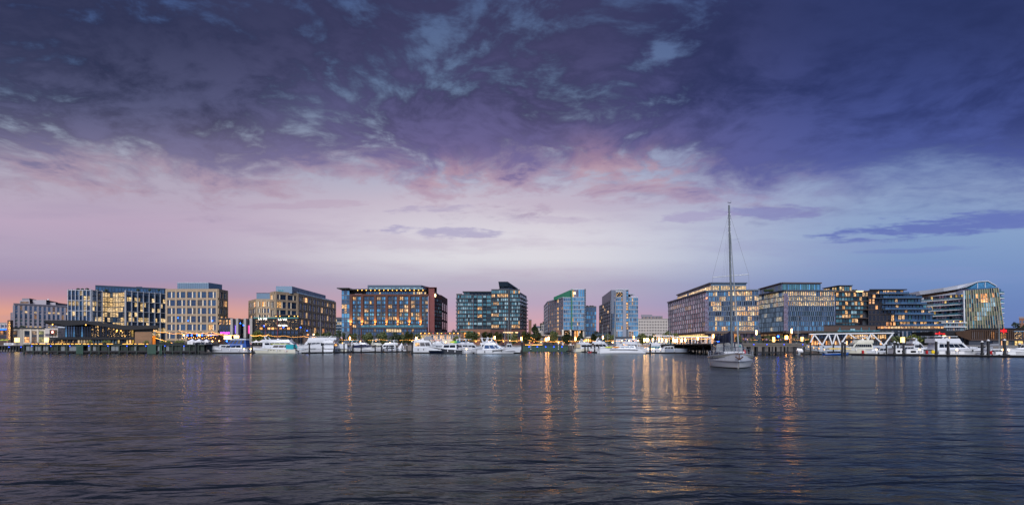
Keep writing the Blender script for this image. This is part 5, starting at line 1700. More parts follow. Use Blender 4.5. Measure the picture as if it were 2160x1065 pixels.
def truss_pavilion():
    Y = 262
    x = lambda p, y=Y: PX(p, y); z = lambda p, y=Y: PZ(p, y)
    b = Bldg('pavilion', 'two storey glass pavilion glowing amber behind white zigzag roof struts', x(1795), Y + 9)
    b.box('wall', x(1717), x(1879), Y, Y + 16, QZ - 1, z(704.5), 'dark_panel')
    f = Face(b, (x(1717), Y), (x(1879), Y)); S = f.len / 162
    n = 34
    for i in range(n):
        px = 1717 + 162 * i / n
        top = 'glass_navy' if px < 1780 else 'lit_warm' if R.random() < .88 else 'glass_teal_dark'
        if px > 1868: top = pick([('lit_warm', 1), ('glass_teal_dark', 1)])
        lo = pick([('lit_amber', 2), ('glass_dark', 2), ('lit_dim', 2)]) if px < 1780 else pick([('glass_teal_dark', 4), ('lit_amber', .6)])
        f.win(f.len * i / n + .05, f.len * (i + 1) / n - .05, z(714.6), z(705), top, 'brown_frame', 1, 1)
        f.win(f.len * i / n + .05, f.len * (i + 1) / n - .05, z(727.4), z(718.6), lo, 'brown_frame', 1, 1)
    f.band(-.3, f.len + .3, z(718.4), z(714.9), 'brown_clad', .7, name='floor_band')
    b.box('sea_wall', x(1712), x(1892), Y - 5.6, Y - 4.8, 0.4, z(728.6, Y - 5), 'pale_panel')
    b.box('deck', x(1712), x(1892), Y - 4.8, Y, z(730, Y - 5), z(729.2, Y - 5), 'concrete')
    # roof with white edge beam
    yf = Y - 5
    b.mb('edge_beam', MB().bar(PT(1706.6, 704.6, yf), PT(1885, 701.9, yf), .8, .42), 'white_paint')
    b.mb('roof', MB().prism([(x(1709), yf + .5), (x(1884), yf + .5), (x(1884), Y + 18), (x(1709), Y + 18)], z(703.4), [z(701.6), z(700), z(700), z(701.6)]), 'dark_frame')
    st = [((325, 130), (260, 262)), ((325, 130), (465, 322)), ((578, 125), (470, 322)), ((585, 125), (652, 322)), ((718, 112), (658, 322)), ((728, 112), (800, 322)), ((932, 110), (800, 322)),
          ((945, 112), (1255, 322)), ((1356, 112), (1262, 322)), ((1366, 112), (1590, 325)), ((1762, 105), (1596, 325))]
    for (ax, ay), (bx, by) in st:
        b.mb('strut', MB().bar(PT(1680 + ax / 8.64, 690 + ay / 8.64, yf), PT(1680 + bx / 8.64, 690 + by / 8.64, yf), .5, .34, up=(0, 1, 0)), 'white_paint')
    rr = random.Random(8)
    mb = MB()
    for i in range(260):
        px = 1714 + 165 * rr.random(); yy = yf + 1 + 15 * rr.random()
        mb.ball((PX(px, yy), yy, PZ(700.8 - 1.2 * (px - 1714) / 165, Y)), .25 + .3 * rr.random(), 5, 3, sz=.8)
    b.mb('roof_planting', mb, 'foliage_roof', 'stuff')
    # brown storey behind
    c = Bldg('restaurant_building', 'plain brown clad storey with a glass railing above the white truss roof', PX(1792, 300), 308)
    xx = lambda p: PX(p, 300); zz = lambda p: PZ(p, 300)
    c.box('wall', xx(1738), xx(1848), 300, 318, QZ, zz(685.2), 'brown_clad')
    h = Face(c, (xx(1738), 300), (xx(1848), 300))
    h.win(h.len * .5, h.len * .6, zz(697.5), zz(692.5), 'glass_pale', 'dark_frame', 2)
    for u in (.29, .7, .85): h.win(h.len * u, h.len * (u + .03), zz(698), zz(690), 'glass_teal', 'dark_frame')
    h.band(0, h.len, zz(686.2), zz(685), 'dark_frame', .4, name='parapet')
    mb = MB()
    for k in range(26): mb.box(xx(1760 + 3.4 * k), xx(1763.2 + 3.4 * k), 297, 297.05, zz(699.5), zz(696.5))
    c.mb('railing', mb, 'glass_teal', 'stuff')


# ---- pier restaurant with folded roof
def pier_restaurant():
    Y = 214
    x = lambda p, y=Y: PX(p, y); z = lambda p, y=Y: PZ(p, y)
    PZD = 3.3
    b = Bldg('pier_restaurant', 'dark pier restaurant with a sweeping folded roof and timber clad end', x(210), Y + 8, z=PZD)
    top = [(94, 675.2), (176, 675.2), (262, 686), (336, 686.2)]
    bot = [(94, 678.8), (137, 687), (186, 683.6), (262, 695.4), (284, 695.2), (334, 692.6)]
    def ev(l, p):
        for (a, q), (c, r) in zip(l[:-1], l[1:]):
            if a <= p <= c: return q + (r - q) * (p - a) / (c - a)
        return l[-1][1]
    xs = sorted(set([p for p, _ in top + bot]) | {110, 155, 200, 230, 310})
    xs = [p for p in xs if p <= 335]
    rings = []
    for p in xs:
        zt, zb = z(ev(top, p), Y - 5), z(ev(bot, p), Y - 5)
        xx = x(p, Y - 5)
        q = (Y + 8) / (Y - 5)
        rings.append([(xx, Y - 5, zb), (xx, Y - 5, zt), (xx * q, Y + 8, zt - .2 + .0), (xx * q, Y + 8, zb)])
    b.mb('folded_roof', MB().loft(rings), 'black_metal')
    # upper storey
    zf = z(711.4); zs = z(715.6)
    fu = Face(b, (x(137), Y), (x(283), Y)); S = fu.len / 146
    pts = [137 + 5.6 * i for i in range(27)]
    for i, p in enumerate(pts[:-1]):
        tp = ev(bot, (p + 2.8)) + .3
        if p < 158 or 166 < p < 176: g = 'glass_sky' if R.random() < .6 else 'glass_blue'
        elif p > 272: g = 'lit_yellow'
        elif 158 <= p <= 166 or 176 <= p < 190: g = 'glass_dark'
        else: g = 'lit_spots' if R.random() < .75 else 'glass_dark'
        fu.win((p - 137) * S + .04, (p + 5.6 - 137) * S - .04, zf + .1, z(tp), g, 'black_metal', 1, 2)
    b.box('upper_core', x(140), x(283), Y + .3, Y + 7, zf, z(697), 'black_metal')
    b.mb('gable_core', MB().prism([(x(140), Y + .3), (x(262), Y + .3), (x(262) * 1.03, Y + 7), (x(140), Y + 7)], z(697), [z(687.5), z(695.6), z(695.6), z(687.5)]), 'black_metal')
    b.box('balcony_slab', x(103, Y - 3), x(284, Y - 3), Y - 3, Y + 7, zs, zf, 'black_metal')
    mb = MB()
    for k in range(26):
        xa = x(104 + 6.6 * k, Y - 2.9)
        mb.box(xa, xa + .06, Y - 2.95, Y - 2.85, zf, zf + 1.1)
    mb.box(x(103.5), x(276), Y - 2.95, Y - 2.85, zf + 1.1, zf + 1.16)
    b.mb('balcony_railing', mb, 'dark_frame', 'stuff')
    # lower storey
    b.box('lower_wall', x(103), x(284), Y, Y + 7, PZD, zs, 'black_metal')
    fl = Face(b, (x(103), Y), (x(284), Y)); S2 = fl.len / 181
    for i in range(30):
        p = 103 + 181 * i / 30
        if p < 160: g = 'lit_spots' if R.random() < .7 else 'glass_dark'
        elif p < 189: g = 'lit_curtain'
        elif p < 243: g = 'glass_pale'
        elif p < 252: g = 'lit_yellow'
        elif p < 262: g = 'glass_dark'
        elif p < 268 or p > 276: g = 'lit_yellow'
        else: g = 'lit_amber'
        fl.win(fl.len * i / 30 + .06, fl.len * (i + 1) / 30 - .06, PZD + .15, zs - .2, g, 'black_metal', 1, 1)
    # timber end
    b.box('timber_wall', x(285, Y - 4), x(321, Y - 4), Y - 4, Y + 6, PZD, z(699.8, Y - 4), 'timber_core')
    nb = 9
    for k in range(nb):
        h = (z(699.8, Y - 4) - PZD) / nb
        b.mb('plank', MB().box(x(285, Y - 4), x(321, Y - 4), Y - 4.14 - .05 * (k % 2), Y - 4.0, PZD + k * h + .02, PZD + (k + 1) * h - .03), 'wood_wall')
    b.box('dark_band', x(283, Y - 4), x(322, Y - 4), Y - 3.7, Y + 6, z(699.7, Y - 4), z(693.5, Y - 4), 'black_metal')
    b.box('doorway', x(284.6, Y - 4) - .55, x(284.6, Y - 4) - .1, Y - 1, Y + 2, PZD, zs, 'slat_wood')
    b.box('end_door', x(321.8), x(324.4), Y, Y + 1, PZD, PZD + 3.2, 'lamp_door')
    for px, py in ((111, 682.5), (181, 683.2), (247, 694.6), (255, 695.8), (246, 697)):
        b.mb('soffit_lamp', MB().ball((x(px, Y - 4), Y - 4, z(py, Y - 4) - .3), .18, 6, 4), 'bulb_warm')


lamp('lamp_uplight', '#ffa040', 3.0, False)
glass('fin_glass', '#8298b0', 1.0, 2.2)
glass('fin_rose_sky', '#b4afba', 1.0, 2.2)  # pinkish copy of fin_glass, the sunset sky's reflection is in its colour
glass('glass_olive', '#55604a', 1.0, 2.4, tint='#e8f0d0')
lit('lit_gold', '#e0b060', .7, .9)
glass('grey_glass', '#6a707c', 1.0, 2.0, tint='#d8dcf0')
lit('lit_curtain', '#e0c090', .9, 0.25, 0.4)
plain('tan_frame', '#b3a68e', 0.5, 0.1, var=.06)
plain('strip_pale', '#8fb0cc', 0.4, var=.05)
plain('timber_core', '#3a2c22', 0.9, var=.2)
lamp('lamp_door', '#d8761e', 1.2, False)
plain('foliage_roof', '#2c3a24', 0.9, var=.4, sc=3)
for fn in (stone_office, cream_hall, sign_tower, fish_bar, glass_office, tan_block_a, tan_block_b, far_glass_bits, anthem, lounge, brick_hotel, low_restaurant, condo,
           chimney_and_hill, twin_hotel, far_white_office): fn()
fin_office(0); fin_office(1)
for fn in (terraces, white_curved, slat_building, truss_pavilion, pier_restaurant): fn()
plain('rig_wire', '#50545a', .5, .3, var=0)
lamp('lamp_pedestal', '#ffc070', 14.0)
glass('glass_sport', '#22385c', 1.0, 2.4)
plain('canvas_grey_dark', '#3c4048', 0.85, var=.15)

# ------------------------------------------------------------------ trees
def leaf_mat(name, hx):
    m, nt, b = _new(name)
    r = _rand(nt)
    c = mixc(nt, r, lin(hx, 0.45), lin(hx, 1.5))
    nt.links.new(c.o, b.inputs['Base Color'])
    b.inputs['Roughness'].default_value = 0.65
    b.inputs['Subsurface Weight'].default_value = 0.0


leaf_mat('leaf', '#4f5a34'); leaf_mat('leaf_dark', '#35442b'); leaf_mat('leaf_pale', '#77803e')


def crown_mesh(seed, n, rx, rz, mat, ls=0.40, cl=22):
    rr = random.Random(seed); mb = MB()
    cs = []
    for k in range(cl):
        while True:
            p = Vector((rr.uniform(-1, 1), rr.uniform(-1, 1), rr.uniform(-1, 1)))
            if p.length < 1: break
        taper = 1.0 - 0.35 * max(0, p.z)
        cs.append((Vector((p.x * rx * .78 * taper, p.y * rx * .78 * taper, p.z * rz * .8)), rr.uniform(.2, .44) * rx))
    for i in range(n):
        c, r = rr.choice(cs)
        d = Vector((rr.gauss(0, 1), rr.gauss(0, 1), rr.gauss(0, 1))).normalized() * r * rr.uniform(.55, 1.08)
        p = c + d
        a = Vector((rr.gauss(0, 1), rr.gauss(0, 1), rr.gauss(0, 1))).normalized()
        q = a.orthogonal().normalized(); s = ls * rr.uniform(.6, 1.3)
        mb.add([p - a * s, p + q * s * .6, p + a * s, p - q * s * .6], [(0, 1, 2, 3)])
    return mb.mesh('crown', mat)


def trunk_mesh(seed, h, hc, rx):
    rr = random.Random(seed); mb = MB()
    mb.tube((0, 0, 0), (.1, 0, h * .6), .2, .15, 7); mb.tube((.1, 0, h * .6), (0, .1, hc), .15, .08, 6)
    for k in range(5):
        t = rr.uniform(0, 2 * pi); z0 = rr.uniform(h * .5, hc * .9)
        mb.tube((.08, 0, z0), (cos(t) * rx * .6, sin(t) * rx * .6, z0 + rx * .7), .08, .03, 5)
    return mb.mesh('trunk', 'bark')


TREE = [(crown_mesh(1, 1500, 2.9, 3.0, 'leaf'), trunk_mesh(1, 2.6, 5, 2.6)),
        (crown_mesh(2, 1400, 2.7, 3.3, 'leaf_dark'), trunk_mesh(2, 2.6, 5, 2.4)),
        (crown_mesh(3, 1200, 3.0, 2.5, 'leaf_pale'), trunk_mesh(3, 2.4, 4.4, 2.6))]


def tree(px, top, Y, w, kind, label, group, z=QZ):
    """px centre, py of the crown top, width in photograph pixels"""
    zt = PZ(top, Y) - z
    rx = w * 1.22 * Y / FPX / 2
    rz = min(zt * .46, rx * 1.25)
    t = thing('tree', label, 'tree', (PX(px, Y), Y, z), R.uniform(0, 6), group)
    cm, tm = TREE[kind]
    br = (2.9, 2.7, 3.0)[kind]; bz = (3.0, 3.3, 2.5)[kind]
    c = link('crown', cm, t, (0, 0, zt - rz)); c.scale = (rx / br, rx / br, rz / bz)
    k = link('trunk', tm, t); k.scale = (1, 1, (zt - rz) / 5.0)
    return t


TREES = [  # px, top, Y, width, kind, label
    (543.5, 696, 312, 21, 2, 'yellow green tree beside the theatre marquee'),
    (566, 700, 314, 16, 0, 'small tree below the lounge windows behind the white yachts'),
    (672, 698, 310, 20, 0, 'bushy tree at the left foot of the long tan block'),
    (690, 697, 306, 24, 0, 'wide tree at the right foot of the long tan block'),
    (716, 695, 308, 25, 1, 'dark tree in front of the glass corner tower of the brick hotel'),
    (745, 700, 308, 26, 0, 'round tree under the two left brick piers of the hotel'),
    (777, 699, 307, 23, 0, 'tree in front of the hotel podium just right of its tall brick pier'),
    (807, 697, 308, 22, 0, 'tree standing left of the lit podium windows of the brick hotel'),
    (834, 700, 305.5, 25, 1, 'dark tree directly below the lit podium windows'),
    (862, 696, 307, 22, 0, 'tallest tree right of the lit podium windows'),
    (850, 703, 309, 22, 0, 'lower tree between two taller ones under the hotel podium'),
    (882, 700, 309, 16, 0, 'narrow tree against the left end of the low white restaurant'),
    (963, 708, 307, 14, 2, 'small tree at the right end of the low white restaurant'),
    (994, 696, 308, 31, 0, 'broad tree under the left half of the green glass tower'),
    (1027, 697, 307, 30, 0, 'broad tree under the middle of the green glass tower'),
    (1050, 697, 309, 22, 0, 'tree before the red brick base of the green glass tower'),
    (1082, 698, 309, 22, 0, 'tree behind the leaning stay of the moored sailboats'),
    (1108, 696, 308, 24, 0, 'olive tree left of the bronze sculpture on the quay'),
    (1131, 694, 307.5, 30, 1, 'large dark tree right of the bronze sculpture on the quay'),
    (1168, 695, 308, 19, 0, 'upright tree left of the twin glass hotel columns'),
    (1197, 698, 307, 27, 1, 'wide dark tree in front of the lit undercroft'),
    (1225, 700, 308, 17, 1, 'narrow dark tree under the glass hotel link'),
    (1256.5, 697, 308, 20, 1, 'round dark tree between the twin glass towers'),
    (1284, 701, 309, 20, 0, 'tree under the dark angled wing of the glass hotel'),
    (1356, 701, 312, 22, 0, 'tree in front of the distant cream office, left one'),
    (1378, 702, 313, 18, 0, 'loose tree beside the pergola end, before the distant cream office'),
    (1412, 696, 318, 30, 0, 'spreading tree rising behind the white pergola'),
    (1524, 708, 300, 17, 0, 'small tree just left of the sailboat mast'),
    (1558, 706, 300, 16, 0, 'small tree just right of the sailboat mast'),
    (1587, 709, 302, 14, 0, 'small dark tree beside the tall lamp on the pier'),
    (1619, 705, 300, 16, 0, 'bushy tree left of the bright lantern box on the pier'),
    (1650, 706, 302, 14, 0, 'small tree between two lantern boxes on the pier'),
    (1678, 707, 300, 13, 0, 'small tree left of the white roof struts'),
    (1701, 710, 296, 14, 0, 'small tree at the left tip of the white roof struts'),
    (1889, 707, 282, 24, 0, 'tree at the right end of the white strut pavilion'),
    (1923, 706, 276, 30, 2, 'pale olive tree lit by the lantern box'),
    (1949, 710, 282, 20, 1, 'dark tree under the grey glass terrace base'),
]
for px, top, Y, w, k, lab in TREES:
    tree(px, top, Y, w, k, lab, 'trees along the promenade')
for px, top, Y, w, k, lab in [
    (50, 684.5, 360, 24, 1, 'dark rounded tree showing above the cream hall roof, right one'),
    (33, 688, 362, 18, 1, 'low dark tree showing above the left end of the cream hall roof'),
    (982, 690, 430, 10, 1, 'small dark tree at the left foot of the green glass tower'),
    (1128, 682, 450, 14, 1, 'dark tree beside the pale house behind the quay'),
    (1147, 676, 452, 16, 1, 'tree with a ragged top above the pale house behind the quay'),
    (2146, 678, 440, 34, 1, 'large dark tree at the far right behind the slatted restaurant'),
    (2165, 684, 420, 30, 1, 'dark tree cut by the right edge of the view'),
    (958, 694, 520, 16, 1, 'distant tree in the gap right of the brick hotel')]:
    tree(px, top, Y, w, k, lab, 'trees behind the buildings')

ORD = ['first', 'second', 'third', 'fourth', 'fifth', 'sixth', 'seventh', 'eighth', 'ninth', 'tenth', 'eleventh', 'twelfth', 'thirteenth', 'fourteenth', 'fifteenth', 'sixteenth']


# ------------------------------------------------------------------ piers and docks
def box_pier(name, label, cat, x0, x1, y0, y1, zd, th=.45, mat='timber_dark'):
    t = thing(name, label, cat, ((x0 + x1) / 2, y0, 0))
    MB().box(x0, x1, y0, y1, zd - th, zd).build('deck', mat, t)
    return t


def green_pier():
    Y = 200
    x = lambda p: PX(p, Y); z = lambda p: PZ(p, Y)
    t = box_pier('pier', 'long green timber pier carrying the folded roof restaurant', 'pier', x(52.5), x(433), Y, Y + 46, 3.25, .5, 'timber_dark')
    for p in (53, 72.7, 89.6, 104.8, 124, 143.6, 194, 211, 232, 253.5, 271, 290, 349, 366, 384, 402, 420):
        MB().box(x(p) - .22, x(p) + .22, Y - .55, Y - .1, -.4, 3.2).build('fender_post', 'pier_green', t)
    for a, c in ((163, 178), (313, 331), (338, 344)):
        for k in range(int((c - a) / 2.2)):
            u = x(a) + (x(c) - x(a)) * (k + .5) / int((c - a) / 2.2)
            MB().box(u - .16, u + .16, Y - .6, Y - .12, -.2, 3.25).build('fender_post', 'pier_green_pale', t)
    MB().box(x(52.5), x(433), Y - .5, Y - .05, 2.75, 3.24).build('wale', 'pier_green', t)
    MB().box(x(52.5), x(433), Y - .5, Y - .05, .5, 1.0).build('wale', 'timber_dark', t)
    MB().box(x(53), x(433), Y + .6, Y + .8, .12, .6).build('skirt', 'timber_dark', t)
    rr = random.Random(4)
    for k in range(46):
        p = 55 + 376 * k / 46
        if 160 < p < 178 or 312 < p < 332: continue
        MB().box(x(p), x(p + 7.6), Y - .02 + .1 * (k % 2), Y + .3, .95, 2.76).build('sheeting', 'pier_panel' if rr.random() < .45 else 'pier_green', t)
    MB().box(x(53), x(433), Y + 1.2, Y + 1.4, .6, 2.74).build('added_shade_board', 'timber_dark', t)  # added dark board, stands in for the shade under the deck
    for k in range(24):
        p = 66 + 360 * k / 24
        MB().tube((x(p), Y + 3, -.5), (x(p), Y + 3, 2.8), .2).build('pile', 'pile_black', t)
    for k in range(30):
        p = 68 + 250 * k / 30
        if rr.random() < .75:
            MB().box(x(p), x(p + rr.uniform(3, 7)), Y - .3, Y - .1, 3.26, 3.40).build('deck_light', 'bulb_amber', t)
    for k in range(9):
        p = 70 + 40 * k
        MB().ball((x(p), Y - .62, 2.6), .14, 6, 4).build('marker_light', 'lamp_blue_small', t)
    mb = MB()
    for k in range(60):
        u = x(56) + (x(430) - x(56)) * k / 60
        mb.bar((u, Y + .6, 3.25), (u, Y + .6, 4.2), .05, .05)
    for h in (3.6, 3.9, 4.22): mb.bar((x(54), Y + .6, h), (x(431), Y + .6, h), .04, .04)
    o = mb.build('railing', 'dark_frame', t); o['kind'] = 'stuff'
    for i, p in enumerate((180, 211, 219, 300, 335, 347, 365, 375)):
        q = thing('planter', 'low dark planter of grasses on the green pier, %s from the left' % ORD[i], 'planter', (x(p), Y + 2.0, 3.25), group='planters on the green pier')
        MB().box(-.9, .9, -.4, .4, 0, .5).build('trough', 'black_metal', q, False)
        c = link('foliage', TREE[2][0], q, (0, 0, .8)); c.scale = (.36, .2, .22)


lamp('bulb_amber', '#ffb24a', 3.0, False)
green_pier()


def far_left_quay():
    Y = 285
    x = lambda p: PX(p, Y)
    t = box_pier('pier', 'low dark quay at far left with small blue marker lights', 'pier', x(-40), x(55), Y, QUAY_Y - .05, 2.9, .4)
    for k in range(16):
        MB().box(x(-36 + 6 * k) - .2, x(-36 + 6 * k) + .2, Y - .4, Y, -.4, 2.7).build('fender_post', 'timber_dark', t)
    MB().box(x(-40), x(55), Y + .3, Y + .5, .8, 2.5).build('wale', 'pier_green', t)
    for p in (20.5, 46): MB().ball((x(p), Y - .5, 2.2), .2, 6, 4).build('marker_light', 'lamp_blue_small', t)


far_left_quay()


def green_quay():
    Y = 296
    x = lambda p: PX(p, Y)
    t = box_pier('quay_wall', 'straight green sheet pile quay with a row of blue marker lights', 'quay', x(1098), x(1200), Y, QUAY_Y - .05, QZ - .05, .5, 'concrete')
    for k in range(24):
        u = x(1099) + (x(1199) - x(1099)) * k / 24
        MB().box(u, u + (x(1199) - x(1099)) / 24 * .86, Y - .3 - .12 * (k % 2), Y - .02, -.3, QZ - .1).build('sheet_pile', 'pier_green_pale', t)
    MB().box(x(1098), x(1200), Y - .6, Y - .05, QZ - .35, QZ).build('cap_beam', 'pier_green', t)
    for p in (1116, 1133.3, 1150.8, 1168, 1185): MB().ball((x(p), Y - .75, PZ(731.2, Y)), .28, 6, 4).build('marker_light', 'lamp_blue_small', t)
    for k in range(13):
        u = x(1108 + 2.8 * k); MB().box(u, u + .5, Y - .3, Y - .1, QZ + .02, QZ + .25).build('deck_light', 'bulb_amber', t)
    for i, p in enumerate((1119.5, 1177.5)):
        q = thing('mooring_post', 'black and white banded post before the green quay, %s one' % ('left', 'right')[i], 'post', (x(p), Y - 1.4, 0))
        MB().tube((0, 0, -.3), (0, 0, 3.6), .18).build('post', 'pile_black', q, False)
        for zz in (1.0, 2.2, 3.3): MB().tube((0, 0, zz), (0, 0, zz + .5), .22).build('band', 'white_paint', q, False)


green_quay()


def right_pier():
    Y = 171
    x = lambda p: PX(p, Y); z = lambda p: PZ(p, Y)
    zd = z(724)
    t = box_pier('pier', 'dark timber pier crowded with people behind the white sailboat', 'pier', x(1508), x(1699), Y, Y + 75, zd, .3, 'timber')
    MB().box(x(1507), x(1700), Y - .3, Y, z(731), zd + .12).build('fascia', 'timber', t)
    MB().box(x(1506), x(1700.6), Y - .36, Y - .31, z(727.6), z(727.2)).build('groove', 'timber_dark', t)
    for p in (1512, 1530, 1548, 1568, 1583, 1597, 1612, 1630, 1648, 1662, 1677, 1697):
        w = .36 if p in (1677, 1597) else .25
        MB().tube((x(p), Y + .2, -.5), (x(p), Y + .2, zd - .4), w, w, 8).build('pile', 'pile_black', t)
        MB().tube((x(p + 5), Y + 14, -.5), (x(p + 5), Y + 14, zd - .4), .28, .28, 7).build('pile', 'pile_black', t)
        MB().tube((x(p + 2), Y + 34, -.5), (x(p + 2), Y + 34, zd - .4), .28, .28, 7).build('pile', 'pile_black', t)
    MB().box(x(1508), x(1699), Y + .3, Y + .6, .5, .8).build('wale', 'timber_dark', t)
    MB().box(x(1508), x(1699), Y + 60, Y + 60.3, .9, zd - .3).build('added_shade_board', 'timber_dark', t)  # added dark sheet in place of the shade beneath the pier
    for p in (1589, 1616.5, 1652.5, 1692): MB().ball((x(p), Y - .42, z(726.3)), .11, 6, 4).build('marker_light', 'lamp_blue_small', t)
    mb = MB()
    for k in range(70):
        u = x(1510) + (x(1698) - x(1510)) * k / 70; mb.bar((u, Y + .3, zd), (u, Y + .3, zd + 1.05), .04, .04)
    mb.bar((x(1510), Y + .3, zd + 1.07), (x(1698), Y + .3, zd + 1.07), .09, .06)
    o = mb.build('railing', 'dark_frame', t); o['kind'] = 'stuff'
    # gangway on the left, and the trussed one on the right going down to the floats
    g = thing('gangway', 'sloping timber gangway left of the sailboat', 'gangway', (PX(1480, 210), 210, 0))
    a, c = PT(1452, 736.5, 232), PT(1512, 726, 196)
    MB().bar(a, c, 4, .7).build('ramp', 'timber', g)
    for k in range(5):
        p = a + (c - a) * (k / 4); MB().tube((p.x, p.y, -.4), (p.x, p.y, p.z), .25).build('pile', 'pile_black', g)
    mb = MB()
    for s in (-1, 1):
        o = Vector((.6 * s, 1.8 * s, 1.0)); mb.bar(a + o, c + o, .06, .06)
        for k in range(12):
            p = a + (c - a) * k / 11 + o; mb.bar(p, p - Vector((0, 0, 1)), .05, .05)
    mb.build('railing', 'steel', g)
    h = thing('gangway', 'pale lattice gangway descending to the floats left of the water taxi', 'gangway', (PX(1715, 172), 172, 0))
    a, c = PT(1678, 731.5, 174), PT(1744, 742.5, 170)
    mb = MB()
    for s in (0, 1.6):
        lo0, lo1 = a + Vector((0, s, 0)), c + Vector((0, s, 0)); up0, up1 = lo0 + Vector((0, 0, 1.25)), lo1 + Vector((0, 0, 1.05))
        mb.bar(lo0, lo1, .1, .14); mb.bar(up0, up1, .1, .12)
        n = 12
        for k in range(n):
            mb.bar(lo0.lerp(lo1, k / n), up0.lerp(up1, (k + .5) / n), .07, .07); mb.bar(up0.lerp(up1, (k + .5) / n), lo0.lerp(lo1, (k + 1) / n), .07, .07)
    mb.build('lattice', 'pale_panel', h)
    MB().bar(a + Vector((0, .8, .05)), c + Vector((0, .8, .05)), 1.4, .08).build('walkway', 'timber', h)
    for k in range(6):
        p = a.lerp(c, (k + .5) / 6); MB().ball((p.x, p.y - .1, p.z + .7), .1, 6, 4).build('lamp', 'bulb_warm', h)


right_pier()


def dock(label, a, c, w=1.8, h=.55, mat='timber'):
    a = Vector((*a, 0)); c = Vector((*c, 0))
    t = thing('floating_dock', label, 'dock', tuple((a + c) / 2), group='floating docks of the marina')
    up = Vector((0, 0, h - .2))
    MB().bar(a + up, c + up, w, .24).build('deck', mat, t)
    MB().bar(a + Vector((0, 0, .1)), c + Vector((0, 0, .1)), w - .25, .5).build('float', 'rubber', t)
    d = (c - a).normalized(); n = Vector((d.y, -d.x, 0)) * (w / 2 + .04)
    MB().bar(a + up + n, c + up + n, .08, .2).build('rub_rail', 'timber_dark', t)
    return t


P2 = lambda px, Y: (PX(px, Y), Y)
dock('floating dock in front of the blue canvas cruiser', P2(424, 199), P2(535, 201))
dock('long floating dock running back along the row of piles', P2(640, 203), P2(872, 268))
dock('floating dock under the aft cabin trawler and the navy hull boat', P2(868, 206), P2(1100, 200))
dock('short float behind the dark piles beside the catamaran', P2(1196, 300), P2(1268, 212))
dock('floating dock with small lights right of the catamaran', P2(1358, 201), P2(1466, 204))
dock('long floating dock in front of the large white yacht at right', P2(1800, 160), P2(2230, 124), 2.2)
dock('floating dock reaching from the dark pier to the water taxi', P2(1690, 172), P2(1822, 168))


def pile(px, top, Y, label, group, w=.21, cap='cone', z0=-.6):
    t = thing('mooring_pile', label, 'pile', (PX(px, Y), Y, 0), group=group)
    zt = PZ(top, Y)
    MB().tube((0, 0, z0), (0, 0, zt - .35), w * 1.05, w, 10).build('post', 'pile_black', t, False, smooth=True)
    MB().lathe([(w * 1.12, zt - .4), (w * 1.15, zt - .3), (.02, zt)], n=10).build('cap', 'white_paint', t, False)
    MB().tube((0, 0, .5), (0, 0, .8), w * 1.35, w * 1.35, 10).build('dock_ring', 'rubber', t, False)
    return t


lp = [(652.6, 720.5, 203), (681, 721, 210), (705, 722.5, 216), (725.7, 721.5, 222), (744.7, 723.5, 228), (761.8, 724, 234), (777, 725, 239), (791.4, 724.5, 244), (804.4, 725, 248),
      (816.5, 726, 252), (826.9, 725.5, 255), (837.4, 726, 259), (848.2, 726, 262), (858.4, 726, 266)]
for i, (px, t, Y) in enumerate(lp):
    pile(px, t, Y, '%s dark pile of the long row from the white yachts rightwards' % ORD[i], 'piles along the left dock', .24)
for px, t, Y, lab in ((413, 720, 199, 'dark pile at the bow of the blue canvas cruiser'), (532, 720.3, 203, 'dark pile between the blue canvas cruiser and the cream cruiser'),
                      (869.8, 718.5, 206, 'white capped pile at the stern of the aft cabin trawler'), (1101, 718, 198, 'thick white capped pile off the bow of the sleek white yacht'),
                      (1371.8, 721.5, 202, 'white capped pile just right of the catamaran'), (1466.5, 720.5, 205, 'pile with a white cap at the end of the lit float')):
    pile(px, t, Y, lab, 'piles at the dock ends', .27)
rp = [(1195.5, 726.5, 310), (1199, 726.5, 304), (1202.6, 726.5, 298), (1206, 726.3, 292), (1210, 726, 286), (1214.5, 725.5, 279), (1218.7, 725, 270), (1223.6, 725, 262), (1228.8, 724.5, 254), (1234, 724.5, 247),
      (1240.3, 724.3, 240), (1246.9, 724.3, 233), (1254.4, 724, 226), (1262.7, 723.6, 219)]
for i, (px, t, Y) in enumerate(rp):
    q = pile(px, t, Y, '%s bare pile of the row from the green quay towards the catamaran' % ORD[i], 'piles beside the catamaran', .26)
    if i in (7, 9, 11, 13):
        a = Vector((PX(rp[i - 1][0], rp[i - 1][2]) - q.location.x, rp[i - 1][2] - Y, 2.9))
        MB().bar(a, (0, 0, 2.9), .2, .45).build('cross_timber', 'pile_black', q, False)
for i, (px, t, Y, w) in enumerate([(1710, 719, 170, .2), (1726.6, 722, 172, .2), (1736.7, 727, 174, .16), (1757.8, 722, 170, .2), (1776.6, 718, 158, .27), (1782.4, 721, 161, .24), (1869.8, 722.5, 165, .2), (1882.8, 726, 166, .15),
                                   (1887, 718.8, 152, .25), (1894, 720.6, 160, .22), (1906, 719.8, 150, .25), (1941, 722.5, 170, .2)]):
    pile(px, t, Y, '%s white capped pile from the trussed gangway towards the large yacht' % ORD[i], 'piles along the right dock', w)
for i, (px, t, Y) in enumerate([(1974.8, 716.6, 146), (1999.9, 716.2, 144), (2071.5, 718, 140), (2084.7, 715.2, 138.5), (2119, 714.3, 136), (2151, 723, 150)]):
    pile(px, t, Y, ('tall pile at the stern of the large white yacht', 'tall pile beside the saloon windows of the large white yacht', 'tall pile at the bow of the large white yacht, left of a pair',
                    'tall thick pile at the bow of the large white yacht, right of a pair', 'thickest tall pile below the red neon letters', 'short pile at the far right beside the small cruiser')[i], 'tall piles along the right dock', .29)


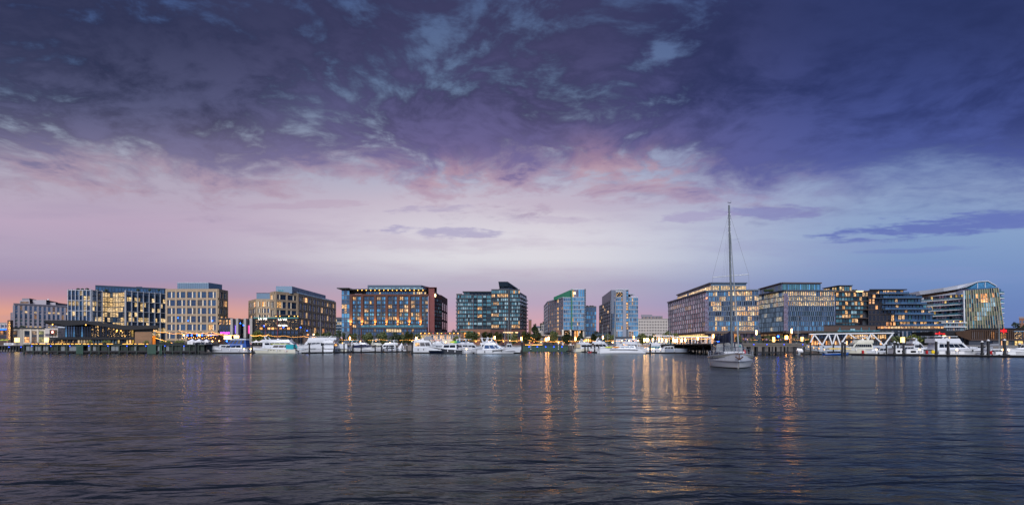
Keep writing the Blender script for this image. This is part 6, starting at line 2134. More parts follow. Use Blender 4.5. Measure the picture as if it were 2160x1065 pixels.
# ------------------------------------------------------------------ boats
def hull_rings(L, B, fs, fb, rake=.9, tr=.82, flare=1.0, ent=2.2, n=14, keel=-.5):
    rings = []
    for i in range(n + 1):
        t = i / n
        s = tr + (1 - tr) * sin(min(1, t / .45) * pi / 2)
        if t > .45: s = max(.012, 1 - ((t - .45) / .55) ** ent)
        hb = B / 2 * s
        hw = hb * (.90 - .35 * max(0, (t - .5) / .5) * flare)
        sh = fs + (fb - fs) * t ** 1.7
        x = -L / 2 + (L - rake) * t
        xd = x + rake * t ** 3
        k = keel * (1 - t ** 4)
        rings.append([(x, 0, k), (x, -hw * .97, -.04), (x + (xd - x) * .55, -(hw + hb) / 2, sh * .5), (xd, -hb, sh), (xd, hb, sh), (x + (xd - x) * .55, (hw + hb) / 2, sh * .5), (x, hw * .97, -.04)])
    return rings


def add_hull(t, L, B, fs, fb, mat='gelcoat', stripe='boot_stripe', **k):
    rg = hull_rings(L, B, fs, fb, **k)
    o = MB().loft(rg).build('hull', mat, t, False, smooth=True)
    # dark boot stripe just above the water and a rubbing strake under the sheer
    m1, m2 = MB(), MB()
    for r0, r1 in zip(rg[:-1], rg[1:]):
        for s in (1, 6):
            up = 2 if s == 1 else 5
            q = []
            for r in (r0, r1):
                a, c = Vector(r[s]), Vector(r[up]); e = Vector((0, -.015 if s == 1 else .015, 0))
                z = [a.lerp(c, (h + .04) / max(.2, c.z + .04)) + e for h in (0, .13)]
                q.append(z)
            m1.add([q[0][0], q[1][0], q[1][1], q[0][1]], [(0, 1, 2, 3)])
        for s in (3, 4):
            m2.bar(Vector(r0[s]) + Vector((0, 0, -.05)), Vector(r1[s]) + Vector((0, 0, -.05)), .09, .10)
    m1.build('boot_stripe', stripe, o, False)
    m2.build('rub_rail', 'gelcoat_grey' if mat != 'hull_navy' else 'white_paint', o, False)
    return rg


def cabin(t, x0, x1, w0, w1, z0, z1, rf=.5, rr=.1, mat='gelcoat', nw=3, wz=(.3, .85), wx=(.06, .92), gm='glass_boat', front=True, name='cabin', roof=True, lit=0, gap=.1):
    """tapered deckhouse with windows; x1 is its forward end"""
    b = [(x0, -w0), (x1, -w0 * .9), (x1, w0 * .9), (x0, w0)]
    tp = [(x0 + rr, -w1), (x1 - rf, -w1 * .9), (x1 - rf, w1 * .9), (x0 + rr, w1)]
    cab = MB().prism(b, z0, z1, top=tp).build(name, mat, t, False)
    if roof:
        MB().prism([(x0 + rr - .18, -w1 - .1), (x1 - rf + .12, -w1 * .9 - .1), (x1 - rf + .12, w1 * .9 + .1), (x0 + rr - .18, w1 + .1)], z1 + .005, z1 + .10).build('roof', mat, t, False)
    def P(u, v, s):
        p = Vector((*b[0], z0)).lerp(Vector((*b[1], z0)), u).lerp(Vector((*tp[0], z1)).lerp(Vector((*tp[1], z1)), u), v)
        return Vector((p.x, p.y * (1 if s < 0 else -1), p.z))
    for s in (-1, 1):
        for k in range(nw):
            u0 = wx[0] + (wx[1] - wx[0]) * (k + gap / 2) / nw; u1 = wx[0] + (wx[1] - wx[0]) * (k + 1 - gap / 2) / nw
            e = Vector((0, .03 * s, 0))
            q = [P(u0, wz[0], s) + e, P(u1, wz[0], s) + e, P(u1, wz[1], s) + e, P(u0, wz[1], s) + e]
            q2 = [p - e * 1.5 for p in q]
            g = 'lit_warm' if k < lit else gm
            MB().loft([q2, q]).build('window', g, cab, False)
    if front:
        n = 3
        for k in range(n):
            a0, a1 = -.86 + 1.72 * (k + .06) / n, -.86 + 1.72 * (k + .94) / n
            def F(a, v):
                x = x1 + (x1 - rf - x1) * v + .03; w = (w0 + (w1 - w0) * v) * .9
                return Vector((x, w * a, z0 + (z1 - z0) * v))
            q = [F(a0, wz[0]), F(a1, wz[0]), F(a1, wz[1]), F(a0, wz[1])]
            MB().loft([[p - Vector((.05, 0, 0)) for p in q], q]).build('windscreen', gm, cab, False)


def rail(t, pts, h=.65, mat='steel', name='railing', every=1):
    mb = MB()
    top = [Vector(p) + Vector((0, 0, h)) for p in pts]
    mb.path(top, .022, 4); mb.path([p - Vector((0, 0, h * .5)) for p in top], .014, 4)
    for p, q in list(zip(pts, top))[::every]: mb.tube(p, q, .018, .018, 4)
    return mb.build(name, mat, t, False)


def bow_rail(t, rg, i0=7, h=.6):
    pl = [Vector(r[3]) for r in rg[i0:]]; pr = [Vector(r[4]) for r in rg[i0:]]
    rail(t, pl + list(reversed(pr)), h)


def radar_arch(t, x, w, z0, z1, mat='gelcoat', lean=-.6, dome=True):
    mb = MB()
    for s in (-1, 1): mb.bar((x, w * s, z0), (x + lean, w * .85 * s, z1), .12, .45)
    mb.bar((x + lean, -w * .88, z1), (x + lean, w * .88, z1), .5, .14)
    t = mb.build('radar_arch', mat, t, False)
    if dome:
        MB().lathe([(.1, z1 + .05), (.32, z1 + .15), (.33, z1 + .33), (.2, z1 + .45), (.02, z1 + .48)], x + lean, 0, 10).build('radar_dome', 'white_paint', t, False, smooth=True)
        MB().tube((x + lean - .1, w * .5, z1), (x + lean - .5, w * .5, z1 + 1.9), .02, .01, 4).build('antenna', 'white_paint', t, False)


def motor_yacht(label, px0, px1, Y, rot, o=None, group='motor boats in the marina', px=None):
    """px0..px1 give the length for boats lying side on (rot 0: bow right, pi: bow left)"""
    o = o or {}
    L = o.get('L') or abs(px1 - px0) * Y / FPX
    c = PX((px0 + px1) / 2, Y)
    B = o.get('B', L * .29)
    t = thing('motor_yacht', label, 'boat', (c, Y, 0), rot, group)
    fs, fb = o.get('fs', 1.3), o.get('fb', 2.0)
    hm = o.get('hull', 'gelcoat'); cm = o.get('cm', 'gelcoat')
    rg = add_hull(t, L, B, fs, fb, hm, rake=o.get('rake', L * .09), tr=o.get('tr', .86), ent=o.get('ent', 2.3))
    zd = fs + .12
    MB().prism([(r[3][0], r[3][1] * .93) for r in rg] + [(r[4][0], r[4][1] * .93) for r in reversed(rg)], fs - .25, [r[3][2] + .05 for r in rg] + [r[4][2] + .05 for r in reversed(rg)]).build('deck', o.get('deck', 'gelcoat'), t, False)
    ch = o.get('ch', 1.5); x0 = -L / 2 + L * o.get('ca', .18); x1 = -L / 2 + L * o.get('cb', .66)
    w = B * .40
    cabin(t, x0, x1, w, w * .9, zd - .3, zd + ch, o.get('rf', 1.1), o.get('rr', .1), cm, o.get('nw', 4), gm=o.get('gm', 'glass_boat'), lit=o.get('lit', 0), wz=o.get('wz', (.42, .86)))
    # raised foredeck
    if o.get('trunk', True):
        xt = L / 2 - L * o.get('tk', .14)
        MB().prism([(x1 - .4, -w * .85), (xt, -w * .25), (xt, w * .25), (x1 - .4, w * .85)], zd - .2, [zd + .75, zd + .55, zd + .55, zd + .75],
                   top=[(x1 - .4, -w * .78), (xt - .5, -w * .18), (xt - .5, w * .18), (x1 - .4, w * .78)]).build('foredeck', cm, t, False)
    zt = zd + ch + .1
    if o.get('fly', True):
        fx0, fx1 = x0 - L * o.get('fo', .08), x1 - o.get('rf', 1.1) - .1
        m = MB(); hgt = o.get('fh', .75)
        base = [(fx0, -w), (fx1 - .2, -w * .85), (fx1 + .1, 0), (fx1 - .2, w * .85), (fx0, w)]
        topr = [(fx0 + .1, -w * .98), (fx1 - .9, -w * .8), (fx1 - .5, 0), (fx1 - .9, w * .8), (fx0 + .1, w * .98)]
        fb_ = m.prism(base, zt, zt + hgt, top=topr).build('flybridge', cm, t, False)
        sc = MB()
        for a, c2 in ((1, 2), (2, 3)):
            p, q = Vector((*topr[a], zt + hgt)), Vector((*topr[c2], zt + hgt)); u = Vector((-.25, 0, .42))
            sc.add([p, q, q + u, p + u], [(0, 1, 2, 3)])
        sc.build('wind_deflector', 'glass_boat', fb_, False)
        MB().box((fx0 + fx1) / 2 - .2, (fx0 + fx1) / 2 + .5, -.9, .9, zt + hgt * .3, zt + hgt + .35).build('helm_seat', 'fabric_white', fb_, False)
        if o.get('arch', True): radar_arch(t, fx0 + L * .10, w * .95, zt, zt + o.get('ah', 2.0), cm, o.get('lean', .7))
        if o.get('top'):
            hz = zt + o.get('ah', 2.0) + .12
            MB().prism([(fx0 + .1, -w * .9), (fx1 - 1.4, -w * .8), (fx1 - .9, 0), (fx1 - 1.4, w * .8), (fx0 + .1, w * .9)], hz, hz + .14).build('hardtop', o['top'], t, False)
            mb = MB()
            for xx in (fx0 + .4, fx1 - 1.6):
                for s in (-1, 1): mb.tube((xx, s * w * .75, zt), (xx, s * w * .75, hz), .04, .04, 5)
            mb.build('top_supports', 'steel', t, False)
    if o.get('canvas'):
        MB().prism([(x0 - L * .15, -w * .95), (x0 - .02, -w * .95), (x0 - .02, w * .95), (x0 - L * .15, w * .95)], zd + .25, zd + ch).build('cockpit_canvas', o['canvas'], t, False)
    if o.get('ports'):
        for k in range(o['ports']):
            i = 5 + k * (1 if o['ports'] > 4 else 2)
            r = rg[min(i, 11)]
            for s, iu in ((-1, 2), (1, 5)):
                p = (Vector(r[iu]).lerp(Vector(r[3 if s < 0 else 4]), .35))
                MB().box(p.x - .28, p.x + .28, p.y + (s * .05) - .03, p.y + s * .05 + .03, p.z - .09, p.z + .09).build('porthole', 'glass_boat', t, False)
    if o.get('hullwin'):
        a, c2 = o['hullwin']
        mb = MB()
        for j in range(int(a * 14), int(c2 * 14)):
            for s, iu, it in ((-1, 2, 3), (1, 5, 4)):
                e = Vector((0, .04 * s, 0))
                q = []
                for r in (rg[j], rg[j + 1]): q.append((Vector(r[iu]).lerp(Vector(r[it]), .12) + e, Vector(r[iu]).lerp(Vector(r[it]), .55) + e))
                mb.add([q[0][0], q[1][0], q[1][1], q[0][1]], [(0, 1, 2, 3)])
        mb.build('hull_window', 'glass_boat', t, False)
    bow_rail(t, rg, 8)
    # swim platform
    MB().box(-L / 2 - .9, -L / 2 + .05, -B * .38, B * .38, .25, .38).build('swim_platform', 'gelcoat', t, False)
    mb = MB()
    for k in range(3):
        r = rg[3 + 3 * k]
        for s, i in ((-1, 3), (1, 4)):
            p = Vector(r[i]); mb.lathe([(.02, p.z - .95), (.13, p.z - .85), (.13, p.z - .35), (.02, p.z - .25)], p.x, p.y + s * .16, 8)
    mb.build('fender', 'fabric_white' if hm != 'gelcoat' else 'boot_stripe', t, False, smooth=True)
    return t


def flag(t, x, y, z, h=1.6, lean=-.5):
    MB().tube((x, y, z), (x + lean, y, z + h), .02, .02, 4).build('flag_staff', 'steel', t, False)
    mb = MB(); n = 13
    for k in range(n):
        z1 = z + h - .03 - .55 * k / n
        mb.add([(x + lean * .98, y + .02, z1), (x + lean - .75, y + .12, z1 - .35), (x + lean - .75, y + .12, z1 - .35 - .55 / n), (x + lean * .98, y + .02, z1 - .55 / n)], [(0, 1, 2, 3)], k % 2)
    mb.add([(x + lean * .98, y - .0, z + h - .03), (x + lean - .32, y + .04, z + h - .18), (x + lean - .32, y + .04, z + h - .47), (x + lean * .98, y - .0, z + h - .32)], [(0, 1, 2, 3)], 2)
    mb.build('flag', ['fabric_red', 'fabric_white', 'fabric_navy'], t, False)


# --- left basin
t = motor_yacht('cruiser with a bright blue canvas enclosure moored before the white tents', 435, 527, 206, pi,
                dict(fs=1.55, fb=2.9, ch=1.35, ca=.12, cb=.70, nw=4, rf=1.0, fly=False, hull='gelcoat_grey', ent=2.0, rake=1.9, ports=0, tk=.2))
w = 4.5 * .36
MB().prism([(-7.2, -w), (-1.6, -w), (-.6, -w * .8), (-.6, w * .8), (-1.6, w), (-7.2, w)], 2.1, 3.3).build('canvas_skirt', 'fabric_blue', t, False)
cabin(t, -7.0, -.3, w * .96, w * .9, 3.32, 4.75, 1.5, .1, 'fabric_blue', 4, (.12, .9), (.05, .97), 'glass_curtain', True, 'bridge_enclosure', False, gap=.3)
MB().prism([(-7.2, -w), (-1.6, -w), (-1.2, 0), (-1.6, w), (-7.2, w)], 4.77, 5.15, top=[(-6.8, -w * .8), (-2.1, -w * .8), (-1.9, 0), (-2.1, w * .8), (-6.8, w * .8)]).build('bridge_roof', 'gelcoat', t, False)
MB().box(-6.4, -2.6, -w * .82, w * .82, 4.95, 5.45).build('roof_cover', 'fabric_navy', t, False)
flag(t, -7.5, 0, 1.6, 2.2)
t = motor_yacht('cream cruiser with a teal canvas panel and an inflatable dinghy at its stern', 534, 627, 201, pi,
                dict(fs=1.45, fb=2.2, ch=1.55, ca=.10, cb=.60, nw=3, rf=1.3, hull='gelcoat_cream', cm='gelcoat', fly=False, ports=5, gm='glass_curtain', rake=1.0, ent=2.6, lit=0))
for s in (-1, 1): MB().box(-7.0, -4.4, s * 1.86 - .03, s * 1.86 + .03, 1.5, 3.1).build('canvas_panel', 'fabric_teal', t, False)
MB().box(-4.6, 1.0, -1.4, 1.4, 3.28, 3.42).build('sun_awning', 'kayak_yellow', t, False)
mb = MB()
for a, c in (((-5.2, -1.95, .95), (-4.9, -1.95, .7)), ((-4.9, -1.95, .7), (-4.7, -1.95, 1.0)), ((-4.6, -1.95, .85), (-4.2, -1.95, .8)), ((-4.1, -1.95, .7), (-3.9, -1.95, 1.0)), ((-3.9, -1.95, 1.0), (-3.6, -1.95, .8)), ((-3.6, -1.95, .8), (-3.3, -1.95, .95))):
    for s in (-1, 1): mb.bar((a[0], 2.03 * s, a[2]), (c[0], 2.03 * s, c[2]), .05, .07)
mb.build('name_script', 'red_paint', t, False)
flag(t, -7.2, .6, 1.5, 1.9)
d = thing('inflatable_dinghy', 'grey inflatable dinghy with a dark outboard hung behind the cream cruiser', 'dinghy', (PX(634, 202), 202, 1.35), 0.15)
mb = MB()
for s in (-1, 1): mb.path([(-1.7, .75 * s, 0), (.6, .75 * s, 0), (1.4, .45 * s, .12), (1.75, 0, .2)], .24, 8)
mb.build('tube', 'gelcoat_grey', d, False, smooth=True)
MB().box(-1.5, 1.0, -.6, .6, -.1, .02).build('floor', 'canvas_grey', d, False)
m = MB(); m.box(-1.95, -1.45, -.22, .22, .15, .75); m.box(-1.8, -1.6, -.1, .1, -.9, .15); m.build('outboard', 'rubber', d, False)
MB().box(-.6, .9, -.5, .5, .2, .32).build('cover', 'fabric_teal', d, False)
m = MB()
for s in (-.9, .7): m.bar((s, .9, -.2), (s, .9, 1.3), .08, .08); m.bar((s, .9, 1.3), (s, 0, 1.3), .08, .08)
m.build('davit', 'steel', d, False)

motor_yacht('large white flybridge yacht lying behind the cream cruiser, bow to the right', 552, 677, 224, 0,
            dict(fs=2.0, fb=3.5, ch=1.9, ca=.05, cb=.66, nw=5, rf=3.0, fo=.01, fh=1.0, ah=2.0, lean=-1.4, rake=3.8, ent=1.9, wz=(.55, .9), tk=.10, B=5.4))
t = motor_yacht('largest white yacht with long flat upper deck farther back, stern to the right', 612, 716, 246, pi,
                dict(hull='gelcoat_grey', fs=2.1, fb=3.4, ch=2.3, ca=.06, cb=.72, nw=6, rf=1.6, fo=.03, fh=1.6, ah=1.8, lean=.8, rake=2.2, ent=2.0, B=5.6, top='gelcoat', wz=(.3, .82)))
flag(t, -10.5, 0, 4.6, 2.0)
# --- boats lying bow or stern to us along the row of piles
def stern_boat(label, px, Y, L, B, o, rot=-pi / 2):
    return motor_yacht(label, px - 1, px + 1, Y, rot, dict(o, L=L, B=B))


stern_boat('white aft cabin boat with a domed radar, right of the large yachts', 703, 228, 13, 4.6, dict(fs=1.7, fb=2.2, ch=1.8, ca=.1, cb=.7, nw=3, fh=.9, ah=1.5), pi / 2)
stern_boat('white cabin cruiser with square windows between the second and third dark piles', 731, 240, 12, 4.4, dict(fs=1.5, fb=2.1, ch=1.9, ca=.08, cb=.72, fly=False, nw=3, hull='gelcoat_cream'), pi / 2)
t = motor_yacht('boat under a navy canvas cover with a grey hull, lying at an angle', 748, 780, 240, -0.6, dict(L=11, B=3.8, fs=1.5, fb=2.4, fly=False, ch=.2, nw=0, hull='gelcoat_grey', rake=1.6, trunk=False))
MB().loft([[(-4.6, -1.5, 1.4), (-4.6, 0, 3.0), (-4.6, 1.5, 1.4)], [(1.5, -1.75, 1.8), (1.5, 0, 3.3), (1.5, 1.75, 1.8)], [(6.1, -.15, 2.45), (6.1, 0, 2.6), (6.1, .15, 2.45)]]).build('boat_cover', 'fabric_navy', t, False)
stern_boat('cream bridged fishing cruiser with a tall radar arch in the pile row', 797, 256, 12, 4.3, dict(fs=1.5, fb=2.3, ch=1.5, ca=.2, cb=.65, nw=3, fh=.8, ah=2.2, cm='gelcoat_cream'), -pi / 2 + .5)
stern_boat('small white runabout with a raised bow in the pile row', 783, 248, 8, 2.9, dict(fs=.9, fb=1.6, ch=.7, fly=False, nw=2), -pi / 2 + .7)
stern_boat('white sport cruiser with a sloping windscreen near the middle of the pile row', 817, 262, 10, 3.4, dict(fs=1.1, fb=1.7, ch=1.1, fly=False, nw=3, rf=1.8, hull='gelcoat_grey'), -2.6)
stern_boat('white cruiser with a long pale awning behind the pile row', 771, 276, 14, 4.4, dict(fs=1.6, fb=2.2, ch=1.7, nw=4, top='canvas_grey', ah=1.7, hull='hull_navy'), 0)
stern_boat('white cruiser with a flat hardtop near the right end of the pile row', 815, 284, 15, 4.6, dict(fs=1.6, fb=2.2, ch=1.7, nw=4, top='gelcoat', ah=1.7), pi)
stern_boat('low speedboat with a blue stripe near the right end of the pile row', 838, 268, 9, 3.0, dict(fs=.9, fb=1.3, ch=.6, fly=False, nw=2, hull='gelcoat'), pi)
t = motor_yacht('boat under a peaked white storage cover at the right end of the pile row', 838, 856, 276, -1.1, dict(L=8, B=3.0, fs=1.0, fb=1.5, fly=False, ch=.3, nw=0, trunk=False))
MB().loft([[(-3.4, -1.4, 1.1), (-3.4, 0, 2.2), (-3.4, 1.4, 1.1)], [(.3, -1.5, 1.3), (.3, 0, 4.3), (.3, 1.5, 1.3)], [(3.9, -.1, 1.6), (3.9, 0, 1.8), (3.9, .1, 1.6)]]).build('boat_cover', 'fabric_white', t, False)
stern_boat('white express cruiser with a dark windscreen behind the navy covered boat', 757, 262, 12, 3.8, dict(fs=1.4, fb=2.0, ch=1.4, nw=3, top='fabric_teal', ah=1.8, canvas='fabric_navy'), .3)
stern_boat('white trawler with a short mast behind the second dark pile', 690, 268, 13, 4.4, dict(fs=1.7, fb=2.6, ch=1.9, nw=4, ah=1.9), 2.7)
# --- middle basin
t = motor_yacht('boxy white aft cabin trawler with lit saloon windows and canvas bridge top', 872, 930, 212, 0,
                dict(fs=1.9, fb=2.3, ch=2.1, ca=.02, cb=.74, nw=3, rf=1.0, fo=-.02, fh=.85, ah=1.0, arch=False, gm='glass_curtain', lit=1, wz=(.35, .88), ent=2.6))
MB().prism([(-1.0, -1.4), (2.4, -1.4), (2.4, 1.4), (-1.0, 1.4)], 4.9, 6.3, top=[(-.4, -.9), (1.4, -.9), (1.4, .9), (-.4, .9)]).build('bridge_canvas', 'canvas_grey', t, False)
MB().bar((-4.4, 1.4, 4.2), (-3.5, 1.4, 6.2), .25, .1).build('davit', 'white_paint', t, False)
t = motor_yacht('navy hulled trawler with white deckhouse, bow to the left', 901, 976, 196, pi,
                dict(fs=1.35, fb=2.55, ch=1.7, ca=.16, cb=.60, nw=2, rf=.7, hull='hull_navy', fly=False, rake=.9, ent=2.0, B=3.9, wz=(.45, .88)))
MB().box(-4.2, .9, -1.5, 1.5, 3.3, 3.45).build('boat_deck', 'gelcoat', t, False)
MB().box(-4.4, -2.0, -1.6, -1.58, 1.6, 3.1).build('side_door', 'glass_curtain', t, False)
k = thing('kayak', 'yellow green kayak with a teal end lying on the navy trawler roof', 'kayak', (PX(961, 196), 195.3, 3.55))
for nm, xs, mt in (('hull', (-2.0, -1.2, -.3), 'kayak_yellow'), ('midsection', (-.3, .5), 'kayak_green'), ('end', (.5, 1.3, 1.9), 'kayak_teal')):
    def rr_(x): return .42 * max(.08, 1 - (abs(x) / 2.1) ** 2.5)
    MB().loft([[(x, rr_(x) * 1.1 * cos(a * pi / 4), .38 + rr_(x) * sin(a * pi / 4)) for a in range(8)] for x in xs]).build(nm, mt, k, False, smooth=True)
t = motor_yacht('sleek white sport yacht with a long dark hull window, bow to the right', 1007, 1093, 197, 0,
                dict(fs=1.25, fb=2.1, ch=1.65, ca=.12, cb=.74, nw=3, rf=3.3, rr=.6, fo=.05, fh=.6, ah=1.9, top='gelcoat', lean=-.8, hullwin=(.45, .93), rake=1.8, ent=2.4, gm='glass_sport', B=4.2, wz=(.35, .9)))
motor_yacht('white lobster yacht with dark pilothouse windows behind the sleek yacht bow', 1058, 1100, 214, 0, dict(fs=1.5, fb=2.5, ch=1.8, ca=.25, cb=.6, nw=2, rf=.8, fly=False, ent=2.0))
for a in ((934, 224, 11, 3.6, .2, 'white cruiser with a pink sunshade behind the aft cabin trawler', dict(fs=1.3, fb=2.0, ch=1.5, nw=3, top='fabric_red', ah=1.6)),
          (952, 236, 13, 4.2, pi + .2, 'white flybridge boat with a black hardtop frame behind the navy trawler', dict(fs=1.5, fb=2.2, ch=1.6, nw=4, top='black_metal', ah=1.9, hull='hull_navy')),
          (978, 214, 11, 3.7, -.9, 'white boat pointing its bow at us right of the navy trawler', dict(fs=1.5, fb=2.3, ch=1.6, nw=3, ah=1.8)),
          (996, 226, 12, 3.8, .4, 'white cruiser with a radar ball on its arch left of the sleek yacht', dict(fs=1.4, fb=2.1, ch=1.6, nw=3, top='gelcoat', ah=1.8)),
          (985, 250, 13, 4.2, 0.1, 'white cruiser with a pale hardtop in the second row of the middle basin', dict(fs=1.6, fb=2.3, ch=1.8, nw=4, top='canvas_beige', ah=1.9)),
          (915, 248, 12, 4.0, pi, 'white cruiser with an open bridge in the second row behind the aft cabin trawler', dict(fs=1.6, fb=2.3, ch=1.8, nw=3, ah=1.9)),
          (1022, 246, 13, 4.1, pi - .1, 'white cruiser showing its grey bridge canopy behind the sleek yacht stern', dict(fs=1.6, fb=2.3, ch=1.9, nw=3, top='canvas_grey', ah=2.0)),
          (1044, 234, 12, 4.0, .2, 'white cruiser with its arch above the sleek yacht roof', dict(fs=1.6, fb=2.3, ch=1.9, nw=3, ah=2.0))):
    stern_boat(a[5], a[0], a[1], a[2], a[3], a[6], a[4])


def dinghy(label, px, Y, rot, mat, L=3.4):
    t = thing('small_boat', label, 'boat', (PX(px, Y), Y, 0), rot)
    rg = add_hull(t, L, L * .42, .5, .75, mat, rake=.4)
    MB().box(-L * .2, L * .1, -L * .16, L * .16, .5, .58).build('thwart', 'timber', t, False)
    m = MB(); m.box(-L / 2 - .35, -L / 2, -.18, .18, .45, 1.0); m.box(-L / 2 - .25, -L / 2 - .1, -.07, .07, -.3, .45); m.build('outboard', 'rubber', t, False)
    return t


dinghy('small pale dinghy between the navy trawler and the sleek yacht', 988, 199, .2, 'gelcoat')
dinghy('small dinghy with a red hull beside the bare piles', 1246, 222, 1.2, 'red_paint')
dinghy('small blue trimmed dinghy in front of the pile row', 818, 250, .3, 'fabric_blue')


# --- catamaran
def catamaran():
    Y = 199
    L = 96 * Y / FPX
    t = thing('catamaran', 'white catamaran with a dark hull window and yellow kayaks on its side deck', 'catamaran', (PX(1313.5, Y), Y + 3.4, 0), pi)
    for s in (-1, 1):
        rings = []
        for i in range(11):
            u = i / 10
            x = -L / 2 + L * u
            hw = .95 * (min(1, .55 + u * 1.2) if u < .4 else max(.22, 1 - ((u - .4) / .6) ** 2.6 * .8))
            sh = 1.75 if u > .16 else .45 + 1.3 * (u / .16)
            rings.append([(x, 3.2 * s - hw * .6, -.3), (x, 3.2 * s - hw, .35), (x, 3.2 * s - hw, sh), (x, 3.2 * s + hw, sh), (x, 3.2 * s + hw, .35), (x, 3.2 * s + hw * .6, -.3)])
        MB().loft(rings).build('hull', 'gelcoat', t, False)
        mb = MB()
        o = s * (3.2 + .965)
        mb.add([(-4.9, o, 1.12), (4.6, o, 1.3), (4.4, o, 1.52), (-2.2, o, 1.42), (-2.6, o, 1.34), (-5.2, o, 1.3)], [(0, 1, 2, 3, 4, 5)])
        mb.loft([[(-4.9, o - .03 * s, 1.12), (-5.2, o - .03 * s, 1.3)], [(-4.9, o, 1.12), (-5.2, o, 1.3)]], caps=False)
        mb.build('hull_window', 'glass_boat', t, False)
        m = MB()
        m.box(-L / 2, L / 2 - .3, 3.2 * s - .93, 3.2 * s + .93, .02, .10); m.build('boot_stripe', 'boot_stripe', t, False)
    MB().box(-L / 2 + 1.8, L / 2 - 3.4, -3.3, 3.3, .95, 1.7).build('bridge_deck', 'gelcoat', t, False)
    MB().box(L / 2 - .35, L / 2 - .1, -3.2, 3.2, 1.4, 1.6).build('crossbeam', 'steel', t, False)
    cabin(t, -4.6, 3.6, 2.9, 2.5, 1.72, 2.75, 1.7, .2, 'gelcoat', 4, (.3, .8), (.05, .95), 'glass_boat', True, 'saloon')
    MB().prism([(-6.2, -2.8), (1.9, -2.6), (2.4, 0), (1.9, 2.6), (-6.2, 2.8)], 3.25, 3.42).build('hardtop', 'gelcoat', t, False)
    m = MB()
    for x_, y_ in ((-6.0, -2.6), (-6.0, 2.6), (-3, -2.6), (-3, 2.6)): m.bar((x_, y_, 1.7), (x_, y_, 3.25), .15, .15)
    m.build('top_supports', 'gelcoat', t, False)
    MB().tube((2.3, 0, 2.8), (1.7, 0, PZ(614, Y)), .17, .12, 8).build('mast', 'mast_white', t, False)
    m = MB(); m.tube((2.1, 0, 5.1), (-6.6, 0, 5.4), .12, .1, 6); m.build('boom', 'mast_white', t, False)
    MB().loft([[(2.0, .25 * cos(a * pi / 4), 5.45 + .42 * sin(a * pi / 4)) for a in range(8)], [(-2, .25 * cos(a * pi / 4), 5.5 + .36 * sin(a * pi / 4)) for a in range(8)], [(-6.5, .15 * cos(a * pi / 4), 5.6 + .18 * sin(a * pi / 4)) for a in range(8)]]).build('sail_cover', 'canvas_grey_dark', t, False, smooth=True)
    m = MB(); top = (1.75, 0, PZ(640, Y))
    for e in ((L / 2 - .3, 0, 1.6), (0, -3.9, 1.7), (0, 3.9, 1.7)): m.tube(e, top, .014, .014, 4)
    m.tube((L / 2 - .4, 0, 1.7), (1.9, 0, PZ(650, Y)), .06, .04, 6)
    m.build('rigging', 'rig_wire', t, False)
    rail(t, [(-6, 4.0, 1.75), (-2, 4.05, 1.75), (2, 4.0, 1.75), (6, 3.6, 1.75)]); rail(t, [(-6, -4.0, 1.75), (-2, -4.05, 1.75), (2, -4.0, 1.75), (6, -3.6, 1.75)])
    for nm, px, mt, lab in (('kayak', 1284, 'kayak_yellow', 'lime kayak on the catamaran deck, left of the orange one'), ('kayak', 1298, 'kayak_orange', 'orange kayak strapped on the catamaran side deck')):
        kk = thing(nm, lab, 'kayak', (PX(px, Y), Y - .55, 1.85))
        MB().loft([[(x_, max(.05, .36 * (1 - (abs(x_) / 1.55) ** 2.4)) * cos(a * pi / 4), .3 + max(.04, .3 * (1 - (abs(x_) / 1.55) ** 2.4)) * sin(a * pi / 4)) for a in range(8)] for x_ in (-1.5, -1.1, -.4, .4, 1.1, 1.5)]).build('hull', mt, kk, False, smooth=True)
        MB().lathe([(.3, .58), (.34, .64), (.26, .66)], 0, 0, 10).build('cockpit_rim', 'rubber', kk, False)


catamaran()


def sailboat_moored(label, px, top, Y, rot=pi / 2, mat='mast_white', L=11, rake=0.0, boom=True, hull='gelcoat', cover='fabric_navy'):
    t = thing('sailboat', label, 'sailboat', (PX(px, Y), Y, 0), rot, 'sailing boats moored in the marina')
    add_hull(t, L, L * .3, 1.1, 1.5, hull, rake=1.4, tr=.7, ent=1.9)
    cabin(t, -L * .25, L * .2, .95, .8, 1.15, 1.75, .5, .1, 'gelcoat', 3, (.3, .75), front=False)
    zt = PZ(top, Y)
    MB().tube((.4, 0, 1.5), (.4 - rake, 0, zt), .11, .075, 8).build('mast', mat, t, False)
    m = MB()
    for e in ((L / 2, 0, 1.5), (-L / 2, 0, 1.2), (0.2, L * .14, 1.2), (.2, -L * .14, 1.2)): m.tube(e, (.4 - rake * .97, 0, zt - .3), .014, .014, 3)
    m.build('rigging', 'rig_wire', t, False)
    MB().tube((.4 - rake * .55, -.9, zt * .55), (.4 - rake * .55, .9, zt * .55), .04, .04, 5).build('spreader', mat, t, False)
    if boom:
        MB().tube((.3, 0, 2.6), (-L * .36, 0, 2.7), .08, .07, 6).build('boom', mat, t, False)
        MB().loft([[(x_, r_ * .6 * cos(a * pi / 3), 2.85 + r_ * sin(a * pi / 3)) for a in range(6)] for x_, r_ in ((.25, .4), (-L * .2, .28), (-L * .35, .12))]).build('sail_cover', cover, t, False, smooth=True)
    return t


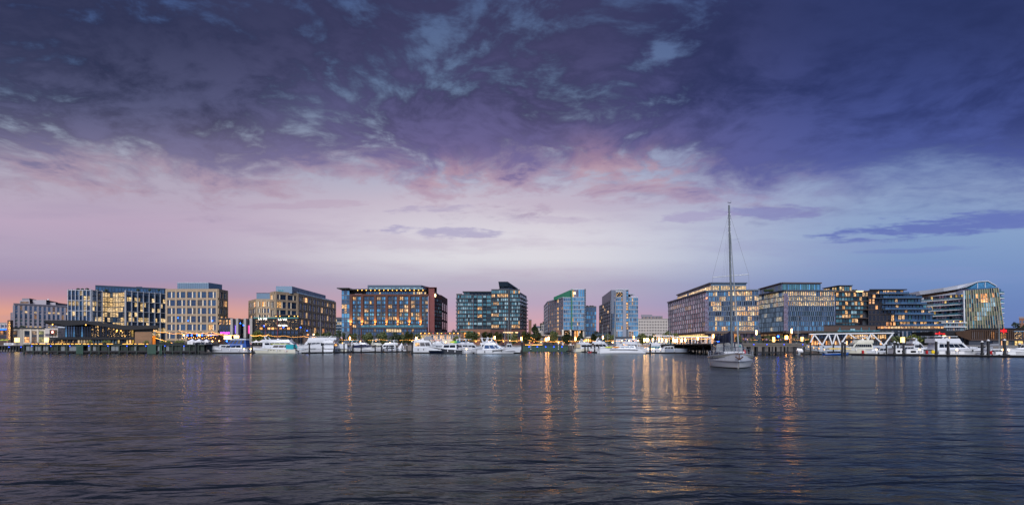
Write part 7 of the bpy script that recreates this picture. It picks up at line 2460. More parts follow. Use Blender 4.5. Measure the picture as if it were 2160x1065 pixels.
for px, top, Y, lab, rot, mt in (
    (720, 683, 250, 'pale mast of a sailboat before the glass corner of the brick hotel', 1.2, 'mast_white'), (752.5, 683, 262, 'pale mast of a sailboat below the second amber pier', 1.4, 'mast_white'),
    (674.8, 664, 262, 'pale tall mast standing before the long tan block', 1.4, 'mast_white'), (585, 659, 262, 'tall dark red mast before the lounge building', 1.8, 'mast_red'),
    (559, 686, 275, 'shorter dark red mast left of the tall red one', 1.5, 'mast_red'),
    (1064, 667, 240, 'left mast of three pale masts before the green glass tower', 1.2, 'mast_white'), (1072, 662, 228, 'tallest middle mast of three before the green glass tower', 1.6, 'mast_white'),
    (1077.5, 675, 252, 'right and shortest mast of three before the green glass tower', 1.5, 'mast_white'),
    (1231.6, 675, 262, 'mast in front of the dark edge of the left glass tower', 1.3, 'mast_white'), (1271, 685, 240, 'mast left of a pair under the dark angled wing', 1.7, 'mast_white'),
    (1282, 687, 250, 'mast right of a pair under the dark angled wing', 1.4, 'mast_white'), (1299, 651, 216, 'tall mast just left of the catamaran mast', 1.5, 'mast_white'),
    (1413, 667, 222, 'tall mast against the left end of the canted glass office', 1.5, 'mast_white'),
    (1683.7, 667, 215, 'mast against the dark finned office left of the white struts', 1.3, 'mast_white'), (2105, 658.5, 156, 'tall mast before the slatted restaurant at right', .25, 'mast_white')):
    sailboat_moored(lab, px, top, Y, rot, mt, cover='canvas_grey' if px > 1200 else 'fabric_navy')

# --- boats right of the catamaran
for px, Y, L, B, rot, lab, o in ((1374, 214, 10, 3.4, pi, 'white cabin boat with pale teal windows right of the catamaran', dict(fs=1.2, fb=1.7, ch=1.5, nw=3, fly=False, gm='glass_teal', rf=1.4)),
                                 (1402, 216, 10, 3.4, pi, 'white sport boat with a teal sunshade beside the lit float', dict(fs=1.2, fb=1.7, ch=1.2, nw=3, fly=False, rf=1.6)),
                                 (1432, 210, 9, 3.0, pi, 'low white day boat at the end of the lit float', dict(fs=.9, fb=1.3, ch=.6, nw=2, fly=False, hull='fabric_navy')),
                                 (1392, 236, 12, 3.9, 0, 'white cruiser with a pale flat awning behind the lit float', dict(fs=1.4, fb=2.0, ch=1.5, nw=3, top='gelcoat', ah=1.6)),
                                 (1336, 236, 13, 4.2, .1, 'white cruiser hidden behind the catamaran hardtop', dict(fs=1.6, fb=2.2, ch=1.8, nw=4, top='gelcoat', ah=1.7, lit=1)),
                                 (1279, 226, 13, 4.2, -.4, 'white yacht with a slanted dark windscreen left of the catamaran mast', dict(fs=1.7, fb=2.4, ch=1.8, nw=3, ah=1.8, rf=2.2)),
                                 (1240, 252, 12, 4.0, .2, 'white cruiser behind the bare piles with a raised arch', dict(fs=1.6, fb=2.3, ch=1.7, nw=3, ah=1.8, canvas='canvas_beige', hull='gelcoat_cream'))):
    t = stern_boat(lab, px, Y, L, B, o, rot)
    if 'teal sunshade' in lab:
        MB().box(-2.6, .4, -1.3, 1.3, 3.5, 3.6).build('sunshade', 'fabric_teal', t, False)
        m = MB()
        for a in (-2.4, .2):
            for s in (-1.2, 1.2): m.tube((a, s, 1.3), (a, s, 3.5), .03, .03, 4)
        m.build('top_supports', 'steel', t, False)


# --- water taxi
def water_taxi():
    Y = 163
    L = 54 * Y / FPX
    t = thing('water_taxi', 'bright blue open water taxi with a cream scalloped canopy', 'water taxi', (PX(1764, Y), Y, 0), 0)
    rg = add_hull(t, L, 2.2, .5, .95, 'hull_blue', rake=.35, tr=.75, ent=1.8)
    m = MB()
    xs = [-2.5 + .55 * k for k in range(12)]
    m.loft([[(x_, 1.05 * cos(a * pi / 6), 1.78 + .26 * sin(a * pi / 6) * (1 if abs(x_ + .1 - .5) < 2.9 else .4)) for a in range(7)] for x_ in xs], closed=True)
    for k, x_ in enumerate(xs[:-1]):
        for s in (-1.06, 1.06): m.add([(x_, s, 1.8), (x_ + .55, s, 1.8), (x_ + .42, s, 1.62), (x_ + .275, s, 1.56), (x_ + .13, s, 1.62)], [(0, 1, 2, 3, 4)])
    m.build('canopy', 'fabric_yellow', t, False)
    for x_ in (-2.3, -.8, .7, 2.2, 3.2):
        for s in (-.95, .95): MB().tube((x_, s, .5), (x_, s, 1.8), .03, .03, 5).build('canopy_post', 'steel', t, False)
    for k in range(5): MB().box(-2.0 + k * .9, -1.6 + k * .9, -.7, .7, .5, .85).build('bench', 'fabric_navy', t, False)
    text(t, 'WHARF', (2.15, -.74, .58), .3, 'white_paint', world=False, extrude=.01, rotz=0.10)
    m = MB(); m.loft([[(1.05 + q, -1.10 + .03 * q, .62 + h * s) for s in (-1, 1)] for q, h in ((0, .02), (.12, .09), (.3, .07), (.4, .01), (.5, .08))], closed=False, caps=False)
    m.build('fish_emblem', 'white_paint', t, False)


water_taxi()
# --- right basin
t = motor_yacht('white yacht with a row of slanted saloon windows before the strut pavilion', 1768, 1840, 178, pi,
                dict(fs=1.6, fb=2.5, ch=1.7, ca=.06, cb=.72, nw=8, rf=1.5, rr=.4, fo=0.0, fh=.9, ah=1.7, top='gelcoat', hull='gelcoat_cream', cm='gelcoat_cream', rake=1.4, B=4.4, wz=(.4, .85), lean=1.0))
t = motor_yacht('large white motor yacht with tall flybridge and hardtop on the right dock, bow right', 1958, 2094, 158, 0,
                dict(fs=1.55, fb=2.35, ch=1.65, ca=.05, cb=.60, nw=5, rf=2.2, rr=.5, fo=.03, fh=1.15, ah=1.55, top='gelcoat', rake=2.6, B=4.8, ent=2.2, lean=.9, wz=(.4, .9)))
for s in (-1, 1): MB().box(3.6, 5.6, s * 1.42 - .03, s * 1.42 + .03, 2.1, 2.42).build('side_window', 'glass_boat', t, False)
MB().box(-8.0, 8.2, -2.44, -2.40, 1.12, 1.20).build('hull_stripe', 'boot_stripe', t, False)
motor_yacht('smaller white flybridge yacht behind the large yacht stern', 1917, 1968, 186, 0, dict(fs=1.5, fb=2.2, ch=1.6, ca=.1, cb=.62, nw=5, rf=1.6, fh=.8, ah=1.5, top='gelcoat', B=3.8))
for px, Y, L, B, rot, lab, o in ((1853, 168, 7, 2.6, pi, 'white workboat with a short mast behind the yacht with slanted windows', dict(fs=.9, fb=1.2, ch=1.0, nw=2, fly=False)),
                                 (2104, 148, 9, 2.9, 0.05, 'small white speedboat with a dark windscreen under the slatted restaurant', dict(fs=.8, fb=1.1, ch=.75, nw=3, fly=False, rf=1.2)),
                                 (2138, 152, 8, 2.6, .2, 'low dark inflatable patrol boat right of the thickest pile', dict(fs=.8, fb=1.1, ch=.5, nw=2, fly=False, hull='rubber')),
                                 (2170, 146, 11, 3.8, pi, 'white cruiser cut by the right edge of the view', dict(fs=1.3, fb=2.0, ch=1.5, nw=3, ah=1.6)),
                                 (1906, 172, 8, 2.8, pi, 'white cabin boat with a blue side band behind the floating shed', dict(fs=1.0, fb=1.5, ch=1.4, nw=3, fly=False, rf=1.0))):
    stern_boat(lab, px, Y, L, B, o, rot)


def houseboat(px0, px1, Y, zt, label, sloped=False):
    x0, x1 = PX(px0, Y), PX(px1, Y)
    t = thing('floating_shed', label, 'floating shed', ((x0 + x1) / 2, Y, 0))
    w = (x1 - x0) / 2
    MB().box(-w, w, 0, 3.2, .1, .5).build('float', 'rubber', t, False)
    MB().prism([(-w, 0), (w, 0), (w, 3), (-w, 3)], .5, [zt - (.0 if not sloped else .6), zt, zt, zt - (.0 if not sloped else .6)]).build('wall', 'white_paint', t, False)
    MB().box(-w - .1, w + .1, -.1, 3.1, zt + .005, zt + .1).build('roof', 'white_roof', t, False)
    for u in ((-.5, .1), (.4, .75)):
        MB().box(w * u[0], w * u[1], -.04, .02, zt * .45, zt * .75).build('window', 'glass_boat', t, False)


houseboat(1888, 1908, 156, 1.9, 'white floating shed between two piles left of the lantern reflection')
houseboat(1912, 1948, 156, 1.75, 'longer white floating shed with a small dark window')
q = thing('round_float', 'yellow round float standing on the right dock', 'float', (PX(1968, 152), 152, .55))
MB().loft([[(.45 * cos(a * pi / 8), y, .45 + .45 * sin(a * pi / 8)) for a in range(16)] for y in (-.12, .12)]).build('disc', 'buoy_yellow', q, False)
MB().box(-.3, .3, -.2, .2, 0, .08).build('foot', 'rubber', q, False)
for px, Y, mt, lab, cat in ((1955, 152, 'red_paint', 'red fuel drum beside the yellow round float', 'drum'), (1820, 160, 'red_paint', 'red drum by the stern of the yacht with slanted windows', 'drum'), (2090, 141, 'red_paint', 'dark red drum at the foot of the pair of tall piles', 'drum')):
    q = thing('drum', lab, cat, (PX(px, Y), Y, .5))
    MB().lathe([(.3, 0), (.32, .05), (.3, .3), (.32, .33), (.3, .6), (.32, .8), (.28, .86)], n=12).build('barrel', mt, q, False, smooth=True)
    MB().lathe([(.06, .86), (.06, .92)], .12, 0, 8).build('bung', 'steel', q, False)
for i, (px, Y) in enumerate([(1367, 203), (1374.5, 203), (1379, 204), (1392, 204), (515, 201), (529, 202), (984, 201), (1848, 158), (1940, 152), (2018, 148), (2115, 142), (2127, 142)]):
    q = thing('dock_pedestal', ('white power pedestal with a glowing lamp, %s along the docks from the left' % ORD[sorted([1367, 1374.5, 1379, 1392, 515, 529, 984, 1848, 1940, 2018, 2115, 2127]).index(px)]), 'pedestal', (PX(px, Y), Y, .5), group='lit pedestals on the docks')
    MB().box(-.16, .16, -.14, .14, 0, 1.0).build('post', 'white_paint', q, False)
    MB().ball((0, -.05, 1.12), .2, 8, 5).build('lamp', 'lamp_pedestal', q, False)
for i, (px, Y, w) in enumerate([(1985, 152, 1.5), (2010, 150, 1.8), (2026, 149, 1.5), (2106, 142, 1.9), (2132, 141, 1.8), (1412, 203, 3.0), (1436, 204, 4.2)]):
    q = thing('dock_box', ('white dock locker below the saloon of the large yacht', 'long white dock locker beside the lit pedestal before the large yacht', 'white dock locker below the large yacht foredeck',
                           'white dock locker under the tall mast at right', 'white dock locker right of the thickest pile', 'grey dock locker at the middle of the lit float', 'long grey slatted screen at the end of the lit float')[i], 'dock box', (PX(px, Y), Y, .5))
    MB().box(-w / 2, w / 2, -.35, .35, 0, .65 if i < 5 else 1.1).build('box', 'white_paint' if i < 5 else 'grey_panel', q, False)
    MB().box(-w / 2 - .04, w / 2 + .04, -.39, .39, .66 if i < 5 else 1.11, .73 if i < 5 else 1.18).build('lid', 'white_roof' if i < 5 else 'pale_panel', q, False)
lamp('sign_warm_dim', '#ffc060', 1.3, False)


# ------------------------------------------------------------------ the sailboat at anchor
def main_sailboat():
    L, B = 13.6, 5.0
    rot = radians(-104)
    fw = Vector((cos(rot), sin(rot), 0))
    bow = Vector((PX(1559.4, 61.8), 61.8, 0))
    c = bow - fw * (L / 2)
    t = thing('sailboat', 'white sailboat at anchor in open water with navy canvas and a tall bare mast', 'sailboat', tuple(c), rot)
    rg = hull_rings(L, B, 1.02, 1.66, rake=1.0, tr=.74, flare=.55, ent=2.0, n=20, keel=-.6)
    hu = MB().loft(rg).build('hull', 'hull_white', t, False, smooth=True)
    st, ml, cr = MB(), MB(), MB()
    for r0, r1 in zip(rg[:-1], rg[1:]):
        for s, up, sh in ((1, 2, 3), (6, 5, 4)):
            e = Vector((0, -.012 if s == 1 else .012, 0))
            def at(r, h):
                a, b_, d = Vector(r[s]), Vector(r[up]), Vector(r[sh])
                return (a.lerp(b_, h * 2) if h < .5 else b_.lerp(d, h * 2 - 1)) + e
            st.add([at(r0, .0), at(r1, .0), at(r1, .09), at(r0, .09)], [(0, 1, 2, 3)])
            cr.add([at(r0, .82), at(r1, .82), at(r1, .985), at(r0, .985)], [(0, 1, 2, 3)])
            ml.bar(at(r0, .80), at(r1, .80), .05, .05)
    st.build('boot_stripe', 'boot_stripe', hu, False); cr.build('sheer_band', 'gelcoat_cream', hu, False); ml.build('rub_rail', 'dark_frame', hu, False)
    for i, side in [(k, 1) for k in (7, 9, 11, 12.6)] + [(k, -1) for k in (7, 9, 11, 12.6)]:
        j = int(i); f = i - j
        r0, r1 = rg[j], rg[j + 1]; up, sh = (2, 3) if side < 0 else (5, 4)
        p = (Vector(r0[up]).lerp(Vector(r0[sh]), .79)).lerp(Vector(r1[up]).lerp(Vector(r1[sh]), .79), f)
        MB().box(p.x - .19, p.x + .19, p.y - .025 + .02 * side, p.y + .025 + .02 * side, p.z - .06, p.z + .06).build('porthole', 'glass_boat', hu, False)
    MB().prism([(r[3][0], r[3][1] * .95) for r in rg] + [(r[4][0], r[4][1] * .95) for r in reversed(rg)], .8, [r[3][2] + .03 for r in rg] + [r[4][2] + .03 for r in reversed(rg)]).build('deck', 'gelcoat', t, False)
    m = MB()
    for r0, r1 in zip(rg[:-1], rg[1:]):
        for s in (3, 4): m.bar(Vector(r0[s]) + Vector((0, 0, .04)), Vector(r1[s]) + Vector((0, 0, .04)), .07, .09)
    m.build('toe_rail', 'gelcoat_grey', t, False)
    cabin(t, -2.6, 3.6, 1.32, 1.12, 1.1, 1.72, 1.0, .1, 'gelcoat', 4, (.35, .75), (.05, .9), 'glass_boat', False, 'coachroof')
    for x_, w in ((2.0, .28), (3.9, .24)): MB().box(x_ - w, x_ + w, -w, w, 1.7 if x_ < 3 else 1.45, 1.80 if x_ < 3 else 1.62).build('hatch', 'glass_boat', t, False)
    # mast, spreaders, rigging
    mz = 18.95; mx = .62
    mt = Vector((mx - .35, -.28, mz)); mb_ = Vector((mx, 0, 1.6))
    ms = MB().tube(mb_, mt, .13, .10, 10).build('mast', 'mast_grey', t, False, smooth=True)
    m = MB()
    for k in range(22):
        p = mb_.lerp(mt, .08 + .9 * k / 22); m.bar(p + Vector((0, -.14, 0)), p + Vector((0, .14, 0)), .05, .05)
    m.build('mast_step', 'steel', ms, False)
    sp = mb_.lerp(mt, (10.55 - 1.6) / (mz - 1.6))
    m = MB(); m.tube(sp + Vector((0, -2.0, -.02)), sp + Vector((0, 2.0, .22)), .045, .045, 6); m.build('spreader', 'mast_white', ms, False)
    m = MB(); hi = mb_.lerp(mt, .955)
    for s in (-1, 1):
        tip = sp + Vector((0, 2.0 * s, .1 + .12 * s)); chain = Vector((mx - .1, 2.1 * s, 1.25))
        m.tube(hi, tip, .014, .014, 4); m.tube(tip, chain, .014, .014, 4)
        m.tube(sp, Vector((mx + .9, 1.95 * s, 1.3)), .008, .008, 4)
        m.tube(mt, Vector((-L / 2 + .3, 1.2 * s, 1.1)), .006, .006, 4)
    for o in (-.5, -.75, -.35): m.tube(mb_.lerp(mt, .93), Vector((mx - .3, o * 2.0, 2.0)), .008, .008, 4)
    m.build('rigging', 'rig_wire', t, False)
    a, b_ = Vector((L / 2 - .25, 0, 1.75)), mb_.lerp(mt, .93)
    m = MB(); m.tube(a, a.lerp(b_, .08), .03, .085, 8); m.tube(a.lerp(b_, .08), a.lerp(b_, .85), .085, .04, 8); m.tube(a.lerp(b_, .85), b_, .02, .02, 5)
    m.build('furled_genoa', 'mast_white', t, False, smooth=True)
    MB().lathe([(.02, a.z + .1), (.16, a.z + .12), (.16, a.z + .3), (.04, a.z + .34)], a.x, a.y, 10).build('furling_drum', 'steel', t, False)
    m = MB(); m.tube(mt, mt + Vector((0, 0, .35)), .012, .012, 4); m.bar(mt + Vector((.2, -.18, .3)), mt + Vector((-.1, .22, .3)), .05, .05); m.tube(mt + Vector((0, .2, .3)), mt + Vector((0, .2, .55)), .02, .02, 4)
    m.build('wind_vane', 'dark_frame', ms, False)
    # boom with the navy stack pack
    g0 = Vector((mx - .2, 0, 2.95)); g1 = Vector((-4.4, -1.5, 3.25))
    MB().tube(g0, g1, .09, .08, 8).build('boom', 'mast_white', t, False)
    rings = []
    for u, h, w in ((0.0, 1.25, .10), (.02, 1.35, .30), (.12, 1.1, .32), (.3, .75, .28), (.6, .55, .24), (.9, .42, .18), (1.0, .1, .05)):
        p = g0.lerp(g1, u)
        rings.append([(p.x, p.y + w * sin(k * pi / 5), p.z - (.35 if u < .1 else .12) + (h + .2) * (.5 - .5 * cos(k * pi / 5))) if k <= 5 else (p.x, p.y - w * sin((10 - k) * pi / 5), p.z - (.35 if u < .1 else .12) + (h + .2) * (.5 - .5 * cos((10 - k) * pi / 5))) for k in range(10)])
    MB().loft(rings).build('sail_cover', 'fabric_navy', t, False, smooth=True)
    # spray hood and bimini
    z0, z1 = 1.6, 2.98; w = 1.62
    arch = lambda x_, ww, top: [(x_, -ww, z0), (x_, -ww * .98, top - .28), (x_, -ww * .86, top - .06), (x_, 0, top + .06), (x_, ww * .86, top - .06), (x_, ww * .98, top - .28), (x_, ww, z0)]
    A, Bq, Cq = arch(-2.0, w * .96, z1 - .12), arch(-3.2, w, z1), arch(-5.4, w * .98, z1)
    m = MB()
    for P, Q in ((A, Bq), (Bq, Cq)):
        for i in range(1, 5): m.add([P[i], P[i + 1], Q[i + 1], Q[i]], [(0, 1, 2, 3)])
        for i in range(1, 5):
            up = lambda p: (p[0], p[1], p[2] - .05)
            m.add([up(P[i]), up(Q[i]), up(Q[i + 1]), up(P[i + 1])], [(0, 1, 2, 3)])
    bi = m.build('bimini', 'fabric_navy', t, False)
    m = MB()
    for P in (A, Cq): m.path(P, .05, 5)
    for y_ in (-.62, .62): m.bar((-1.95, y_, z0), (-1.98, y_, z1 - .1), .12, .08, up=(1, 0, 0))
    m.bar((-1.94, -w, z0 + .05), (-1.94, w, z0 + .05), .1, .14)
    m.build('canvas_frame', 'fabric_navy', bi, False)
    for y0, y1 in ((-1.5, -.7), (-.54, .54), (.7, 1.5)):
        top = z1 - (.28 if abs(y0 + y1) > .3 else .12)
        MB().add([(-1.97, y0, z0 + .12), (-1.97, y1, z0 + .12), (-1.99, y1 * .98, top), (-1.99, y0 * .98, top)], [(0, 1, 2, 3)]).build('clear_panel', 'glass_clear', bi, False)
    for s in (-1, 1):
        MB().add([(-2.1, w * s, z0 + .15), (-5.3, w * s, z0 + .15), (-5.3, w * .985 * s, z1 - .35), (-2.1, w * .96 * s, z1 - .45)], [(0, 1, 2, 3)]).build('clear_panel', 'glass_clear', bi, False)
    # deck gear
    MB().lathe([(.42, 2.1), (.5, 2.3), (.42, 2.5)], -4.6, 0, 12).build('wheel', 'steel', t, False)
    m = MB()
    rim = [Vector(r[3]) for r in rg[1:-1:2]]
    for s in (-1, 1):
        q = [Vector((p.x, p.y * .97 * (1 if s < 0 else -1), p.z)) for p in rim]
        m.path([p + Vector((0, 0, .62)) for p in q], .014, 4); m.path([p + Vector((0, 0, .34)) for p in q], .010, 4)
        for p in q: m.tube(p, p + Vector((0, 0, .64)), .02, .02, 5)
    m.build('lifelines', 'steel', t, False)
    bow_pts = [Vector((4.9, -.95, 1.55)), Vector((6.0, -.4, 1.63)), Vector((6.6, 0, 1.7)), Vector((6.0, .4, 1.63)), Vector((4.9, .95, 1.55))]
    m = MB(); m.path([p + Vector((0, 0, .66)) for p in bow_pts], .025, 6)
    for p in bow_pts: m.tube(p, p + Vector((0, 0, .66)), .022, .022, 5)
    m.build('pulpit', 'steel', t, False)
    st_pts = [Vector((-6.0, -1.55, 1.05)), Vector((-6.45, -1.2, 1.05)), Vector((-6.45, 1.2, 1.05)), Vector((-6.0, 1.55, 1.05))]
    m = MB()
    for h in (.35, .7): m.path([p + Vector((0, 0, h)) for p in st_pts], .022, 6)
    for p in st_pts: m.tube(p, p + Vector((0, 0, .7)), .022, .022, 5)
    m.build('pushpit', 'steel', t, False)
    m = MB(); m.bar((6.0, 0, 1.72), (6.75, 0, 1.62), .16, .12); m.bar((6.75, 0, 1.68), (6.82, 0, 1.05), .10, .10); m.bar((6.72, -.38, 1.3), (6.9, 0, 1.02), .14, .08); m.bar((6.72, .38, 1.3), (6.9, 0, 1.02), .14, .08); m.bar((6.7, -.4, 1.62), (6.7, .4, 1.62), .09, .09)
    m.build('anchor', 'rust', t, False)
    m = MB(); m.tube((6.55, 0, 1.05), (6.3, 0, -.3), .03, .02, 5); m.build('stem_fitting', 'rust', t, False)
    MB().box(-5.2, -4.9, -2.02, -1.86, 1.3, 1.85).build('life_ring', 'red_paint', t, False)
    for s in (-1, 1):
        MB().lathe([(.02, 1.25), (.16, 1.3), (.16, 1.9), (.02, 1.96)], -4.0, 2.0 * s, 8).build('fuel_can', 'red_paint' if s > 0 else 'fabric_navy', t, False)
    for y_ in (-.5, .5): MB().lathe([(.1, 1.72), (.09, 1.8), (.12, 1.86)], -1.2, y_, 8).build('winch', 'steel', t, False)
    m = MB()
    m.lathe([(.05, 2.3), (.14, 2.33), (.14, 2.5), (.05, 2.52)], 5.9, .15, 8); m.build('bow_lantern', 'teal_roof', t, False)
    MB().loft([[(1.1, .55 + .3 * cos(k * pi / 4), 2.1 + .28 * sin(k * pi / 4)) for k in range(8)], [(1.4, .55 + .25 * cos(k * pi / 4), 2.1 + .25 * sin(k * pi / 4)) for k in range(8)]]).build('sail_bundle', 'canvas_grey', t, False, smooth=True)
    for s in (-1, 1):     # handwriting of the name near the bow
        m = MB(); rr = random.Random(2)
        pts = []
        for k in range(16):
            i = 13.2 + 3.0 * k / 16; j = int(i); f = i - j; up, sh = (2, 3) if s < 0 else (5, 4)
            h = .42 + .16 * rr.random()
            p = Vector(rg[j][up]).lerp(Vector(rg[j][sh]), h).lerp(Vector(rg[j + 1][up]).lerp(Vector(rg[j + 1][sh]), h), f)
            pts.append(p + Vector((0, .012 * s, 0)))
        m.path(pts, .016, 4); m.build('name_script', 'dark_frame', hu, False)
    # lines: furled headsail sheets, tiller-side clutter
    MB().tube((-5.6, -1.7, 1.1), (-5.9, -1.75, 3.6), .025, .02, 5).build('flag_staff', 'steel', t, False)


plain('mast_grey', '#5d656a', .4, .3, var=.06)
plain('hull_white', '#f4f5f5', 0.2, var=.05, sc=.4, coat=.4)
mt_, nt_, b_ = _new('glass_clear')
b_.inputs['Base Color'].default_value = (.5, .55, .6, 1); b_.inputs['Alpha'].default_value = .38; b_.inputs['Roughness'].default_value = .12
main_sailboat()


# ------------------------------------------------------------------ lamps, lights, furniture on the promenade
def lamp_post(px, py, Y, label, group, h=1.5, w=.24, mat='lamp_warm', z=QZ, box=False, power=0):
    zt = PZ(py, Y)
    t = thing('lamp_post', label, 'lamp post', (PX(px, Y), Y, z), 0, group)
    MB().tube((0, 0, 0), (0, 0, zt - z - h / 2), .09, .07, 7).build('post', 'mid_frame', t, False)
    if box: la = MB().box(-w, w, -w, w, zt - z - h / 2, zt - z + h / 2).build('lantern', mat, t, False)
    else: la = MB().lathe([(w * .6, zt - z - h / 2), (w, zt - z - h * .35), (w, zt - z + h * .35), (w * .6, zt - z + h / 2)], n=10).build('lantern', mat, t, False)
    MB().box(-w * 1.15, w * 1.15, -w * 1.15, w * 1.15, zt - z + h / 2 + .005, zt - z + h / 2 + .12).build('cap', 'dark_frame', la, False)
    return t


boxes = [(36, 716.6, 300, 'large glowing lantern box before the cream hall, the left one'), (98.6, 716.6, 300, 'large glowing lantern box at the corner of the pier restaurant')]
for px, py, Y, lab in boxes: lamp_post(px, py, Y, lab, 'lantern boxes on the promenade', 2.2, .72, 'lamp_box', box=True)
for px, py, Y, lab, h, w, m in [(1632, 715.6, 205, 'large amber lantern box on the dark pier, left of three', 1.7, .33, 'lamp_box'), (1659, 711.5, 230, 'round amber lantern high on the dark pier, middle of three', 1.3, .36, 'lamp_amber'),
                                (1691.8, 715, 205, 'large amber lantern box at the right end of the dark pier', 1.5, .33, 'lamp_box'), (1904, 716.5, 262, 'bright lantern box between the pale trees at right', 2.3, .6, 'lamp_box')]:
    lamp_post(px, py, Y, lab, 'lantern boxes on the promenade', h, w, m, box=True)
posts = [(738, 713.5, 300, 'double globe lamp before the left piers of the brick hotel'), (878, 714, 300, 'tall amber lamp left of the low white restaurant'), (1043.5, 712, 300, 'amber lamp left of the leaning stay of the moored sailboats'),
         (1099.8, 714, 300, 'tall amber lamp right of the moored sailboats'), (1157.3, 713.5, 300, 'brighter of two amber lamps left of the twin glass hotel'), (1152, 715.5, 302, 'dimmer lamp beside the brighter one left of the twin glass hotel'),
         (1213.8, 714.5, 300, 'tall bright lamp under the lit undercroft of the glass hotel'), (1271.5, 711.5, 300, 'amber lamp between the two masts under the dark wing'), (1336.5, 712, 300, 'square amber lamp above the catamaran hardtop'),
         (1359, 717, 300, 'white small lamp left of the row of lanterns before the pergola'), (1363.7, 716.7, 300, 'first slim lantern before the pergola'), (1367.2, 716.7, 303, 'second slim lantern before the pergola'), (1377, 717, 300, 'third slim lantern, just left of the pergola'),
         (1389.8, 717.2, 302, 'slim lantern under the left end of the pergola'), (1396.2, 717, 304, 'small lantern between the pergola posts'), (1405.6, 718.3, 302, 'lantern under the middle of the first pergola bay'),
         (1420.6, 716.8, 302, 'lantern at the joint of the two pergola roofs'), (1424, 718.8, 301, 'low lantern right of the pergola joint'), (1428, 717.8, 303, 'third lantern of the cluster under the second pergola'),
         (1437.8, 717.6, 302, 'lantern before the lit restaurant under the canted office, left'), (1445.6, 717, 302, 'lantern before the lit restaurant under the canted office, right'),
         (1472, 713.5, 298, 'tall lantern at the right end of the second pergola'), (1504.7, 709, 240, 'slim tall lantern left of the sailboat canvas'), (1595.5, 701, 205, 'tall slim lantern just right of the sailboat'),
         (1670, 698, 205, 'tall slim lantern near the right end of the dark pier')]
for i, (px, py, Y, lab) in enumerate(posts):
    tall = px > 1500
    lamp_post(px, py, Y, lab, 'lamp posts along the promenade', 1.6 if not tall else 1.5, .20 if tall else .33, 'lamp_amber' if i < 9 else 'lamp_warm')
for px, py, Y, lab in [(375.4, 670.2, 312, 'blue light on a thin pole before the tan block, left of three'), (396.7, 676.3, 312, 'blue light on a thin pole before the tan block, middle of three'), (448, 676.3, 312, 'blue light on a thin pole before the tan block, right of three'),
                       (507, 681.5, 314, 'upper blue light between the tall pale columns'), (513.5, 686, 314, 'lower blue light between the tall pale columns'), (557, 687.5, 312, 'blue light left of the tall red mast'),
                       (598, 690, 312, 'blue light below the white letters of the lounge'), (634, 690.2, 312, 'blue light at the right end of the lounge'), (648, 697.5, 312, 'lower blue light before the long tan block'),
                       (478.5, 719, 300, 'low blue spotlight left of the marquee'), (1514.8, 719.8, 200, 'blue lamp at the left edge of the sailboat canvas'), (1641.3, 709.3, 200, 'bright blue lamp above the crowd on the dark pier')]:
    big = py > 700
    t = thing('blue_light', label := lab, 'light', (PX(px, Y), Y, QZ), group='blue lights on thin poles')
    zt = PZ(py, Y) - QZ
    MB().tube((0, 0, 0), (0, 0, zt - .1), .05, .04, 5).build('pole', 'dark_frame', t, False)
    r = (.26 if Y > 250 else .34) * (1.5 if big and Y > 250 else 1)
    MB().ball((0, 0, zt), r, 8, 6).build('globe', 'lamp_blue', t, False)


def string_lights(label, pts, n, r=.075, sag=.5):
    """festoon of bulbs between points (px, py, Y)"""
    P = [PT(*p) for p in pts]
    t = thing('string_lights', label, 'string lights', tuple(P[0]), group='festoon lights over the left quay')
    cab, bul = MB(), MB()
    for a, c in zip(P[:-1], P[1:]):
        k = max(3, int(n / (len(P) - 1)))
        prev = a
        for i in range(1, k + 1):
            u = i / k; p = a.lerp(c, u) - Vector((0, 0, sag * 4 * u * (1 - u)))
            cab.tube(prev, p, .02, .02, 4, caps=False)
            bul.ball(p - Vector((0, 0, .14)), r, 6, 4)
            prev = p
    cab.build('cable', 'black_metal', t)
    bul.build('bulbs', 'bulb_string', t)['kind'] = 'stuff'
    m = MB()
    for p in P: m.tube((p.x, p.y, 3.0), (p.x, p.y, p.z + .15), .06, .05, 6)
    m.build('poles', 'dark_frame', t)


lamp('bulb_string', '#ffae52', 8.0, False)
string_lights('upper festoon of warm bulbs running right from the timber restaurant end', [(321, 694.5, 236), (350, 699.5, 262), (377, 702, 285), (402, 700.5, 296)], 60)
string_lights('long festoon of warm bulbs sloping from the tan block to the marquee', [(376, 695.5, 300), (410, 701, 302), (447, 698.8, 304), (470, 703, 304), (500, 705, 304)], 90)
string_lights('second festoon crossing the long one before the tan block', [(400, 701, 296), (430, 702, 300), (460, 704, 302), (492, 706.5, 304)], 70)
string_lights('festoon of warm bulbs from the marquee towards the white yachts', [(528, 706, 305), (548, 706.2, 305), (566, 705.2, 306)], 50, .08)
string_lights('low festoon passing behind the white yachts to the lit yellow kiosk', [(566, 706, 306), (600, 707.5, 307), (640, 708.5, 307), (670, 709, 308)], 70)
string_lights('straight bright string slanting down along the gangway of the pier restaurant', [(321, 709.5, 232), (363, 722.5, 222)], 44, .075, .05)


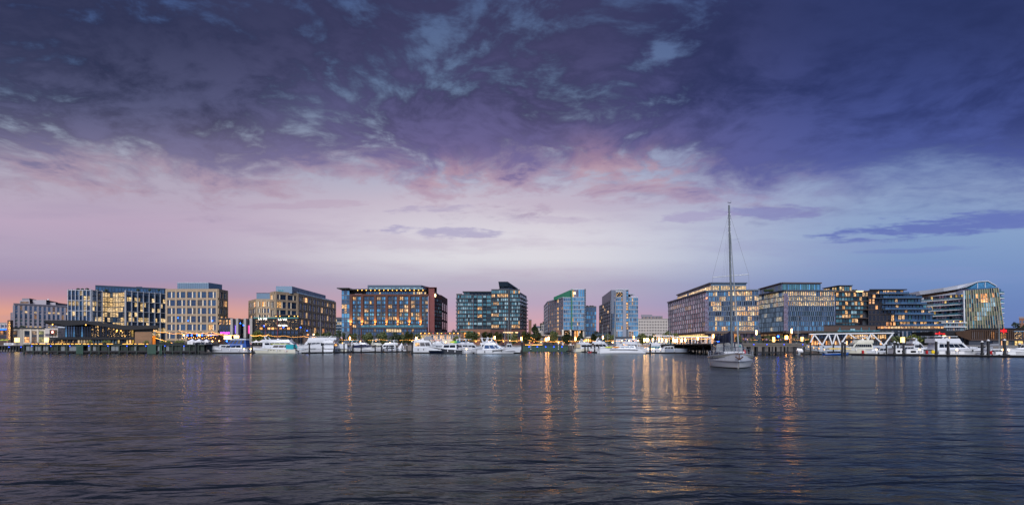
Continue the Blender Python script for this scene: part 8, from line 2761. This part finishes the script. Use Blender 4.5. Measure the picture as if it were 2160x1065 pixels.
string_lights('added festoon of warm bulbs under the trees before the brick hotel', [(690, 712, 305.6), (745, 716, 305.8), (800, 715, 305.8), (860, 716, 305.8), (884, 714, 306)], 60, .10, .4)  # festoons from here on are added for a warm glow along the promenade
string_lights('added festoon of warm bulbs under the trees of the green glass tower', [(975, 714, 306), (1012, 717, 306), (1060, 716, 306), (1098, 717, 306)], 50, .10, .4)
string_lights('added festoon of warm bulbs between the trees before the twin glass hotel', [(1112, 716, 305.7), (1150, 719, 305.7), (1190, 718, 305.7), (1240, 717, 305.7), (1290, 717.5, 305.8), (1345, 717, 306)], 84, .10, .4)
string_lights('added festoon of warm bulbs hung along the long white pergola', [(1385, 711, 296.6), (1422, 713, 297.4), (1460, 713, 297.4), (1499, 713, 297.4)], 64, .10, .3)
string_lights('added festoon of warm bulbs behind the crowd on the dark pier', [(1565, 713, 236), (1612, 714.5, 236), (1660, 714, 236), (1705, 715, 236)], 50, .08, .4)
# ---- quay side clutter at left: stage, tents, kiosk, deck bar
def stage():
    Y = 292
    t = thing('stage', 'small stage canopy hung with blue and amber spotlights before the tan block', 'stage', (PX(390, Y), Y + 15, QZ))
    x = lambda p: PX(p, Y) - PX(390, Y); zz = lambda p: PZ(p, Y) - QZ
    y0 = 0.0
    MB().box(x(347), x(430), y0, y0 + 6, zz(703.2), zz(701.8)).build('roof', 'dark_frame', t, False)
    for p in (348, 370, 400, 429): MB().box(x(p) - .12, x(p) + .12, y0 + .1, y0 + .3, 0, zz(703.2)).build('post', 'dark_frame', t, False)
    MB().box(x(347), x(430), y0 + 5, y0 + 5.2, 0, zz(703.4)).build('back_wall', 'brown_clad', t, False)
    MB().box(x(347), x(430), y0, y0 + 6, 0, .9).build('platform', 'concrete_dark', t, False)
    for p, m in ((352.5, 'lamp_amber'), (361, 'lamp_blue'), (370, 'lamp_blue'), (382, 'lamp_blue'), (387, 'lamp_amber'), (393, 'lamp_blue'), (407, 'lamp_amber'), (412.2, 'lamp_blue')):
        MB().ball((x(p), y0 - .15, zz(705.6)), .36, 8, 6).build('spotlight', m, t, False)
    text(t, 'Cantina', (x(422), y0 - .1, zz(704.4)), 1.25, 'neon_red', world=False, extrude=.04, sx=.8)
    for k in range(16):
        p = 350 + 78 * k / 16
        MB().ball((x(p), y0 - .4, zz(712.5) + .3 * (k % 3)), .17, 6, 4).build('table_lamp', 'bulb_warm', t, False)
    MB().box(x(347), x(430), y0 - .5, y0 - .35, .9, 1.9).build('bar_front', 'timber', t, False)


stage()


def tent(px, top, Y, w, z, label, h=2.2, wall=True, peaks=1):
    t = thing('tent', label, 'tent', (PX(px, Y), Y, z), group='white peaked tents on the quay')
    zt = PZ(top, Y) - z
    e = min(h, zt - .9)
    for k in range(peaks):
        cx = (k - (peaks - 1) / 2) * w
        a = w / 2
        m = MB(); ring = lambda s, zz: [(cx - a * s, -a * s, zz), (cx + a * s, -a * s, zz), (cx + a * s, a * s, zz), (cx - a * s, a * s, zz)]
        m.loft([ring(1, e), ring(.55, e + (zt - e) * .32), ring(.2, e + (zt - e) * .7), ring(.03, zt)])
        m.build('canopy', 'fabric_white', t, False)
        m = MB(); m.box(cx - a, cx + a, -a - .02, -a + .02, e - .35, e); m.build('valance', 'fabric_white', t, False)
        for sx in (-1, 1):
            for sy in (-1, 1): MB().tube((cx + a * .97 * sx, a * .97 * sy, 0), (cx + a * .97 * sx, a * .97 * sy, e), .04, .04, 5).build('pole', 'white_paint', t, False)
    a = w * peaks / 2
    if wall:
        MB().box(-a, -a * .15, -w / 2 + .05, -w / 2 + .1, 0, e - .3).build('side_wall', 'fabric_white', t, False)
        MB().box(-a, a, w / 2 - .1, w / 2 - .05, 0, e - .3).build('back_wall', 'fabric_white', t, False)


tent(413.2, 714.3, 214, 2.55, 3.25, 'large double peaked white tent on the green pier', 2.1, True, 2)
tent(436, 714.8, 218, 2.6, 3.25, 'single peaked white tent right of the double one on the green pier', 2.0, True, 1)
tent(546, 717, 306, 2.6, QZ, 'small white tent with two peaks behind the cream cruiser', 2.0, False, 2)
tent(557, 716.5, 306.5, 2.6, QZ, 'small white tent just left of the large yachts', 2.0, False, 1)


def umbrella(px, top, Y, r, label, mat, z=QZ):
    t = thing('parasol', label, 'parasol', (PX(px, Y), Y, z), group='parasols on the promenade')
    zt = PZ(top, Y) - z
    MB().tube((0, 0, 0), (0, 0, zt), .04, .04, 5).build('pole', 'dark_frame', t, False)
    MB().lathe([(r, zt - .75), (r * .97, zt - .6), (r * .5, zt - .2), (.05, zt)], n=8).build('canopy', mat, t, False)
    MB().lathe([(.3, 0), (.3, .1), (.06, .14)], n=8).build('base', 'concrete', t, False)


for px, top, Y, r, lab, m in ((6, 715, 300, 1.3, 'olive green parasol at far left, left one', 'umbrella_green'), (14, 715, 301, 1.3, 'olive green parasol at far left, right one', 'umbrella_green'), (446, 704.5, 304, 4.0, 'wide pale parasol under the festoon lights', 'fabric_white'),
                              (1243, 709.5, 312, 2.6, 'cream parasol over the glowing terrace between the glass towers', 'cream_panel'), (1263, 710, 312, 1.6, 'cream parasol beside the amber lamp between the glass towers', 'cream_panel'),
                              (70, 722, 300, 1.2, 'dark red parasol before the cream hall, left of two', 'red_metal'), (79, 722.5, 300, 1.2, 'dark red parasol before the cream hall, right of two', 'red_metal')):
    umbrella(px, top, Y, r, lab, m)
b = Bldg('kiosk', 'small lit terrace bar between the twin glass towers', PX(1241, 316), 318, 'kiosk')
b.box('wall', PX(1230, 316), PX(1252, 316), 316, 320, QZ, PZ(717, 316), 'brown_clad')
f_ = Face(b, (PX(1230, 316), 316), (PX(1252, 316), 316))
for k in range(5): f_.win(f_.len * k / 5 + .1, f_.len * (k + 1) / 5 - .1, PZ(721, 316), PZ(714.5, 316), 'lamp_box' if k in (1, 2) else 'lit_amber', 'brown_frame')
b.box('roof', PX(1229, 316), PX(1253, 316), 315, 320.5, PZ(717, 316) + .6, PZ(717, 316) + .8, 'dark_frame')
b = Bldg('kiosk', 'low kiosk glowing yellow behind the stern of the large yachts', PX(662, 314), 316, 'kiosk')
b.box('wall', PX(640, 314), PX(684, 314), 314, 318, QZ, PZ(703, 314), 'brown_clad')
f_ = Face(b, (PX(640, 314), 314), (PX(684, 314), 314))
for k in range(7): f_.win(f_.len * k / 7 + .2, f_.len * (k + 1) / 7 - .2, PZ(707.4, 314), PZ(703.4, 314), 'sign_warm' if k in (3, 4) else 'lit_amber' if k % 2 else 'glass_dark', 'brown_frame')
b = Bldg('kiosk', 'dark low kiosk with two lit windows on the quay before the twin glass hotel', PX(1157, 308), 310, 'kiosk')
b.box('wall', PX(1146, 308), PX(1184, 308), 309, 314, QZ, PZ(708, 308), 'dark_panel')
b.box('roof', PX(1144, 308), PX(1188, 308), 308, 315, PZ(708, 308), PZ(706.6, 308), 'concrete')
f_ = Face(b, (PX(1146, 308), 309), (PX(1184, 308), 309))
for k in range(6): f_.win(f_.len * k / 6 + .2, f_.len * (k + 1) / 6 - .2, PZ(721, 308), PZ(710, 308), 'lit_amber' if k in (1, 4) else 'glass_dark', 'dark_frame', 2)
b = Bldg('kiosk', 'small black ticket kiosk on the green quay', PX(1155, 299), 301, 'kiosk')
b.box('wall', PX(1147.5, 299), PX(1161, 299), 299, 301.5, QZ, PZ(721.5, 299), 'black_metal')
b.box('roof', PX(1147, 299), PX(1161.5, 299), 298.8, 301.7, PZ(721.5, 299), PZ(720.8, 299), 'dark_frame')
b.box('counter', PX(1148.5, 299), PX(1160, 299), 298.7, 299, QZ + .9, QZ + 1.0, 'mid_frame')
b = Bldg('sign_board', 'long pale banner board low on the quay at far left', PX(16, 299), 299, 'sign')
b.box('board', PX(8, 299), PX(28.5, 299), 299, 299.1, PZ(727.5, 299), PZ(723.3, 299), 'white_paint')
text(b.root, 'FISH MARKET', (PX(18.2, 299), 298.94, PZ(725.4, 299)), .62, 'fabric_navy', extrude=.01)
for px in (9, 27): b.box('leg', PX(px, 299), PX(px + .5, 299), 299.1, 299.2, QZ - .1, PZ(723.5, 299), 'dark_frame')


# ---- pergola and hoops
def pergola(px0, px1, py, Y, posts, label):
    t = thing('pergola', label, 'pergola', (PX((px0 + px1) / 2, Y), Y, QZ))
    zt = PZ(py, Y)
    x0, x1 = PX(px0, Y), PX(px1, Y)
    m = MB(); m.box(x0, x1, Y - .1, Y + .1, zt - .35, zt); m.box(x0, x1, Y + 5.9, Y + 6.1, zt - .35, zt); m.build('beam', 'white_paint', t)
    m = MB(); n = int((x1 - x0) / .9)
    for k in range(n + 1):
        u = x0 + (x1 - x0) * k / n; m.box(u - .05, u + .05, Y - .5, Y + 6.5, zt + .004, zt + .16)
    m.build('roof_slats', 'white_paint', t)['kind'] = 'stuff'
    for p in posts:
        for yy in (Y, Y + 6): MB().box(PX(p, Y) - .09, PX(p, Y) + .09, yy - .09, yy + .09, QZ, zt - .35).build('post', 'white_paint', t)


pergola(1384, 1421, 707.2, 296, (1385, 1391, 1395, 1401, 1407, 1411, 1419), 'white pergola before the distant cream office, the left and taller one')
pergola(1422, 1500, 709.8, 297, (1427, 1436, 1447, 1459, 1467, 1479, 1487, 1496), 'long white pergola under the canted glass office')
for px, w, lab in ((1494.5, 9, 'white hoop arch at the right end of the long pergola'), (1463, 7, 'smaller white hoop arch under the long pergola'), ):
    t = thing('hoop_arch', lab, 'arch', (PX(px, 290), 290, QZ))
    m = MB(); r = w * 290 / FPX / 2; h = PZ(711.5 if w > 8 else 716, 290) - QZ - r
    m.path([(-r, 0, 0), (-r, 0, h)] + [(-r * cos(k * pi / 8), 0, h + r * sin(k * pi / 8)) for k in range(1, 8)] + [(r, 0, h), (r, 0, 0)], .12, 6)
    m.build('hoop', 'white_paint', t, False)
    MB().box(-r - .3, r + .3, -.3, .3, 0, .12).build('base', 'concrete', t, False)
b = Bldg('restaurant_building', 'long low restaurant front glowing amber behind the white pergola', PX(1460, 318), 322)
b.box('wall', PX(1416, 318), PX(1493, 318), 318, 322, QZ, PZ(707, 318), 'brown_clad')
f_ = Face(b, (PX(1416, 318), 318), (PX(1493, 318), 318))
for k in range(20): f_.win(f_.len * k / 20 + .1, f_.len * (k + 1) / 20 - .1, QZ + .3, PZ(711.5, 318), pick([('lit_amber', 3), ('lit_spots', 2), ('lit_dim', 2), ('glass_dark', 1)]), 'brown_frame', 1, 2)
f_.band(0, f_.len, PZ(709.5, 318), PZ(707.8, 318), 'sign_warm_dim', .12, name='light_strip')


def sculpture():
    t = thing('sculpture', 'bronze looping sculpture with small red and white lights on the quay', 'sculpture', (PX(1125, 302), 302, QZ))
    m = MB(); pts = [(-1.2, 0, 3.9), (-.4, .2, 3.4), (.5, 0, 3.0), (1.2, 0, 2.3), (.4, .1, 1.6), (-.5, 0, 1.0), (.2, 0, .4), (.8, 0, 0)]
    m.path(pts, .16, 7); m.build('figure', 'rust', t, False)
    m = MB(); m.path([(-.9, -.2, .2), (-.3, 0, 1.4), (.1, .1, 2.4)], .12, 6); m.build('limb', 'rust', t, False)
    MB().lathe([(1.3, 0), (1.3, .3), (1.1, .35)], n=12).build('plinth', 'concrete', t, False)
    for i, p in enumerate(pts[:6]): MB().ball((p[0], -.25, p[2]), .13, 6, 4).build('light', 'neon_red' if i in (3, 5) else 'bulb_warm', t, False)


sculpture()

# warm shop and table lights seen between the trees along the promenade
rr = random.Random(21)
BW = ('by the tan blocks', 'before the brick hotel', 'before the low white restaurant', 'before the green glass tower', 'before the twin glass hotel')
cnt = {}
for i, px in enumerate([448, 462, 690, 705, 722, 760, 775, 793, 808, 822, 846, 868, 893, 905, 940, 968, 979, 1004, 1015, 1026, 1036, 1062, 1076, 1090, 1117, 1141, 1178, 1190, 1206, 1220, 1232, 1262, 1292, 1312, 1327, 1346]):
    Y = 307 + 4 * rr.random()
    w = BW[0 if px < 700 else 1 if px < 900 else 2 if px < 985 else 3 if px < 1105 else 4]
    cnt[w] = cnt.get(w, 0) + 1
    t = thing('bollard_light', '%s small warm promenade light from the left %s' % (ORD[cnt[w] - 1], w), 'light', (PX(px, Y), Y, QZ), group='small warm lights ' + w)
    h = rr.uniform(.9, 2.4)
    MB().tube((0, 0, 0), (0, 0, h), .06, .05, 6).build('post', 'dark_frame', t, False)
    MB().ball((0, 0, h + .15), rr.uniform(.16, .3), 7, 5).build('globe', 'lamp_warm' if rr.random() < .6 else 'bulb_warm', t, False)


# ------------------------------------------------------------------ people on the pier
def person_mesh(pose, seed):
    rr = random.Random(seed * 17 + pose * 5)
    me = bpy.data.meshes.new('person')
    lean = (.0, .05, -.04, .08)[pose]; sp = (.10, .16, .12, .22)[pose]
    v = [(0, 0, .95), (0, lean * .4, 1.2), (0, lean, 1.42), (0, lean, 1.52), (0, lean + .02, 1.66), (0, lean + .02, 1.75),
         (-.11, 0, .90), (-sp, .02 + (.1 if pose == 3 else 0), .48), (-sp - .02, (.06 if pose == 3 else 0), .06), (-sp - .02, -.12, .03),
         (.11, 0, .90), (sp, -.04 if pose == 3 else 0, .48), (sp + .02, -.18 if pose == 3 else .02, .06), (sp + .02, -.28 if pose == 3 else -.11, .03),
         (-.2, lean, 1.40), (.2, lean, 1.40)]
    arms = [((-.27, lean + .02, 1.13), (-.24, -.10, .90)), ((-.30, -.06, 1.15), (-.12, -.26, 1.12)), ((-.28, .0, 1.12), (-.26, -.16, .95)), ((-.28, .1, 1.14), (-.3, .12, .9))][pose]
    arms2 = [((.27, lean, 1.13), (.25, -.08, .90)), ((.27, .0, 1.13), (.25, -.1, .90)), ((.30, -.12, 1.3), (.16, -.2, 1.55)), ((.28, -.08, 1.14), (.27, -.22, .96))][pose]
    v += [*arms, *arms2]
    e = [(0, 1), (1, 2), (2, 3), (3, 4), (4, 5), (0, 6), (6, 7), (7, 8), (8, 9), (0, 10), (10, 11), (11, 12), (12, 13), (2, 14), (2, 15), (14, 16), (16, 17), (15, 18), (18, 19)]
    me.from_pydata(v, e, [])
    o = bpy.data.objects.new('person', me); COL.objects.link(o)
    sm = o.modifiers.new('skin', 'SKIN'); o.modifiers.new('sub', 'SUBSURF').levels = 1
    rad = [.15, .15, .15, .06, .10, .07, .10, .075, .05, .045, .10, .075, .05, .045, .075, .075, .05, .04, .05, .04]
    for d, r in zip(me.skin_vertices[0].data, rad): d.radius = (r, r * (.72 if r > .13 else 1))
    me.skin_vertices[0].data[0].use_root = True
    dg = bpy.context.evaluated_depsgraph_get()
    m2 = bpy.data.meshes.new_from_object(o.evaluated_get(dg))
    bpy.data.objects.remove(o)
    cl = ['cloth%d' % k for k in range(7)]
    for nm in ('skin', cl[(pose * 2 + seed - 1) % 7], cl[(0, 4, 3)[rr.randrange(3)]], 'rubber'): m2.materials.append(MATS[nm])
    for p in m2.polygons:
        z, x = p.center.z, abs(p.center.x)
        p.material_index = 3 if z > 1.68 or z < .07 else 0 if z > 1.46 or (x > .1 and z < .98 and p.center.y < -.06 and z > .82) else 1 if z > .92 else 2
        p.use_smooth = True
    return m2


PM = [person_mesh(p, s) for p in range(4) for s in (1, 2)]
HOW = ['standing with arms down', 'standing with one forearm raised', 'holding a phone up', 'walking']
SH = {'cloth0': 'dark blue', 'cloth1': 'wine red', 'cloth2': 'pale grey', 'cloth3': 'dark green', 'cloth4': 'black', 'cloth5': 'violet', 'cloth6': 'tan'}


def person(px, Y, z, k, where, group, rot):
    me = PM[k]
    cnt[where] = cnt.get(where, 0) + 1
    lab = '%s person from left %s, %s top' % (ORD[cnt[where] - 1], where, SH[me.materials[1].name])
    o = link('person', me, None, (PX(px, Y), Y, z), rot)
    tag(o, lab, 'person', group)
    s = rr.uniform(.94, 1.04); o.scale = (s, s, s)


zd = PZ(724, 171)
spots = [1566, 1569, 1572, 1576, 1580, 1584, 1590, 1600, 1604, 1607, 1613, 1617, 1622, 1646, 1650, 1653, 1663, 1668, 1673, 1675, 1678, 1681, 1684, 1687, 1696, 1702.0]
near = {1566: 'just right of the sailboat bimini', 1600: 'right of the tall slim lantern', 1646: 'beside the bright blue lamp', 1663: 'between two lantern boxes', 1696: 'at the right end of the dark pier'}
cur = ''
for i, px in enumerate(spots):
    cur = near.get(px, cur)
    if px > 1698: px = 1698
    person(px, 172.6 + 14 * rr.random() ** 2, zd, rr.randrange(8), cur, 'people on the dark pier ' + cur, rr.uniform(0, 6.28))
for px, Y, wh in ((1396, 300, 'under the left white pergola'), (1404, 299, 'under the left white pergola'), (1432, 300, 'under the long white pergola'), (1441, 299, 'under the long white pergola'), (1453, 300, 'under the long white pergola'),
                  (1462, 299, 'under the long white pergola'), (1474, 300, 'under the long white pergola'), (1483, 299, 'under the long white pergola'), (1172, 300, 'by the banded post on the green quay'), (1182, 299, 'by the banded post on the green quay'),
                  (1138, 300, 'near the bronze sculpture'), (1133, 299, 'near the bronze sculpture'), (905, 306, 'before the low white restaurant'), (922, 306, 'before the low white restaurant'), (941, 306, 'before the low white restaurant')):
    person(px, Y, QZ, rr.randrange(8), wh, 'people ' + wh, rr.uniform(0, 6.28))
